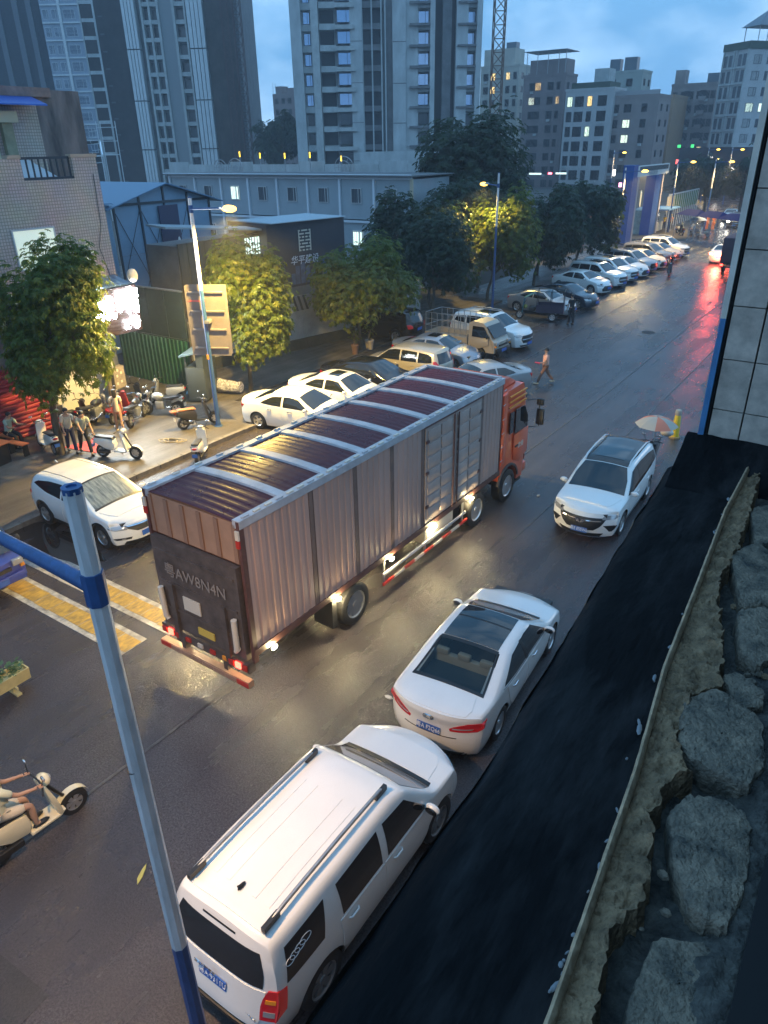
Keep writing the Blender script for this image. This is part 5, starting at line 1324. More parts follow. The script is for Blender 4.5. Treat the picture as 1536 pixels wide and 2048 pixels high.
# ---------------------------------------------------------------- parked cars on the left
M_SILB = mat('silver_blue_paint', (.30,.32,.36), .28, metal=.5, coat=.6)
PK = 'cars parked nose out along the left side'
s0 = make_sedan('white sedan parked first in the row behind the truck, tail towards the lamp pole', (-17.75,19.75,.01), rad(10), M_WHITE, PK)
make_sedan('white sedan with a black sunroof, second in the row behind the truck', (-17.75,22.35,.01), rad(4), M_WHITE, PK, sunroof=True)
make_sedan('black sedan parked between the white sunroof sedan and the champagne minivan', (-17.95,24.75,.01), rad(6), M_BLKCAR, PK)
make_wagon('champagne minivan parked tail out behind the truck cab', (-17.75,27.45,.01), rad(180), M_BEIGE, PK)
make_sedan('silver sedan with a sunroof parked beside the beige mini truck', (-17.75,30.05,.01), rad(3), M_SILB, PK, sunroof=True)
sv = make_suv('white SUV with a large dark grille parked beyond the beige mini truck', (-17.35,35.2,.01), rad(-5), M_WHITE, PK)
make_sedan('silver sedan standing double parked beside the orange truck cab', (-13.55,26.75,0), rad(-117), M_SILV, PK)
make_suv('black SUV parked under the second tree on the pavement', (-23.0,33.2,.10), rad(180), M_BLKCAR, PK, rails=False)
ps = make_sedan('pale silver sedan parked behind the dark purple tricycle', (-18.35,44.2,.01), rad(-6), M_SILV, PK, near=False)
M_GREYC = mat('grey_car_paint', (.16,.16,.17), .25, metal=.4, coat=.6)
W1 = {'silver_car_paint': M_WHITE, 'white_car_paint': M_WHITE}
def rowcar(src, label, x, y, r, paint=None):
    sw = {k: paint for k in ('silver_car_paint','white_car_paint')} if paint else None
    return dup(src, label, (x,y,.01), rad(r), PK, sw)
rowcar(ps, 'dark blue sedan parked behind the man in black', -17.9, 47.0, -8, M_NAVY)
rowcar(ps, 'white sedan parked first in the far row, just beyond the dark blue sedan', -18.9, 52.6, -14, M_WHITE)
rowcar(sv, 'white SUV with roof rails parked second in the far row', -18.8, 55.6, -13)
rowcar(sv, 'white tall SUV parked third in the far row', -18.8, 58.3, -13)
rowcar(ps, 'white sedan parked fourth in the far row', -18.7, 60.9, -12, M_WHITE)
rowcar(sv, 'silver grey SUV parked fifth in the far row', -18.8, 63.3, -12, M_SILB)
rowcar(ps, 'cream sedan parked sixth in the far row', -18.7, 65.9, -12, mat('cream_car_paint', (.66,.56,.42), .25, coat=.6))
rowcar(sv, 'dark grey SUV parked seventh in the far row', -18.9, 68.5, -10, M_GREYC)
rowcar(ps, 'champagne sedan parked eighth in the far row', -18.9, 71.3, -10, M_BEIGE)
rowcar(sv, 'white SUV parked at the far end of the row near the gate', -18.9, 74.0, -10)
rc = dup(ps, 'white sedan with glowing brake lights driving away beside the dark lorry', (-13.3,72.6,0), PI/2, None, {'silver_car_paint': M_WHITE, 'red_lens': emis('brake_light_lit', (1.0,.10,.04), 26)})
del rc['group']
lamp_light(rc, (-2.6,0,.8), 160, (1,.08,.04), .2)
FC = 'cars waiting in the distance down the road'
HL = emis('headlight_lit', (1.0,.95,.8), 22)
for k, (x, y, a, src, pt, lb) in enumerate(((-11.4,78.5,90,ps,M_SILV,'silver car ahead of the dark lorry by the right edge'),(-18.2,103.5,-88,sv,M_GREYC,'dark SUV facing the camera behind the blue canopies'),
      (-15.6,101,-90,sv,M_BLKCAR,'black SUV far down the road right of the dark SUV'),(-20.6,112,-86,ps,M_WHITE,'pale sedan far behind the dark SUV'),(-17.2,118,-86,ps,M_GREYC,'grey sedan with lit headlights farthest down the road'))):
    c = dup(src, lb, (x,y,.01), rad(a), FC, {'silver_car_paint': pt, 'white_car_paint': pt, **({'clear_lens': HL} if y > 100 else {})})
fb = 'motorbikes and scooters parked by the site gate'
sb = scooter('scooter parked nearest the gate hut in the far group', (-21.9,92.0,0), rad(120), M_SCB, fb)
for x, y, a, pt, lb in ((-21.0,93.0,100,M_SCW,'white scooter second in the far group by the gate'),(-20.3,91.6,140,M_SCS,'silver scooter under the pale blue umbrella far down the road'),(-22.6,94.3,70,M_SCC,'cream scooter in front of the gate hut'),(-19.2,90.6,160,M_SCW,'white scooter rightmost in the far group')):
    dup(sb, lb, (x,y,0), rad(a), fb, {'black_scooter_plastic': pt})
rs1 = dup(sb, 'dark scooter ridden along the middle of the road beside the far parked row', (-15.2,62.2,0), rad(-80), None); del rs1['group']
# central divider with a plant trough (only its end reaches the frame)
dv = thing('planter_trough', 'pale yellow plant trough on the road divider at the left edge', 'planter', (-12.55,4.45,0), 0)
M_TR = mat('yellow_trough', (.62,.54,.26), .5, var=.2, vscale=5)
m = MB()
for a, b in (((-.16,-.12),(-1.0,.78)),): pass
m.prism([(-.17,.48),(-.13,.20),(.13,.20),(.17,.48),(.15,.48),(.115,.22),(-.115,.22),(-.15,.48)], 'y', -1.1, .78); m.b2(-.15,.15,.755,.779,.22,.479); m.b2(-.114,.114,-1.1,.75,.225,.42); m.build('trough', M_TR, dv)
for y in (.45,-.8):
    MB().b2(-.05,.05,y-.03,y+.03,.05,.14).build('stand_post', M_TR, dv); MB().b2(-.20,.20,y-.05,y+.05,0,.05).build('stand_foot', M_TR, dv)
    MB().b2(-.19,.19,y-.02,y+.02,.14,.199).build('bracket', M_TR, dv)
rl = random.Random(4); m = MB()
for i in range(260):
    c = Vector((rl.uniform(-.17,.17), rl.uniform(-1.05,.74), .44+abs(rl.gauss(0,.09)))); a = rl.uniform(0,6.28); L_ = rl.uniform(.05,.14); w_ = L_*.35
    d = Vector((math.cos(a), math.sin(a), rl.uniform(-.3,.8))).normalized(); s_ = d.cross(Vector((0,0,1))).normalized()*w_
    m.add([c, c+d*L_*.5+s_, c+d*L_, c+d*L_*.5-s_], [(0,1,2,3)], 0 if rl.random() < .75 else 1)
kind(m.build('plants', [mat('trough_leaf', (.05,.11,.03), .45), mat('trough_leaf_pale', (.16,.20,.05), .45)], dv), 'stuff')
# ---------------------------------------------------------------- people
SKIN = mat('skin', (.42,.24,.16), .55); HAIR = mat('black_hair', (.012,.010,.010), .5)
def skin_mesh(name, V, E, Rr, m, parent, sub=1, extra=None):
    me = D.meshes.new(name); me.from_pydata(V, E, [])
    o = D.objects.new(name, me); COL.objects.link(o)
    md = o.modifiers.new('s', 'SKIN'); md.use_smooth_shade = True
    for i, r in enumerate(Rr):
        sv_ = me.skin_vertices[0].data[i]; sv_.radius = (r, r) if not isinstance(r, tuple) else r; sv_.use_root = (i == 0)
    md2 = o.modifiers.new('u', 'SUBSURF'); md2.levels = sub; md2.render_levels = sub
    dg = bpy.context.evaluated_depsgraph_get(); dg.update()
    nm = D.meshes.new_from_object(o.evaluated_get(dg)); D.objects.remove(o)
    if extra is not None:
        bm = bmesh.new(); bm.from_mesh(nm); e = extra.mesh('x', m, 60); bm.from_mesh(e); bm.to_mesh(nm); bm.free()
    nm.materials.clear(); nm.materials.append(m); nm.shade_smooth()
    return place(name, nm, parent)
def person(label, loc, rz, shirt, pants, h=1.68, thigh=(0,0), knee=(0,0), arm=(5,5), elbow=(15,15), lean=0, head=0, skirt=False, shorts=False, longhair=False, shoes=None, seated=None, helmet=None, group=None, stripe=None, armout=(6,6)):
    k = h/1.68; t = thing('person', label, 'person', loc, rz, group)
    r_ = rad; ln = r_(lean)
    def up(d, a=ln): return Vector((math.sin(a)*d, 0, math.cos(a)*d))
    pel = Vector((0,0,.93)); ch = pel+up(.36); nk = pel+up(.52); hd = nk + up(.155, ln+r_(head)); 
    legs = []
    for i, sg in enumerate((1,-1)):
        hip = pel+Vector((0,sg*.085,-.04)); a = r_(thigh[i]); b = a-r_(knee[i])
        kn = hip+Vector((math.sin(a),sg*.02,-math.cos(a)))*.42; an = kn+Vector((math.sin(b),0,-math.cos(b)))*.40
        legs.append((hip, kn, an))
    low = min(l[2].z for l in legs) - .075
    dz = -low if seated is None else seated - (pel.z - .13)
    off = Vector((0,0,dz))
    arms = []
    for i, sg in enumerate((1,-1)):
        sh = nk+Vector((0,sg*.175,-.06)); a = r_(arm[i])+ln*.3; b = a+r_(elbow[i])
        el = sh+Vector((math.sin(a),sg*math.sin(r_(armout[i])),-math.cos(a)))*.28; wr = el+Vector((math.sin(b),0,-math.cos(b)))*.24
        arms.append((sh, el, wr, Vector((math.sin(b),0,-math.cos(b)))))
    V = [pel]; E = []; Rr = [.105]
    def addv(p, par, r): V.append(p); E.append((par, len(V)-1)); Rr.append(r); return len(V)-1
    c = addv(ch, 0, .115); n = addv(nk-up(.03), c, .07); n2 = addv(nk+up(.04), n, .046)
    h1 = addv(hd-up(.03, ln+r_(head))+Vector((.015,0,0)), n2, .078); addv(hd+up(.085, ln+r_(head)), h1, .072)
    ex = MB()
    for hip, kn, an in legs:
        a = addv(hip, 0, .088); b = addv((hip+kn)/2, a, .078); q = addv(kn, b, .056); d = addv((kn+an)/2, q, .056); f = addv(an, d, .037)
        addv(an+Vector((.10,0,-.05)), f, .034)
    for i, (sh, el, wr, dd) in enumerate(arms):
        a = addv(sh, c if False else n, .052); b = addv(el, a, .038); w = addv(wr, b, .027); p = addv(wr+dd*.06, w, .034)
        s_ = Vector((0,1,0)); 
        for j, (o_, L_) in enumerate(((-.027,.06),(-.009,.075),(.009,.072),(.026,.055))):
            st = wr+dd*.075+s_*o_; mid = st+dd*L_*.5; ex.tube([st, mid, mid+(dd*.8+Vector((.5,0,-.1))).normalized()*L_*.5], [.0095,.009,.007], 5)
        st = wr+dd*.03+s_*(.03*(-1 if i == 0 else 1)); ex.tube([st, st+dd*.03+Vector((.03,0,.0)), st+dd*.065+Vector((.04,0,0))], [.011,.010,.008], 5)
    fx = Vector((math.cos(ln+r_(head)), 0, -math.sin(ln+r_(head))))
    ex.ball(hd+fx*.105-up(.01), (.02,.014,.024), 6, 4)
    for sg in (1,-1): ex.ball(hd+Vector((.0,sg*.083,-.01)), (.02,.012,.03), 6, 4)
    V = [(v+off)*k for v in V]; ex.v = [tuple((Vector(p)+off)*k) for p in ex.v]
    skin_mesh('body', [tuple(v) for v in V], E, [r*k for r in Rr], SKIN, t, 1, ex)
    face = MB()
    for sg in (1,-1): face.ball((hd+fx*.088+Vector((0,sg*.032,.012))+off)*k, .011*k, 6, 4)
    face.ball((hd+fx*.086+Vector((0,0,-.055))+off)*k, (.012*k,.026*k,.007*k), 6, 4); face.build('face_features', HAIR, t)
    # hair
    R_ = Matrix.Rotation(ln+r_(head), 4, 'Y'); hb = MB(); hb.ball((hd+off+Vector((-.022,0,.045)))*k, (.098*k,.092*k,.088*k), 12, 8, 0, R_)
    if longhair: hb.ball((hd+off+Vector((-.065,0,-.06)))*k, (.062*k,.09*k,.17*k), 10, 7, 0, R_)
    hb.build('hair', HAIR, t, 60)
    if helmet: MB().ball((hd+off+Vector((-.01,0,.05)))*k, (.125*k,.115*k,.10*k), 12, 8).build('helmet', helmet, t, 60)
    # shirt
    SV = [ch-up(.02)]; SE = []; SR = [(.155,.115)]
    def sa(p, par, r): SV.append(p); SE.append((par, len(SV)-1)); SR.append(r); return len(SV)-1
    w1 = sa(pel+up(.03), 0, (.155,.118)); 
    if skirt: sa(pel-Vector((0,0,.14)), w1, (.20,.155))
    else: sa(pel-Vector((0,0,.045)), w1, (.155,.12))
    top = sa(nk-up(.045), 0, (.10,.082)); sa(nk+up(.0), top, .06)
    for sh, el, wr, dd in arms:
        a = sa(sh, top, .07); sa(sh+(el-sh)*.72, a, .062)
    skin_mesh('shirt', [tuple((v+off)*k) for v in SV], SE, [tuple(q*k for q in r) if isinstance(r, tuple) else r*k for r in SR], shirt, t, 1)
    if not skirt:
        PV_ = [pel+Vector((0,0,.02))]; PE = []; PR = [(.125,.105)]
        for hip, kn, an in legs:
            q = [(hip,.10),((hip+kn)/2,.088)] + ([(hip+(kn-hip)*.85,.085)] if shorts else [(kn,.072),((kn+an)/2,.070),(an+Vector((0,0,.02)),.066)])
            par = 0
            for p, r in q: PV_.append(p); PE.append((par, len(PV_)-1)); PR.append(r); par = len(PV_)-1
        skin_mesh('trousers' if not shorts else 'shorts', [tuple((v+off)*k) for v in PV_], PE, [tuple(q*k for q in r) if isinstance(r, tuple) else r*k for r in PR], pants, t, 1)
    for hip, kn, an in legs:
        m = MB(); p = (an+off)*k; m.ball((p.x+.065*k, p.y, p.z-.038*k), (.135*k,.05*k,.042*k), 10, 6); m.build('shoe', shoes or M_TRIM, t, 60)
    return t
C = lambda n, c: mat(n, c, .85)
CREAM = C('cream_cloth', (.58,.50,.38)); SAGE = C('sage_cloth', (.34,.36,.28)); NAVYC = C('navy_cloth', (.015,.02,.06)); BLKC = C('black_cloth', (.014,.014,.017)); WHC = C('truck_lit_cloth', (.88,.44,.31))  # white shirt carries the orange light of the truck in its colour
GREENC = C('pale_green_cloth', (.34,.42,.34)); YELC = C('yellow_vest', (.70,.45,.03)); ORC = C('orange_vest', (.60,.16,.05)); BRNC = C('brown_cloth', (.24,.12,.08))
WSH = C('warm_lit_shoe', (.80,.56,.34))  # warm light put into the white of the shoes
pw = person('person in white shirt and brown trousers crossing the road with a pink umbrella', (-11.97,29.84,0), rad(213), WHC, BRNC, 1.63, thigh=(27,-24), knee=(6,16), arm=(15,-12), elbow=(70,12), shoes=WSH)
pk = MB(); pk.tube([(.30,.2,.98),(.52,.2,1.03)], [.045,.03], 8); tag(pk.build('folded_umbrella', mat('pink_cloth', (.65,.06,.10), .6), None, 50, loc=(-11.97,29.84,0), rotz=rad(213)), 'pink folded umbrella held out by the person crossing the road', 'umbrella')
person('person all in black standing in the road beside the dark purple tricycle', (-15.4,41.7,0), rad(150), BLKC, BLKC, 1.72, thigh=(8,-6), knee=(4,4), lean=6)
person('person in cream tee and navy trousers, hand at the mouth, beside the tree trunk', (-22.55,13.10,PV), rad(-20), CREAM, NAVYC, 1.68, thigh=(10,-14), knee=(4,10), arm=(30,10), elbow=(115,20), lean=8, head=22)
b2_ = person('person in a grey green tee and striped dark trousers leaning forward by the white scooter', (-22.05,13.30,PV), rad(-15), SAGE, BLKC, 1.72, thigh=(22,-12), knee=(8,24), arm=(12,48), elbow=(20,12), lean=20, head=26)
person('person with long dark hair in an oversized cream tee walking by the motorbikes', (-22.95,15.4,PV), rad(150), CREAM, CREAM, 1.62, thigh=(14,-14), knee=(4,14), arm=(10,-6), elbow=(20,10), skirt=True, longhair=True, shoes=WSH)
person('person in a pale green tee and dark trousers sitting by the orange table', (-25.0,12.25,PV), rad(12), GREENC, BLKC, 1.70, thigh=(82,80), knee=(80,85), arm=(35,35), elbow=(60,60), lean=14, head=25, seated=.45)
person('person in a light shirt riding the cream scooter at the lower left edge', (-9.03,2.8,0), rad(86), C('pale_lime_cloth', (.55,.55,.40)), CREAM, 1.70, thigh=(74,74), knee=(74,74), arm=(42,42), elbow=(28,28), lean=6, seated=.80, shorts=True)
person('person in dark clothes riding the scooter down the middle of the road', (-15.25,62.5,0), rad(-80), BLKC, BLKC, 1.70, thigh=(76,76), knee=(76,76), arm=(42,42), elbow=(28,28), seated=.80, helmet=M_SCW)
person('person in a yellow vest standing left of the helmeted worker at the gate hut', (-24.9,95.6,.1), rad(-60), YELC, NAVYC, 1.66, group='site workers at the gate hut')
person('person in a yellow helmet and vest standing at the gate hut', (-24.2,95.9,.1), rad(-110), ORC, BLKC, 1.70, helmet=YELC, group='site workers at the gate hut')
for x, y, lb in ((-20.6,98.4,'person in orange left of two in the far crowd under the canopies'),(-19.8,98.0,'person in orange right of two in the far crowd under the canopies')):
    person(lb, (x,y,0), rad(-70), ORC, ORC, 1.65, group='people in orange far down the road')
tb = thing('table', 'orange picnic table in front of the red shutter at the left edge', 'table', (-24.25,11.0,PV), rad(10))
M_ORT = mat('orange_table_top', (.62,.17,.06), .35)
MB().b2(-.75,.75,-.45,.45,.70,.74).build('table_top', M_ORT, tb, bevel=.01)
for x in (-.6,.6): MB().b2(x-.04,x+.04,-.35,.35,0,.70).build('leg', M_TRIM, tb)
for lx, ly, lb in ((-24.05,11.98,'orange bench with dark legs beyond the orange table'),(-25.0,12.2,'orange bench under the seated person')):
    bn = thing('bench', lb, 'bench', (lx,ly,PV), rad(10), 'orange benches')
    MB().b2(-.42,.42,-.15,.15,.41,.45).build('seat', M_ORT, bn, bevel=.01)
    for x in (-.34,.34): MB().b2(x-.03,x+.03,-.10,.10,0,.41).build('leg', M_TRIM, bn)

# ---------------------------------------------------------------- trees
M_BARK = mat('tree_bark', (.11,.085,.06), .85, var=.5, vscale=9, bump=.6, bscale=20, stretch=(1,1,.3))
def leaf1(n, c):
    m = mat(n, c, .40, spec=.4); nt_ = m.node_tree; b = nt_.nodes['Principled BSDF']; o_ = nt_.nodes['Material Output']
    tl_ = nt_.nodes.new('ShaderNodeBsdfTranslucent'); tl_.inputs['Color'].default_value = (c[0]*1.5, c[1]*1.5, c[2]*.8, 1)
    mx = nt_.nodes.new('ShaderNodeMixShader'); mx.inputs[0].default_value = .38
    nt_.links.new(b.outputs[0], mx.inputs[1]); nt_.links.new(tl_.outputs[0], mx.inputs[2]); nt_.links.new(mx.outputs[0], o_.inputs['Surface']); return m
def leafm(n, c, c2): return [leaf1(n, c), leaf1(n+'_young', c2)]
LV = leafm('broad_leaf', (.078,.112,.012), (.13,.142,.014))
LVD = leafm('dark_leaf', (.022,.043,.022), (.033,.056,.024))
def tree(label, base, cen, rad_, H, n, seed, mats=None, leaf=.17, rosette=7, trunk_r=.10, name='broadleaf_tree', droop=.6, group=None, hollow=.5, lobes=9):
    """base: trunk foot; cen: crown centre offset (dx,dy,z); rad_: crown radii"""
    rr = random.Random(seed); t = thing(name, label, 'tree', base, 0, group)
    cx, cy, cz = cen; rx, ry, rz = rad_
    LB = []
    for i in range(lobes):
        a = 2*PI*i/lobes*2.4 + rr.uniform(-.4,.4); u = rr.uniform(-.85,.95); q = math.sqrt(max(0,1-u*u))
        f = rr.uniform(.5,.72); LB.append((Vector((cx+rx*q*f*math.cos(a), cy+ry*q*f*math.sin(a), cz+rz*u*f)), rr.uniform(.38,.56)))
    LB.append((Vector((cx,cy,cz)), .62))
    tk_ = MB(); top = Vector((cx*.8, cy*.8, cz+rz*.45)); fk = Vector((cx*.25, cy*.25, max(.8, cz-rz*.85)))
    tk_.tube([(0,0,0),(.02,.01,fk.z*.5),fk,(fk+top)/2,top], [trunk_r*1.25,trunk_r,trunk_r*.85,trunk_r*.5,trunk_r*.15], 9)
    for p, s_ in LB[:-1]:
        st = fk+(top-fk)*rr.uniform(0,.6); mid = (st+p)/2+Vector((0,0,.12*rz)); tk_.tube([st, mid, p], [trunk_r*.5, trunk_r*.3, trunk_r*.10], 6)
    tk_.build('trunk', M_BARK, t, 60)
    vs = []; fs = []; ms = []
    for i in range(n):
        p0, s_ = LB[rr.randrange(len(LB))]
        while True:
            d = Vector((rr.gauss(0,1), rr.gauss(0,1), rr.gauss(0,1))).normalized()
            if d.z > -.75 or rr.random() < .4: break
        f = (hollow + (1-hollow)*rr.random()**.6)*(1+.12*rr.gauss(0,1))
        c = p0 + Vector((d.x*rx*s_*f, d.y*ry*s_*f, d.z*rz*s_*f))
        ax = (d + Vector((0,0,.7)) + Vector((rr.gauss(0,.3), rr.gauss(0,.3), rr.gauss(0,.3)))).normalized()
        e1 = ax.orthogonal().normalized(); e2 = ax.cross(e1)
        young = 1 if rr.random() < .25 else 0; ph = rr.uniform(0, 6.28); L_ = leaf*rr.uniform(.75,1.25)
        for k in range(rosette):
            a = ph + 2*PI*k/rosette + rr.uniform(-.2,.2); od = e1*math.cos(a)+e2*math.sin(a)
            dn = Vector((0,0,-1)); d0 = (od + ax*.35).normalized(); d1 = (od*.8 + dn*droop*rr.uniform(.5,1.4)).normalized()
            sd_ = d0.cross(ax).normalized()*L_*.2; m1 = c+d0*L_*.45; tip = m1+d1*L_*.62
            o = len(vs); vs += [c, m1+sd_, tip, m1-sd_]; fs.append((o,o+1,o+2,o+3)); ms.append(young)
    mb = MB(); mb.v = [tuple(v) for v in vs]; mb.f = fs; mb.m = ms
    mb.build('crown', mats or LV, t)
    return t
tree('full green street tree beside the glowing shop sign at the left edge', (-22.8,12.8,PV), (.3,.5,4.75), (1.85,1.85,2.75), 7.4, 5600, 21, leaf=.155, lobes=12, trunk_r=.12)
tree('street tree glowing yellow green in the lamp light right of the billboard', (-22.4,21.9,PV), (.25,.3,3.75), (1.75,1.75,2.65), 6.3, 5000, 22, leaf=.155, lobes=12, trunk_r=.09)
tree('wide green street tree with potted plants at its foot behind the parked black sedan', (-22.4,30.0,.10), (.1,.0,3.35), (3.0,2.9,2.45), 5.7, 6200, 23, leaf=.16, lobes=14, trunk_r=.10)
tree('dark green street tree behind the beige mini truck', (-22.6,37.6,.10), (.4,.3,3.55), (2.1,2.1,2.65), 6.2, 3000, 24, LVD, leaf=.18, lobes=12)
tree('tree with its top lit yellow behind the slim lamp pole', (-22.9,45.5,.01), (.8,.6,4.3), (2.5,2.5,3.3), 7.6, 4000, 25, LV, leaf=.18, lobes=13)
tree('dark tree behind the first cars of the far row', (-22.8,53.0,.01), (.8,.5,4.3), (2.4,2.4,3.1), 7.3, 1800, 26, LVD, leaf=.28, lobes=12)
tree('dark tree beside the blue gate at the end of the far row', (-23.0,62.0,.01), (.9,.5,4.2), (2.5,2.5,3.0), 7.1, 1700, 27, LVD, leaf=.30, lobes=12)
tree('low dark tree between the two trees behind the far row', (-24.5,57.5,.01), (.3,.2,3.0), (2.3,2.3,2.2), 5.2, 1200, 28, LVD, leaf=.30, lobes=9)
tree('tall dark tree rising above the street trees in front of the unfinished tower', (-31.0,56.0,0), (.4,.2,7.3), (4.6,4.6,4.6), 11.6, 3400, 29, LVD, leaf=.36, lobes=18, trunk_r=.22, droop=.35)
tree('dark tree squeezed behind the slim lamp pole', (-25.2,41.5,.01), (.3,.2,4.0), (2.5,2.5,3.2), 7, 1700, 41, LVD, leaf=.28, lobes=11)
tree('dark tree behind the lamp lit tree', (-26.0,50.0,.01), (.3,.2,4.3), (2.7,2.7,3.4), 7.6, 1700, 42, LVD, leaf=.30, lobes=11)
tree('dark tree at the corner of the gate behind the far row', (-26.5,68.0,.01), (.3,.2,3.6), (2.6,2.6,3.0), 6.6, 1300, 43, LVD, leaf=.32, lobes=10)
tree('dark tree in the yard left of the tall dark tree', (-29.0,43.0,0), (.2,.2,4.2), (2.4,2.4,3.4), 7.4, 1300, 44, LVD, leaf=.30, lobes=10)
tree('dark tree left of the tall dark tree', (-27.0,48.0,0), (.2,.2,4.6), (2.9,2.9,3.0), 7.4, 1500, 30, LVD, leaf=.30, lobes=11)
tree('far dark tree right of the gate sign', (-27.0,125.0,0), (-1.2,0,5.0), (4.6,3.5,3.0), 8, 1100, 31, LVD, leaf=.55, lobes=10, trunk_r=.2)
tree('far dark tree with street lights behind it down the road', (-21.5,122.0,0), (0,0,5.0), (3.6,3.6,3.0), 8, 900, 32, LVD, leaf=.5, lobes=10, trunk_r=.2)
tree('big dark tree at the right edge beside the tiled wall', (-14.5,112.0,0), (.0,0,8.4), (4.3,4.0,5.4), 13.5, 1900, 33, LVD, leaf=.55, lobes=14, trunk_r=.25)
tree('dark tree far behind the yard between the two towers', (-101.4,112.9,0), (0,0,11.0), (4.2,4.2,4.8), 16, 800, 34, LVD, leaf=.9, lobes=12, trunk_r=.4)
for x, y, r_, lb, mm in ((-22.15,29.3,.20,'dark clay pot with a leggy plant left of two under the wide street tree', mat('clay_pot', (.16,.09,.07), .7)),(-22.1,30.5,.24,'pale concrete pot with a leggy plant right of two under the wide street tree', mat('pale_pot', (.42,.36,.30), .8))):
    p = thing('potted_plant', lb, 'potted plant', (x,y,.10), 0, 'potted plants')
    MB().lathe([(r_*.75,0),(r_,.42),(r_*1.08,.44),(r_*1.05,.5),(r_*.9,.5),(r_*.88,.42),(.001,.42)], 14).build('pot', mm, p, 40)
    m = MB(); rr = random.Random(int(x*10))
    for k in range(7): m.tube([(0,0,.4),(rr.uniform(-.1,.1),rr.uniform(-.1,.1),.8),(rr.uniform(-.25,.25),rr.uniform(-.25,.25),1.15)], [.018,.014,.006], 5)
    m.build('stems', M_BARK, p)
    m = MB()
    for k in range(60):
        c = Vector((rr.gauss(0,.16), rr.gauss(0,.16), rr.uniform(.7,1.25))); d = Vector((rr.gauss(0,1),rr.gauss(0,1),rr.gauss(-.3,.5))).normalized(); s_ = d.orthogonal().normalized()*.03
        m.add([c, c+d*.07+s_, c+d*.14, c+d*.07-s_], [(0,1,2,3)])
    m.build('foliage', LV[0], p)
# ---------------------------------------------------------------- buildings
def brickmat(name, c, mort, w, h, gapw=.012, rough=.45):
    m = D.materials.new(name); m.use_nodes = True; n = m.node_tree; b = n.nodes['Principled BSDF']; l = n.links.new; MATS[name] = m
    t = n.nodes.new('ShaderNodeTexCoord'); sp = n.nodes.new('ShaderNodeSeparateXYZ'); l(t.outputs['Object'], sp.inputs[0])
    ad = n.nodes.new('ShaderNodeMath'); l(sp.outputs['X'], ad.inputs[0]); l(sp.outputs['Y'], ad.inputs[1])
    cb = n.nodes.new('ShaderNodeCombineXYZ'); l(ad.outputs[0], cb.inputs['X']); l(sp.outputs['Z'], cb.inputs['Y'])
    k = n.nodes.new('ShaderNodeTexBrick'); k.offset = 0; k.inputs['Scale'].default_value = 1; k.inputs['Brick Width'].default_value = w; k.inputs['Row Height'].default_value = h
    k.inputs['Mortar Size'].default_value = gapw; k.inputs['Color1'].default_value = (*c, 1); k.inputs['Color2'].default_value = (*[q*.86 for q in c], 1); k.inputs['Mortar'].default_value = (*mort, 1)
    l(cb.outputs[0], k.inputs['Vector'])
    x = n.nodes.new('ShaderNodeTexNoise'); x.inputs['Scale'].default_value = .8; x.inputs['Detail'].default_value = 6; l(t.outputs['Object'], x.inputs['Vector'])
    mx = n.nodes.new('ShaderNodeMix'); mx.data_type = 'RGBA'; mx.blend_type = 'MULTIPLY'; mx.inputs['Factor'].default_value = .45
    l(k.outputs['Color'], mx.inputs['A']); l(x.outputs['Color'], mx.inputs['B']); l(mx.outputs['Result'], b.inputs['Base Color']); b.inputs['Roughness'].default_value = rough
    return m
M_MOS = brickmat('pink_mosaic_tile', (.68,.52,.45), (.32,.26,.23), .105, .105)
M_STAIN = mat('stained_render', (.22,.18,.165), .9, var=.7, vscale=1.6, stretch=(1,1,.25), col2=(.05,.045,.045))
M_CONC = mat('grey_concrete', (.48,.52,.52), .85, var=.35, vscale=.6, stretch=(1,1,.4), detail=6)
M_CONCD = mat('dark_concrete', (.17,.175,.18), .85, var=.4, vscale=.7)
M_CONCL = mat('pale_concrete', (.45,.48,.47), .85, var=.3, vscale=1)
M_NET = mat('dark_scaffold_net', (.05,.044,.045), .95, var=.6, vscale=.5, detail=8)
M_NETB = mat('brown_scaffold_net', (.09,.07,.06), .95, var=.6, vscale=.5, detail=8)
M_WINB = mat('sky_blue_window', (.30,.38,.52), .10, metal=.85, spec=.8)
M_VOID = mat('recess_shade', (.045,.05,.06), .9)  # shade inside openings and balconies put in as a flat dark colour
M_WIND = mat('dark_window', (.04,.046,.058), .15, spec=.5)
M_FRAME = mat('dark_window_frame', (.03,.035,.045), .5)
M_FRW = mat('white_window_frame', (.5,.5,.5), .5)
M_LITW = emis('lit_window_warm', (1.0,.78,.36), .6); M_LITC = emis('lit_window_cool', (.80,1.0,.88), .5)
M_PANEL = mat('pale_cladding', (.58,.62,.63), .5, var=.1, vscale=1)
WM = {}
def win_mesh(w, h, glass, frame, d=.12, split=True):
    k = (w, h, glass.name, frame.name, split)
    if k in WM: return WM[k]
    m = MB(); m.b2(-w/2, w/2, .02, .04, -h/2, h/2, 0); f = .06
    m.b2(-w/2, w/2, -d*.3, .03, h/2-f, h/2, 1); m.b2(-w/2, w/2, -d*.3, .03, -h/2, -h/2+f, 1); m.b2(-w/2, -w/2+f, -d*.3, .03, -h/2+f, h/2-f, 1); m.b2(w/2-f, w/2, -d*.3, .03, -h/2+f, h/2-f, 1)
    if split: m.b2(w*.16, w*.16+f, -d*.25, .03, -h/2+f, h/2-f, 1)
    WM[k] = m.mesh('window', [glass, frame]); return WM[k]
def win(parent, x, y, z, w, h, glass=None, frame=None, rz=0, split=True):
    o = place('window', win_mesh(w, h, glass or M_WIND, frame or M_FRAME, split=split), parent, (x, y, z))
    if rz: o.rotation_euler = (0,0,rz)
    return o
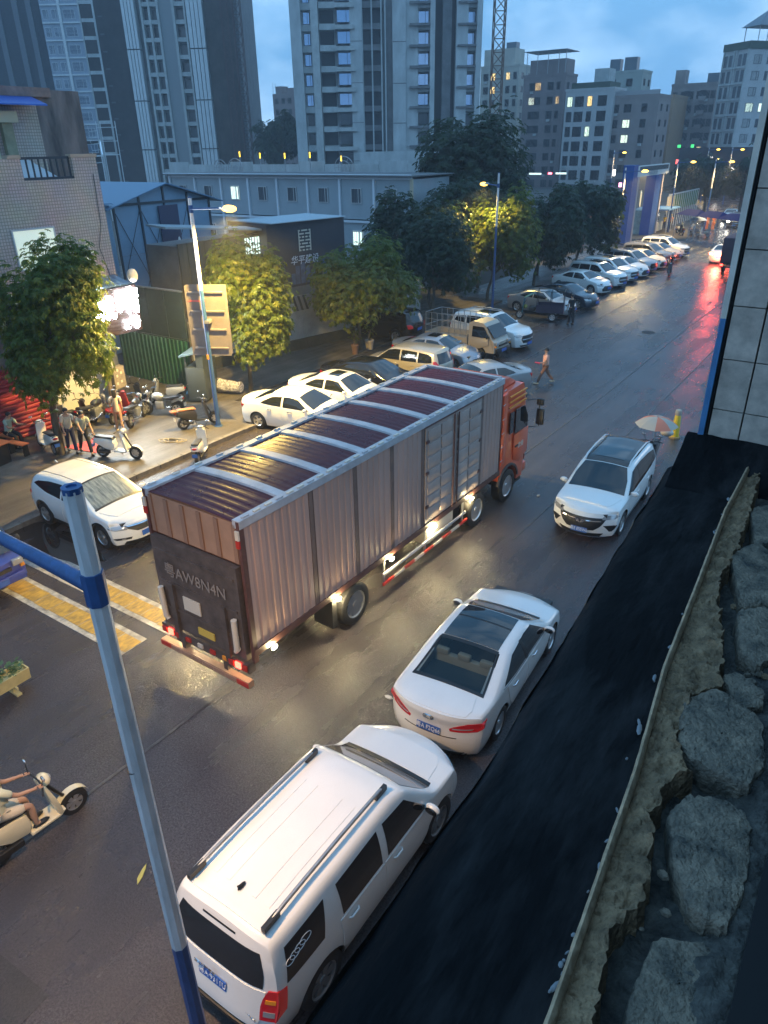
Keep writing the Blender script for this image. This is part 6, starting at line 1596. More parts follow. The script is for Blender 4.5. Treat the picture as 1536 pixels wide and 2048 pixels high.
def camloc(xc, yc):      # position given right / ahead of the view direction
    return (xc*math.cos(YAW)-yc*math.sin(YAW), xc*math.sin(YAW)+yc*math.cos(YAW), 0)
rw = random.Random(9)

# --- left tiled house
hs = thing('tiled_house', 'pink mosaic tiled house with a walled balcony and blue awning at the left edge', 'house', (-25.2,18.05,0))
MB().b2(-9,0,-24,0,5.26,8.78).build('tiled_storey', M_MOS, hs)
MB().b2(-9,-.55,-24,-.25,.0,5.25).build('ground_floor', mat('grey_render', (.20,.19,.18), .85, var=.3), hs)
for a, b, z in ((-1.0,.0,9.45),(-6.5,-2.95,9.45),(-24,-6.5,9.45)): MB().b2(-.24,.0,a,b,8.781,z).build('parapet', M_MOS, hs)
for a, b in ((-1.04,.04),(-3.4,-2.92)): MB().b2(-.27,.03,a,b,9.45,9.56).build('parapet_cap', mat('tan_coping', (.42,.31,.23), .7), hs)
m = MB(); m.b2(-.20,-.05,-2.95,-1.0,8.781,8.86); m.b2(-.16,-.10,-2.95,-1.0,9.42,9.50); m.build('balcony_rail', M_FRAME, hs)
for k in range(9): MB().b2(-.15,-.11,-2.9+.23*k-.025,-2.9+.23*k+.025,8.86,9.42).build('rail_bar', M_FRAME, hs)
MB().b2(-8.9,-2.6,-24,1.6,8.781,11.7).build('upper_block', M_STAIN, hs)
MB().b2(-2.6,-2.52,-24,-.35,9.0,11.2).build('upper_tiles', M_MOS, hs)
MB().b2(-2.58,-2.44,-24,.3,11.45,11.75).build('roof_band', mat('pinkish_band', (.30,.20,.17), .8, var=.4), hs)
m = MB(); m.prism([(-2.5,11.40),(-1.55,11.12),(-1.55,11.17),(-2.5,11.46)], 'y', -14, -.5)
m.build('awning', mat('blue_awning', (.02,.10,.42), .35, coat=.3), hs)
MB().b2(-2.515,-2.46,-6,-2.15,9.1,11.05).build('lit_wall', mat('lit_yellow_wall', (.62,.60,.42), .8, var=.35, vscale=1.2), hs)  # yellow light on this wall part put into its colour
MB().b2(-2.50,-2.30,-1.95,-1.55,9.0,10.9).build('pillar', mat('olive_pillar', (.30,.29,.19), .8, var=.3), hs)
MB().b2(-2.46,-2.2,-2.25,-1.35,10.6,10.95).build('air_conditioner', mat('cream_box', (.55,.52,.36), .5), hs)
m = MB(); m.prism([(-2.2,9.0),(-.6,8.82),(-.6,8.86),(-2.2,9.4)], 'y', -2.6, -1.3); m.build('white_sheet', mat('white_sheet', (.50,.53,.56), .6), hs)
MB().b2(.0,.012,-3.80,-2.28,6.0,7.24).build('window_pane', emis('dim_lit_window', (.80,.85,.68), .18), hs)
for a, b, c, d in ((-3.85,-3.80,5.95,7.29),(-2.28,-2.23,5.95,7.29),(-3.80,-2.28,7.24,7.29),(-3.80,-2.28,5.95,6.0)): MB().b2(.0,.04,a,b,c,d).build('window_frame', M_FRW, hs)
MB().b2(.0,.05,-4.1,.01,5.24,5.34).build('lower_edge', M_STAIN, hs)
MB().tube([(.03,-.25,8.9),(.03,-.3,7.2),(.03,-.55,6.4),(.03,-.3,5.3)], .012, 5).build('hanging_wire', M_FRAME, hs)
aw = thing('shop_awning', 'blue corrugated awning over the glowing shop sign', 'awning', (-25.2,17.0,5.2))
for k in range(16):
    y = -3.2+k*.26; m = MB(); m.prism([(.0,.12),(1.0,-.12),(1.0,-.09),(.0,.15)], 'y', y, y+.235); m.build('corrugated_sheet', mat('awning_blue_grey', (.10,.17,.26), .4, .3), aw)
m = MB(); m.ball((0,0,0), (.22,.20,.26), 8, 6); tag(m.build('hanging_bag', mat('white_bag', (.6,.54,.46), .5), None, 60, loc=(-24.35,18.15,5.35)), 'crumpled white sack on the end of the blue awning at the house corner', 'bag')
# shop sign
sg_ = thing('shop_sign', 'dark red shop sign with overexposed glowing white characters beside the tree', 'sign', (-24.4,17.30,4.13))
M_SRED = mat('sign_red', (.016,.003,.004), .6)
for k in range(12): MB().b2(-.06,.0,-4.2,.95,-.86+k*.145,-.86+k*.145+.135).build('sign_slat', M_SRED, sg_)
MB().b2(-.12,-.06,-4.2,.95,-.88,.90).build('sign_box', M_FRAME, sg_)
M_GLYPH = emis('white_neon', (.93,1.0,1.0), 30)
for s_, y, z, sz in (('城',-.62,.12,.95),('晴',.45,.25,1.08),('2号',.50,-.55,.52),('阳',-1.75,.1,.95),('光',-2.8,.1,.95)):
    text(s_, sz, M_GLYPH, sg_, (.05, y, z), (PI/2,0,PI/2), 'glowing_character', .03)
al = D.lights.new('sign_glow', 'AREA'); al.shape = 'RECTANGLE'; al.size = 3.6; al.size_y = 1.2; al.energy = 150*LAMP_W; al.color = (.86,.97,1.0)
ao = D.objects.new('sign_glow', al); COL.objects.link(ao); ao.parent = sg_; ao.location = (.14,-1.2,0); ao.rotation_euler = (0,-PI/2,0)
# ground floor: red shutter, white wall, pole
sh = thing('red_shutter', 'red corrugated shutter behind the seated person at the left edge', 'shutter', (-25.45,10.0,PV))
for k in range(16): m = MB(); m.prism([(0,k*.165),(.05,k*.165+.05),(.05,k*.165+.11),(0,k*.165+.16)], 'y', -6.0, 4.5); m.build('slat', mat('red_shutter_paint', (.27,.018,.035), .4, var=.2), sh)
ww = thing('shop_wall', 'white shop wall between the red shutter and the utility pole', 'wall', (-25.5,14.6,PV))
MB().b2(-.1,.05,0,2.7,0,3.05).build('wall_panel', mat('white_wall', (.62,.60,.55), .6, var=.15), ww); MB().b2(.05,.09,0,2.7,0,.25).build('skirting', M_STAIN, ww)
m = MB(); m.add([(0,0,0),(1.5,.3,0),(.3,1.25,0),(0,0,.02),(1.5,.3,.02),(.3,1.25,.02)], [(3,4,5),(2,1,0),(0,1,4,3),(1,2,5,4),(2,0,3,5)])
tag(m.build('red_mat', mat('red_cloth', (.45,.06,.06), .85), loc=(-23.3,13.2,PV+.004)), 'red cloth mat lying on the pavement behind the two standing people', 'mat')
up = thing('utility_pole', 'brown utility pole with a spotted meter box at the corner of the shop', 'pole', (-24.95,16.65,PV))
MB().tube([(0,0,0),(0,0,3.2)], .09, 8).build('pole', mat('brown_pole', (.22,.17,.13), .8, var=.4), up)
MB().b2(-.02,.24,.10,.62,1.0,1.85).build('meter_box', mat('meter_box', (.30,.25,.20), .6, var=.4, vscale=6), up)
for y, z in ((.22,1.2),(.42,1.25),(.25,1.5),(.45,1.6),(.3,1.72)): MB().b2(.241,.248,y-.04,y+.04,z-.05,z+.05).build('sticker', M_DULLW, up)
MB().tube([(.08,.1,1.9),(.12,.3,2.3),(.1,.1,2.6)], .018, 6).build('cable_loop', M_TRIM, up)
# green hoarding with dark screens above
hd_ = thing('green_hoarding', 'green corrugated hoarding with dark screens above, behind the motorbikes', 'fence', (-29.2,20.5,PV))
M_GRN = mat('green_sheet', (.02,.10,.065), .45, .2, var=.3, vscale=2); M_DSC = mat('dark_screen', (.025,.045,.05), .6, var=.3)
for k in range(18): m = MB(); x = k*.26; m.prism([(x,0),(x+.04,-.05),(x+.15,-.05),(x+.19,0),(x+.255,0),(x+.255,.012),(x,.012)], 'z', 0, 2.15); m.build('corrugated_sheet', M_GRN, hd_)
for k in range(4): MB().b2(k*1.18,k*1.18+1.15,.02,.06,2.2,4.2).build('screen_panel', M_DSC, hd_)
MB().b2(0,4.72,-.01,.08,4.2,4.26).build('top_rail', M_STEEL, hd_)
MB().b2(0,4.70,-.02,.08,2.15,2.2).build('middle_rail', M_DSC, hd_)
# site wall
sw_ = thing('site_wall', 'white rendered site wall with a dark base behind the street trees', 'wall', (-26.7,22.5,.1), -math.atan2(2.3,10.5))
for k in range(7): MB().b2(-.1,.1,k*2.2,k*2.2+2.18,.55,2.35).build('wall_panel', mat('dirty_white_wall', (.40,.39,.36), .8, var=.3, vscale=1.5), sw_)
MB().b2(-.14,.16,0,15.4,0,.55).build('wall_base', mat('dark_mossy_base', (.05,.055,.045), .9, var=.5), sw_)
for k in range(5): MB().tube([(.16,3.0+k*.55,0),(.2,3.05+k*.55,1.5),(.12,2.9+k*.6,2.5)], .03, 5).build('leaning_pole', M_BARK, sw_)
# --- prefab two storey cabins
pf = thing('prefab_cabins', 'long two storey row of grey prefab cabins with barred windows', 'building', (-29.6,46.2,0))
M_CAB_ = mat('cabin_panel', (.33,.38,.41), .55, var=.12, vscale=.8); M_CFR = mat('cabin_frame', (.62,.66,.70), .5)
for s_ in range(3):
    z = 1.75-2.95+2.95*s_
    for k in range(8):
        x = -3.12*(k+1)
        MB().b2(x+.06,x+3.06,.06,5.5,z+.12,z+2.85).build('cabin_wall', M_CAB_, pf)
        MB().b2(x-.09,x+.085,-.08,.2,z,z+2.95).build('cabin_post', M_CFR, pf)
        if s_:
            lit = (s_ == 2 and k == 5) or (s_ == 1 and k == 1)
            w = win(pf, x+1.5, .02, z+1.72, .95, 1.05, M_LITC if lit else mat('cabin_window', (.09,.11,.13), .3), M_FRW)
            for q in range(5): MB().b2(-.38+.16*q,-.36+.16*q,-.06,-.045,-.5,.5).build('window_bar', M_FRAME, w)
    MB().b2(-25.05,.06,-.085,.2,z+2.83,z+2.99).build('cabin_beam', M_CFR, pf)
MB().b2(-25.3,.3,-.45,5.8,7.72,7.80).build('cabin_roof', M_CONCD, pf)
MB().tube([(-25.3,-.4,7.86),(.3,-.4,7.84)], .035, 5).build('roof_pipe', M_CFR, pf)
MB().b2(-.02,.22,-.06,.05,5.9,7.6).build('lit_corner_post', mat('warm_lit_corner', (.5,.42,.3), .6), pf)  # warm light on the corner put into the post colour
# --- blue gable hall
bh = thing('blue_hall', 'pale blue prefab hall with a gable, steel bracing and a navy banner', 'building', (-33.0,24.1,0))
M_HALL = mat('pale_blue_panel', (.20,.32,.44), .45, var=.12, vscale=1); M_HST = mat('dark_steel_frame', (.03,.045,.06), .5)
for k, (a, b) in enumerate(((0,1.6),(1.62,3.2),(3.22,4.8),(4.82,6.35))):
    for z0, z1 in ((0,2.4),(2.42,4.8),(4.82,7.2)): MB().b2(-.06,.0,a,b,z0,z1).build('wall_panel', M_HALL, bh)
m = MB(); m.prism([(0,7.22),(6.35,7.22),(3.2,8.05)], 'x', -.06, 0); m.build('gable_panel', M_HALL, bh)
for sg, (y0, y1) in (('l',(3.2,-.7)),('r',(3.2,7.05))):
    z1_ = 7.08
    m = MB(); m.add([(.45,y0,8.14),(.45,y1,z1_),(-13,y1,z1_),(-13,y0,8.14),(.45,y0,8.08),(.45,y1,z1_-.06),(-13,y1,z1_-.06),(-13,y0,8.08)], [(0,1,2,3),(7,6,5,4),(0,4,5,1),(1,5,6,2),(2,6,7,3),(3,7,4,0)])
    m.build('roof_slope', mat('blue_roof_sheet', (.11,.20,.30), .4, .2), bh)
for y in (0,1.6,3.2,4.8,6.35): MB().b2(.0,.07,y-.05,y+.05,0,7.25 if y in (0,6.35) else (7.6 if y != 3.2 else 8.0)).build('steel_post', M_HST, bh)
MB().b2(.0,.08,0,6.35,7.16,7.28).build('tie_beam', M_HST, bh)
for y in (0,1.6,3.2):
    for z in (.2,3.6): 
        MB().tube([(.04,y,z),(.04,y+1.6,z+3.4)], .018, 4).build('brace', M_HST, bh); MB().tube([(.04,y+1.6,z),(.04,y,z+3.4)], .018, 4).build('brace', M_HST, bh)
MB().b2(.10,.14,2.7,4.0,5.1,7.05).build('banner', mat('navy_banner', (.03,.04,.09), .6), bh)
for y in (3.3,3.9,4.5): MB().tube([(.5,y,2.6),(.5,y,4.6)], .02, 5).build('stair_rail_post', M_HST, bh)
for z in (3.0,3.6,4.2): MB().tube([(.5,3.2,z),(.5,4.6,z+.1)], .02, 5).build('stair_rail', M_HST, bh)
m = MB(); m.ball((.52,3.5,5.0), (.05,.12,.5), 6, 5); m.build('hung_cloth', M_PANEL, bh)
lw = thing('blue_shed', 'low blue corrugated roof shed behind the tiled house', 'shed', (-36,19.0,0))
for k in range(10): m = MB(); y = k*.5; m.add([(3.2,y,7.35),(3.2,y+.46,7.35),(-6,y+.46,7.75),(-6,y,7.75),(3.2,y,7.31),(3.2,y+.46,7.31),(-6,y+.46,7.71),(-6,y,7.71)], [(0,1,2,3),(7,6,5,4),(0,4,5,1),(1,5,6,2),(2,6,7,3),(3,7,4,0)]); m.build('roof_sheet', MATS['blue_roof_sheet'], lw)
MB().b2(-6,3.0,.05,4.9,0,7.25).build('shed_wall', M_HALL, lw)
# --- dark site office with canopy and company board
of = thing('site_office', 'dark corrugated site office with a long thin canopy roof', 'building', (-27.0,22.4,0))
M_OFW = mat('brown_corrugated', (.10,.085,.065), .6, var=.4, vscale=1, stretch=(1,3,.3))
for k in range(22): y = .4+k*.265; MB().b2(-.08-.03*(k % 2),-.03*(k % 2),y,y+.262,2.6,5.85).build('corrugated_sheet', M_OFW, of)
MB().b2(-2.2,-.12,.4,6.3,0,5.75).build('office_body', M_CONCD, of)
m = MB(); m.add([(.3,-.4,6.66),(.3,6.6,5.97),(-1.0,6.6,6.05),(-1.0,-.4,6.74),(.3,-.4,6.58),(.3,6.6,5.89),(-1.0,6.6,5.97),(-1.0,-.4,6.66)], [(0,1,2,3),(7,6,5,4),(0,4,5,1),(1,5,6,2),(2,6,7,3),(3,7,4,0)]); m.build('canopy', mat('canopy_sheet', (.30,.35,.38), .4, .3), of)
w = MB().b2(.0,.03,4.6,5.7,4.9,5.7).build('window', M_LITC, of)
for q in range(6): MB().b2(.03,.05,4.66+.19*q,4.70+.19*q,4.9,5.7).build('window_bar', M_FRAME, w)
bo = thing('company_board', 'large dark board with a white lattice emblem and brushed white characters', 'sign', (-26.35,27.9,3.1), -rad(9))
M_BRD = mat('dark_board', (.045,.04,.05), .45, var=.2, vscale=1)
MB().b2(-3.2,.0,0,5.3,0,3.2).build('board', M_BRD, bo)
MB().b2(-3.0,.3,.1,5.2,3.2,3.24).build('board_top', mat('pale_roof', (.36,.42,.46), .5), bo)
MB().b2(-3.1,.01,.1,5.2,-3.0,.0).build('board_base', M_CONCD, bo)
E_ = MB()
yc, zc_ = 2.45, 2.25
for r_ in range(7):
    z = zc_+.48-r_*.16
    if r_ % 2 == 0: segs = [(-.42,-.30),(-.20,.20),(.30,.42)] if r_ % 4 == 0 else [(-.42,-.28),(-.18,-.04),(.06,.20),(.30,.42)]
    else: segs = [(-.42,-.05),(.05,.42)]
    for a, b in segs: E_.b2(.0,.02,yc+a,yc+b,z-.035,z+.035)
E_.b2(.0,.02,yc-.42,yc-.36,zc_-.52,zc_+.52); E_.b2(.0,.02,yc+.36,yc+.42,zc_-.52,zc_+.52)
E_.build('emblem', M_DULLW, bo)
text('华平建设', .48, mat('board_letters', (.62,.64,.68), .5), bo, (.012, 2.35, 1.28), (PI/2,0,PI/2), 'board_lettering', .008, shear=.25)
m = MB()                                                        # printed skyline under the lettering
for y, h, w in ((1.55,.55,.25),(1.85,.9,.28),(2.2,1.05,.3),(2.55,.85,.3),(2.9,.6,.28),(3.5,.7,.22),(3.75,1.1,.26)): m.b2(.0,.006,y-w/2,y+w/2,.12,.12+h)
m.build('printed_skyline', mat('board_blue_print', (.08,.13,.22), .5, var=.5, vscale=3), bo)
st = thing('striped_fence', 'short fence with dark diagonal stripes below the company board', 'fence', (-25.3,28.4,2.1), -rad(9))
MB().b2(0,.05,0,3.6,0,.75).build('fence_panel', mat('grey_fence', (.22,.22,.23), .6), st)
for k in range(3): m = MB(); m.prism([(.1+k*.34,0),(.24+k*.34,0),(-.02+k*.34,.75),(-.16+k*.34,.75)], 'x', .05, .06); m.build('stripe', M_FRAME, st)
# --- yard wall and yard lights in front of the towers
yw = thing('yard_wall', 'pale concrete yard wall above the prefab roof', 'wall', (-73,62.0,0))
for k in range(12): MB().b2(k*3.3,k*3.3+3.26,0,.2,0,8.15+ (0 if k % 3 else .25)).build('wall_panel', M_CONC, yw)
yg = 'yard posts with yellow lamps behind the prefab roof'
for k, (x, z) in enumerate(((-60.5,8.9),(-57.6,8.75),(-54.2,8.7),(-50.9,8.75),(-47.0,8.4))):
    p = thing('yard_light', ('first','second','third','fourth','fifth')[k]+' yard post from the left with a glowing yellow tube above the prefab roof', 'light', (x,61.0,6.5), 0, yg)
    MB().tube([(0,0,0),(0,0,z-6.5)], .05, 6).build('post', M_STEEL, p); MB().tube([(0,0,z-6.5),(0,0,z-6.5+.5)], .055, 8).build('lamp_tube', emis('yellow_tube', (1.0,.62,.04), 1.6), p)
    MB().tube([(-.8,0,.9),(.8,0,.9)], .04, 5).build('crossbar', M_STEEL, p)
for k, (x, r_, lb) in enumerate(((-63.2,.75,'steel hoop reel left of the yard lights'),(-60.9,.85,'steel hoop reel among the left yard lights'),(-46.4,.95,'steel hoop reel right of the yard lights below the unfinished tower'))):
    p = thing('hoop_reel', lb, 'reel', (x,60.6,7.9), .3, 'steel hoop reels in the yard')
    for q in (1.0,.6,.25): MB().tube([(r_*q*math.cos(a),0,r_*q*math.sin(a)) for a in np.linspace(0,2*PI,22)], .04, 5, caps=False).build('hoop', M_STEEL, p)
    for a in range(6): MB().tube([(0,0,0),(r_*math.cos(a*PI/3),0,r_*math.sin(a*PI/3))], .025, 4).build('spoke', M_STEEL, p)
    MB().tube([(0,0,-1.4),(0,0,-r_)], .06, 5).build('stand', M_STEEL, p)

# --- unfinished central tower
tc_ = thing('unfinished_tower', 'raw grey concrete apartment tower with bay windows in the middle of the skyline', 'tower', camloc(0,140), YAW)
def slab(name, x0, x1, y0, y1, z0, z1, m, p=None): return MB().b2(x0,x1,y0,y1,z0,z1).build(name, m, p or tc_)
TH = 46
slab('tower_core', -13.9,17.5,2.6,22,0,TH, M_CONC)
for x0, x1, y0, m_ in ((-14.0,-12.2,.9,M_CONC),(-10.5,-9.3,-.3,M_CONCL),(-4.2,-2.25,.3,M_CONC),(2.8,5.0,.2,M_CONC),(5.02,7.0,.5,M_CONC),(9.0,9.8,.3,M_CONC),(11.1,12.6,1.2,M_CONCD),(13.3,15.2,.2,M_CONC),(16.6,17.5,.1,M_CONC)):
    slab('wall_pier', x0,x1,y0,2.61,0,TH, m_)
slab('slot_shade', 9.82,11.08,2.2,2.59,0,TH, M_DARK); slab('slot_shade', 12.62,13.28,2.0,2.59,0,TH, M_DARK)  # shade in the slots put in as near-black slabs
slab('thin_reveal', 1.6,2.78,1.4,2.59,0,TH, M_CONCD)
for x in (-2.2,-.62,.95,1.6): slab('mullion_pier', x-.1,x+.12,1.0,2.605,0,TH, M_CONC)
nf = 15
for k in range(nf):
    z = 28.67+2.95*4 - 2.95*k; low = k > 8
    g_ = M_WINB if not low else M_WIND
    win(tc_, -11.4, 2.50, z, 1.1, 1.7, M_WINB if not low else M_WIND); slab('spandrel', -12.2,-10.5,1.6,2.6,z-1.9,z-1.0, M_CONC)
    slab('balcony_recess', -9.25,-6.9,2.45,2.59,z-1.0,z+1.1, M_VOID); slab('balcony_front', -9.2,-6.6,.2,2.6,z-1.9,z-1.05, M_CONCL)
    slab('balcony_slab', -6.6,-3.4,-.2,2.6,z-1.85,z-1.25, M_CONCL)
    w_ = win(tc_, -5.15, 1.1, z+.05, 2.3, 1.75, g_); slab('bay_wall', -4.0,-3.0,1.0,2.6,z-1.24,z+1.1, M_CONC); slab('bay_side', -6.6,-6.3,1.0,2.6,z-1.24,z+1.1, M_CONCD)
    for x0, x1 in ((-2.1,-.72),(-.5,.85)):
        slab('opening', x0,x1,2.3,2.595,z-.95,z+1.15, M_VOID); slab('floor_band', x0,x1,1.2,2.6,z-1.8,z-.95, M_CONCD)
    win(tc_, 8.0, 2.45, z-.1, 1.75, 1.7, g_); slab('window_wall', 7.02,7.1,.8,2.6,z-1.8,z+1.1, M_CONC); slab('window_ledge', 5.6,9.0,-.1,2.6,z-1.55,z-1.2, M_CONCD); slab('spandrel', 7.0,9.0,.9,2.6,z-2.0,z-1.56, M_CONC)
    win(tc_, 15.95, 2.3, z-.3, 1.35, 1.65, g_); slab('window_ledge', 13.5,16.6,-.2,2.6,z-1.6,z-1.3, M_CONCD); slab('spandrel', 15.2,16.6,.8,2.6,z-2.1,z-1.61, M_CONC)
    if k % 2: slab('stain_band', -4.2,-2.25,.27,.3,z-.6,z-.5, M_CONCD); slab('stain_band', 2.8,5.0,.17,.2,z-.8,z-.68, M_CONCD)
MB().b2(-3,14,-6,-5.7,0,8.9).build('podium_wall', M_CONC, tc_)
# --- left towers
tl = thing('cladded_tower', 'dark netted tower with pale cladding strips and white window grid at the left', 'tower', camloc(-40,165), YAW)
def sl(name, x0, x1, y0, y1, z0, z1, m): return MB().b2(x0+40,x1+40,y0,y1,z0,z1).build(name, m, tl)
sl('tower_core', -56.5,-26.6,2,24,0,50, M_CONCD)
sl('safety_net', -56.6,-48.3,1.0,2.01,0,50, M_NET); sl('safety_net', -32.8,-27.2,1.0,2.01,0,50, M_NETB)
for x0, x1 in ((-48.3,-45.8),(-36.0,-32.9)):
    n = 4; w = (x1-x0)/n
    for k in range(n):
        for j in range(6):
            z0_ = 1.2+j*8.7; sl('cladding_panel', x0+k*w+(.06 if k else 0), x0+(k+1)*w-.06, .2, 2.0, z0_, z0_+8.5, M_PANEL)
sl('white_frame', -44.85,-44.45,.4,2.0,0,50, M_CONCL); sl('white_frame', -43.35,-42.95,.4,2.0,0,50, M_CONCL); sl('white_frame', -41.75,-41.3,.4,2.0,0,50, M_CONCL)
sl('grey_panel', -41.3,-38.8,.9,2.0,0,50, mat('grey_render_panel', (.24,.26,.27), .8)); sl('white_frame', -38.8,-38.3,.3,2.0,0,50, M_CONCL); sl('white_frame', -36.6,-36.25,.5,2.0,0,50, M_CONCL)
for k in range(17):
    z = 32.7+2.87*5-2.87*k
    for x0, x1 in ((-44.45,-43.35),(-42.95,-41.75),(-38.3,-36.6)):
        sl('frame_band', x0,x1,.6,2.0,z-1.45,z-.75, M_CONCL)
        win(tl, (x0+x1)/2+40, 1.9, z+.15, x1-x0-.04, 1.75, M_WIND, M_FRAME, split=False)
    sl('net_light', -53.2,-52.4,.9,1.0,z-.1,z+.15, mat('net_tie', (.08,.085,.09), .8))
bt = thing('blue_window_tower', 'blue grey apartment block with rows of white framed windows at the far left', 'tower', camloc(-63,166), YAW)
MB().b2(-1,6.3,0,20,12,52).build('tower_body', mat('blue_grey_facade', (.30,.36,.44), .6, var=.2, vscale=.5), bt)
MB().b2(2.45,2.95,-.35,0,12,52).build('white_pilaster', M_PANEL, bt)
MB().b2(-16,-.9,1,20,0,52).build('dark_wing', mat('dark_wing', (.055,.06,.075), .9, var=.4), bt)
for x in (-9.5,-6.0,-3.4): MB().b2(x-.5,x+.5,.6,1,0,52).build('wing_strip', mat('wing_strip', (.13,.14,.16), .8), bt)
for k in range(13):
    z = 33.2+2.87*4-2.87*k
    for x in (-.1,1.6): win(bt, x, -.02, z, 1.2, 1.6, mat('blue_grey_window', (.07,.11,.17), .3, spec=.4), M_PANEL)
    win(bt, 4.4, -.02, z, 2.2, 1.6, MATS['blue_grey_window'], M_PANEL)
    MB().b2(-.9,6.3,-.25,0,z-1.5,z-1.25).build('floor_band', M_PANEL, bt)
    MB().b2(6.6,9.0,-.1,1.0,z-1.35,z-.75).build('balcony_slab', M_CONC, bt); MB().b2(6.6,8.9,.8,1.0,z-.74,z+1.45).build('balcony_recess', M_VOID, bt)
MB().b2(8.95,9.3,-.2,1.4,0,52).build('corner_post', M_CONC, bt); MB().b2(6.3,6.55,-.2,1.4,0,52).build('corner_post', M_CONC, bt)
sf = thing('scaffold_frame', 'pale steel scaffold frame standing in front of the dark netted tower', 'scaffold', camloc(-39.5,120), YAW)
for x in (-1.8,-1.2,1.0): MB().tube([(x,0,0),(x,0,13.6)], .06, 6).build('upright', M_PANEL, sf)
for z in (9.2,11.0,12.8): MB().tube([(-1.8,0,z),(1.0,0,z)], .05, 6).build('ledger', M_PANEL, sf)
for z in np.linspace(8.2,12.4,6): MB().tube([(-1.8,0,z),(-3.0,0,z-.1),(-3.1,0,z+.6)], .04, 5).build('bracket', M_PANEL, sf)
def mast(label, loc, rz, w, z0, z1, m, name='tower_crane_mast'):
    t = thing(name, label, 'crane mast', loc, rz); n = int((z1-z0)/w/1.05)
    for x in (-w/2,w/2):
        for y in (0,w): MB().tube([(x,y,z0),(x,y,z1)], w*.055, 4).build('mast_leg', m, t)
    for k in range(n):
        a, b = z0+(z1-z0)*k/n, z0+(z1-z0)*(k+1)/n
        q = MB(); q.tube([(-w/2,0,a),(w/2,0,b)], w*.04, 4); q.tube([(w/2,0,a),(-w/2,0,b)], w*.04, 4); q.tube([(-w/2,0,b),(w/2,0,b)], w*.04, 4); q.tube([(-w/2,0,a),(-w/2,w,b)], w*.04, 4); q.tube([(w/2,0,a),(w/2,w,b)], w*.04, 4)
        q.build('lattice_bay', m, t)
    return t
M_MAST = mat('rusty_mast', (.20,.11,.07), .7, var=.3); M_MASTR = mat('dark_red_mast', (.10,.05,.045), .7, var=.3)
mast('lattice crane mast rising behind the street lamp right of the central tower', camloc(21.5,148), YAW, 1.9, 0, 46, M_MAST)
mast('dark lattice hoist mast along the right edge of the netted tower', camloc(-26.2,163), YAW, 1.5, 0, 50, M_MASTR, 'hoist_mast')
mast('second dark lattice hoist mast, just left of the first on the netted tower', camloc(-28.6,163.5), YAW, 1.2, 0, 50, M_MASTR, 'hoist_mast')

# --- apartment blocks to the right, aligned with the road
S_ = 1.28
def apt(label, X0, X1, v, depth, ztop, wall, cols, lit=(), fh=2.95, s=S_, glass=None, win_w=1.5, win_h=1.6, side=True, roof=None, balc=(), rz=0, frame=None, sidewall=None, nfl=8):
    w = (X1-X0)*s; z1 = 9.62+(ztop-9.62)*s
    t = thing('apartment_block', label, 'building', (X0*s, v*s, 0), rz, 'apartment blocks along the far right skyline')
    MB().b2(0, w, 0, depth, 0, z1).build('walls', wall, t)
    MB().b2(-.1, w+.1, -.1, depth+.1, z1, z1+.5).build('parapet', wall, t)
    for k in range(nfl):
        z = z1-2.0-fh*k
        for i, c in enumerate(cols):
            c, ww_ = (c if isinstance(c, tuple) else (c, win_w))
            L_ = dict(lit).get((k, i))
            win(t, c*w, -.02, z, ww_, win_h, L_ or glass or M_WIND, frame or M_FRAME)
            if not L_ and (k*7+i*3) % 4 == 0: MB().b2(c*w-.35, c*w+.35, -.45, -.1, z-win_h/2-.6, z-win_h/2-.12).build('air_conditioner', M_CONCL, t)
        for c, ww_ in balc:
            MB().b2(c*w-ww_/2, c*w+ww_/2, -.9, 0, z-1.25, z-.35).build('balcony', sidewall or wall, t); win(t, c*w, -.02, z+.2, ww_*.8, 1.5, M_WIND)
        if side:
            for y in np.linspace(.25, .75, 2): win(t, w+.02, y*depth, z, 1.2, 1.4, glass or M_WIND, frame or M_FRAME, rz=PI/2)
    for q in (roof or []):
        n_, x0, x1, y0, y1, h0, h1, m_ = q; MB().b2(x0*w, x1*w, y0, y1, z1+h0, z1+h1).build(n_, m_, t)
    return t
M_A = mat('cream_facade', (.48,.45,.38), .85, var=.2, vscale=.5); M_Bf = mat('brown_tile_facade', (.22,.165,.155), .75, var=.25, vscale=.5); M_Cf = mat('white_tile_facade', (.47,.47,.46), .7, var=.15, vscale=.5)
M_Df = mat('taupe_facade', (.27,.22,.20), .8, var=.2, vscale=.5); M_Ef = mat('mixed_facade', (.30,.25,.23), .8, var=.45, vscale=.35, detail=8); M_Of = mat('orange_lit_facade', (.42,.24,.12), .8, var=.2, vscale=.5); M_TANK = mat('roof_tank', (.10,.13,.16), .4, .3); M_PLANT = mat('roof_plants', (.02,.045,.02), .8)
apt('cream apartment block behind the crane mast with two lit yellow windows on its left', -79.3,-70.9,150,8,23.2, M_A, [(.14,1.4),(.33,1.3),(.72,1.1),(.9,.9)], {(0,1):M_LITW,(1,1):M_LITW,(0,2):mat('dim_warm_window', (.4,.33,.16), .4, emit=(1,.8,.4), estr=.5)},
    roof=[('roof_room',.06,.85,.4,6,.5,4.0,M_A),('water_tank',.55,.8,2,4,4.0,5.4,M_TANK)])
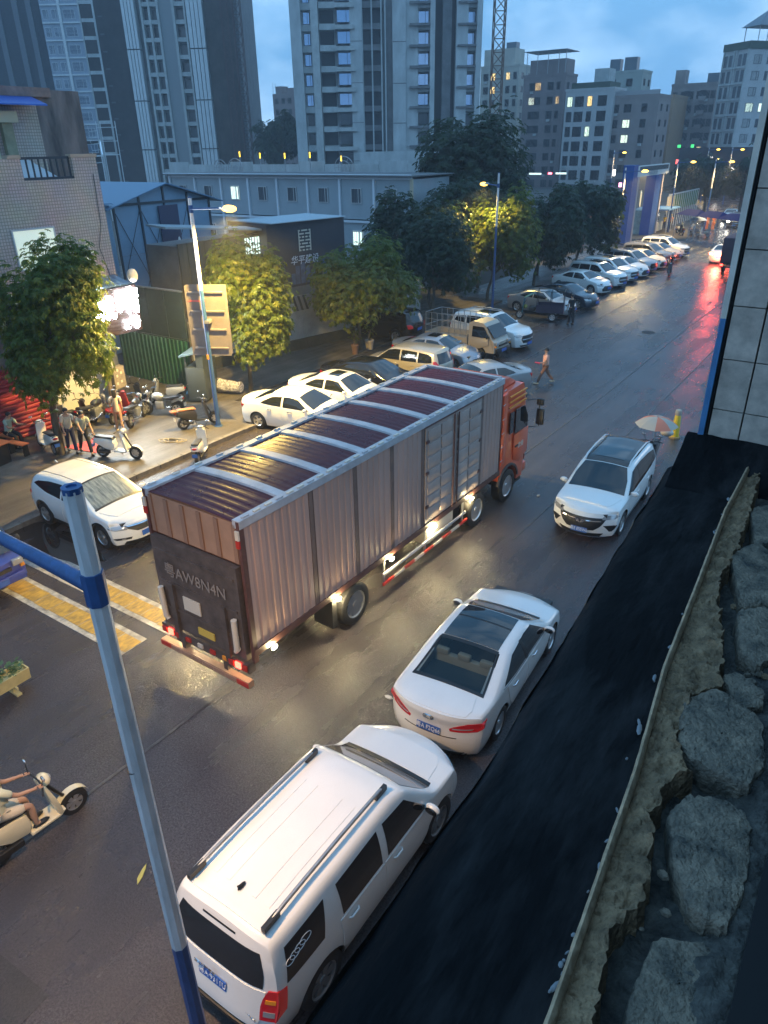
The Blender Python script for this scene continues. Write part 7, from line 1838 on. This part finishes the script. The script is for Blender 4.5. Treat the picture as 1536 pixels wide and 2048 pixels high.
apt('dark brown apartment block with a flat sheet canopy on its roof', -66.1,-57.9,142,7,20.53, M_Bf, [.22,.36,(.66,1.5),(.84,.9)], {(0,1):MATS['dim_warm_window'],(1,0):M_LITC,(1,3):MATS['dim_warm_window']},
    roof=[('roof_room',.1,.95,1.0,6,.5,3.4,M_Bf),('roof_canopy',.0,1.0,-.5,7,5.0,5.12,M_TANK)] + [('canopy_post',f,f+.012,0,.1,.5,5.0,M_STEEL) for f in (.05,.3,.55,.8,.96)])
apt('white tiled apartment block with large dark windows and lit top floor', -55.6,-47.1,137,8,17.58, M_Cf, [(.10,1.2),(.30,2.0),(.52,1.1),(.78,2.0)], {(0,0):M_LITC,(0,2):M_LITW,(2,2):M_LITC}, win_h=2.0, balc=(),
    roof=[('roof_garden',.1,.9,.3,7,.5,1.6,M_PLANT),('roof_shed',.5,.8,2,6,1.6,4.2,M_CONCL),('pipe',.64,.66,-.1,0,.5,.62,M_STEEL)])
apt('pale green apartment block rising behind the white tiled one', -55.0,-47.3,152,7,20.96, mat('pale_green_facade', (.36,.40,.36), .8, var=.2, vscale=.5), [.3,.7], roof=[('water_tank',.15,.4,1,3,.5,3.0,M_TANK),('water_tank',.5,.8,1,3,.5,3.2,M_TANK)])
apt('taupe apartment block with two lit greenish windows', -47.3,-39.7,138,9,16.29, M_Df, [(.08,1.1),(.33,1.6),(.70,1.2)], {(1,1):M_LITC,(2,1):M_LITC,(4,2):MATS['dim_warm_window']}, roof=[('roof_rail',.0,1.0,-.05,.05,.5,1.3,M_STEEL)])
apt('narrow cream apartment block with orange street light put in its wall colour', -44.6,-40.6,150,12,16.65, M_Of, [(.25,1.2),(.7,1.2)], {(0,0):M_LITW}, balc=((.5,1.8),), side=False)  # cream front: the orange street light is painted into the walls
apt('long mixed apartment block with many small windows and laundry balconies', -44.0,-36.0,160,14,18.82, M_Ef, [.1,.28,.46,.64,.82,.95], {(2,1):M_LITC,(4,4):MATS['dim_warm_window']}, win_w=1.1, balc=((.37,1.6),(.73,1.6)),
    roof=[('roof_room',.02,.25,1,4,.5,3.4,M_Ef),('roof_room',.75,1.0,1,5,.5,2.4,M_TANK)])
apt('dim apartment block behind the long mixed one at the bend of the road', -37.5,-31.0,185,12,16.6, M_Ef, [.15,.4,.65,.9], {(3,1):M_LITW}, win_w=1.2, balc=((.5,1.7),))
gb = thing('corner_building', 'tall pale corner building with a window grid and a roof gazebo at the right edge', 'building', (-43.6,196.3,0), -rad(37))
z1 = 9.62+(20.4-9.62)*1.6
MB().b2(0,7.4,0,18,0,z1).build('walls', M_Cf, gb)
for k in range(9):
    z = z1-1.9-3.0*k
    for x in (.75,2.25,5.0,6.4): win(gb, x, -.05, z, 1.15, 2.3, M_WIND, M_CONCL, split=False)
    MB().b2(0,7.4,-.3,0,z-1.55,z-1.25).build('floor_band', M_CONCL, gb)
    for y in (2.5,6.0,9.5,13): win(gb, 7.42, y, z, 2.0, 1.7, M_LITC if (k == 3 and y in (2.5,6.0)) else M_WIND, M_FRAME, rz=PI/2)
for x in (0,3.2,3.9,7.2): MB().b2(x,x+.25,-.32,0,0,z1).build('pilaster', M_CONCL, gb)
MB().b2(-.3,7.7,-.3,18,z1,z1+1.4).build('roof_planting', M_PLANT, gb)
for x in (3.0,7.0):
    for y in (2.0,8.0): MB().tube([(x,y,z1+1.4),(x,y,z1+4.2)], .1, 6).build('gazebo_post', M_FRW, gb)
m = MB(); m.add([(2.4,1.2,z1+4.2),(7.8,1.2,z1+4.2),(7.8,9,z1+4.2),(2.4,9,z1+4.2),(5.1,5.1,z1+7.2)], [(0,1,4),(1,2,4),(2,3,4),(3,0,4),(3,2,1,0)]); m.build('gazebo_roof', M_TANK, gb)
for loc, w, h, lb, m_ in (((-172,190,0),11,24.5,'dark apartment block far behind the yard between the two towers', M_Bf),):
    t = thing('apartment_block', lb, 'building', loc, 0, 'far dark blocks'); MB().b2(0,w,0,9,0,h).build('walls', m_, t); MB().b2(.5,3,1,4,h,h+2).build('roof_room', m_, t); MB().b2(5,8,1,4,h,h+1.4).build('roof_room', m_, t)
    for k in range(7):
        for i in range(4): win(t, 1.6+2.6*i, -.02, h-2-2.95*k, 1.3, 1.5, M_LITC if (k, i) in ((2,1),(4,2)) else M_WIND)
    for x in (.4,1.4): MB().tube([(x,0,h),(x,0,h+3)], .06, 5).build('roof_frame', M_STEEL, t)
# street front lights beneath the blocks
for k, (x, y, z, w, m_, lb) in enumerate(((-66,150,4.2,2.6,M_LITC,'short white shop light strip low between the brown and white blocks'),(-60.5,150,4.3,2.2,M_LITC,'white shop light strip right of the red one'),(-62.6,149.5,4.3,.7,emis('red_neon', (1,.08,.12), 6),'small red shop light low under the white tiled block'))):
    tag(MB().b2(-w/2,w/2,-.1,.1,-.16,.16).build('shop_light', m_, loc=(x,y,z)), lb, 'shop light')
NEON = [emis('neon_red', (1,.10,.08), 1.6), emis('neon_green', (.10,1,.25), .35), emis('neon_white', (1,.93,.82), 2.2), emis('neon_pink', (1,.35,.6), 1.6), emis('neon_warm', (1,.66,.22), 1.8)]
for k, (x, y, z, w, h, c, lb) in enumerate(((-44.0,172,9.3,1.4,2.2,0,'vertical red neon sign left of two far down the road'),(-41.6,173,9.4,1.4,2.4,0,'vertical red neon sign right of two far down the road'),(-44.0,171.6,12.2,1.6,1.4,1,'green neon sign above the left red one'),(-41.6,172.5,12.2,1.5,1.5,1,'green neon sign above the right red one'),(-41.0,170,6.6,1.4,1.2,2,'white neon sign below the red neon signs'),(-39.4,171,6.9,.9,1.5,3,'small pink neon sign below the red neon signs'),(-42.5,128,6.2,1.0,2.2,2,'tall white sign glowing right of the blue gate'),(-41.4,128.5,4.4,1.2,1.6,3,'pink glowing sign beside the tall white one'))):
    tag(MB().b2(-w*.2,w*.2,-.15,.15,-h*.2,h*.2).build('neon_sign', NEON[c], loc=(x,y,z-(3.5 if z > 9 else 1.0)), rotz=.3), lb, 'neon sign')
rg = random.Random(8)
sgp = thing('shop_front_lights', 'warm and white shop lights glowing behind trees where the road ends', 'shop lights', (-28,150,0))
for k in range(24):
    x, z = rg.uniform(-9,9), rg.uniform(.8,7); s_ = rg.uniform(.18,.42)
    MB().b2(-s_,s_,-.1,.1,-s_*.6,s_*.6).build('glowing_panel', NEON[rg.choice((2,2,4,4,0))], sgp, loc=(x,rg.uniform(-6,6),z))
MB().b2(-12,12,7,8,0,8.5).build('dark_shop_front', mat('dark_shop_front', (.03,.03,.034), .9), sgp)
# --- blue site gate with hut and fence
gt = thing('site_gate', 'blue site gate with tall columns and a white lettered beam beside the road', 'gate', (-25.0,83.0,0))
M_GB = mat('gate_blue', (.015,.075,.30), .4, var=.15)
for y0, y1, z in ((-1.5,.2,7.5),(6.9,9.0,6.3)):
    MB().b2(-1.1,-.02,y0,y1,0,z).build('gate_column', M_GB, gt)
for y in (-.02+.22,9.4): MB().b2(-.5,.03,y,y+.45,0,6.35).build('pale_post', mat('pale_post', (.42,.36,.36), .6), gt)
bm_ = MB().b2(-.25,.0,-.1,11.6,6.35,7.4).build('gate_beam', mat('pale_beam', (.66,.66,.62), .6), gt)
for k in range(30): MB().b2(.0,.05,.5+k*.36,.62+k*.36,6.85,7.3).build('beam_slat', M_FRAME, bm_)
text('工地大门安全第一', .46, M_FRW, bm_, (.03, 5.6, 6.6), (PI/2,0,PI/2), 'beam_lettering', .02)
hut = thing('gate_hut', 'small pale guard hut with a blue roof beside the gate column', 'hut', (-25.4,93.2,0))
MB().b2(-2,0,0,4.2,0,2.4).build('hut_walls', mat('hut_wall', (.50,.50,.46), .7), hut)
MB().b2(-2.3,1.6,-.4,4.6,2.45,2.6).build('hut_roof', mat('hut_roof', (.12,.24,.40), .5), hut)
for y in (.1,2.0,4.1): MB().tube([(1.4,y,0),(1.4,y,2.45)], .05, 6).build('hut_post', M_FRW, hut)
MB().b2(.0,.03,.5,1.6,1.0,2.0).build('window', M_WIND, hut)
MB().b2(-2,.0,-3.0,-.2,0,2.6).build('notice_wall', mat('teal_notice', (.25,.36,.36), .6, var=.5, vscale=2), hut)
fn = thing('boundary_fence', 'white and green fence panels along the road beyond the guard hut', 'fence', (-25.6,98.5,0))
for k in range(5): MB().b2(-.1,.0,k*3,k*3+2.9,1.9,3.6).build('fence_panel', mat('green_fence_panel', (.05,.16,.05), .7) if k else mat('cream_fence_panel', (.60,.46,.26), .6), fn)
for k in range(16): MB().b2(.0,.06,k*1.0,k*1.0+.12,0,3.8).build('fence_post', M_FRW, fn)
MB().b2(.0,.05,0,15,3.7,3.85).build('fence_rail', M_FRW, fn)
wb = thing('wall_board', 'lit white slogan board above the gate behind the blue column', 'sign', (-29.5,100.5,3.2), .3)
MB().b2(-.1,0,-3,3,-.8,.8).build('board', mat('slogan_board', (.62,.50,.30), .6, emit=(1,.8,.45), estr=.25), wb)
for k, (x, y, r_, lb) in enumerate(((-20.2,89.2,.5,'long blue canopy left of three across the far street'),(-17.6,87.4,.5,'blue canopy in the middle of three across the far street'),(-15.0,85.2,.5,'blue canopy right of three across the far street'))):
    p = thing('market_canopy', lb, 'canopy', (x,y,0), -rad(38), 'blue canopies across the far street')
    m = MB(); m.add([(-1.7,-1.1,2.4),(1.7,-1.1,2.4),(1.7,1.1,2.4),(-1.7,1.1,2.4),(-1.1,0,2.95),(1.1,0,2.95)], [(0,1,5,4),(1,2,5),(2,3,4,5),(3,0,4),(3,2,1,0)]); m.build('canopy_cloth', mat('navy_canopy', (.015,.022,.11), .8, spec=.1), p)
    for a in (-1.6,1.6):
        for b in (-1.0,1.0): MB().tube([(a,b,0),(a,b,2.4)], .03, 5).build('canopy_pole', M_STEEL, p)
p = thing('umbrella', 'pale blue umbrella over the scooters far down the road', 'umbrella', (-19.9,90.4,1.9), .3)
MB().lathe([(.02,.22),(.5,.12),(.95,-.12)], 12).build('umbrella_cloth', mat('pale_blue_cloth', (.40,.52,.66), .6), p, 50); MB().tube([(0,0,.2),(0,0,-1.2)], .015, 5).build('shaft', M_STEEL, p)
# cable run over the yard
m = MB(); m.tube([(-40,46,8.4),(-30,48,8.0),(-22,47,8.6)], .02, 4)
# ---------------------------------------------------------------- haze volume added to lift distant darks and halo the lamps
hz = MB().b2(-300, 70, -40, 420, -1.2, 62).build('haze', None)
hm = D.materials.new('added_haze'); hm.use_nodes = True; hn = hm.node_tree; hn.nodes.clear()
ho = hn.nodes.new('ShaderNodeOutputMaterial'); hv = hn.nodes.new('ShaderNodeVolumePrincipled')
hv.inputs['Color'].default_value = (.85,.90,.96,1); hv.inputs['Density'].default_value = .0011; hv.inputs['Anisotropy'].default_value = .2
hn.links.new(hv.outputs[0], ho.inputs['Volume']); hz.data.materials.clear(); hz.data.materials.append(hm); kind(hz, 'stuff')
SC.cycles.volume_bounces = 0
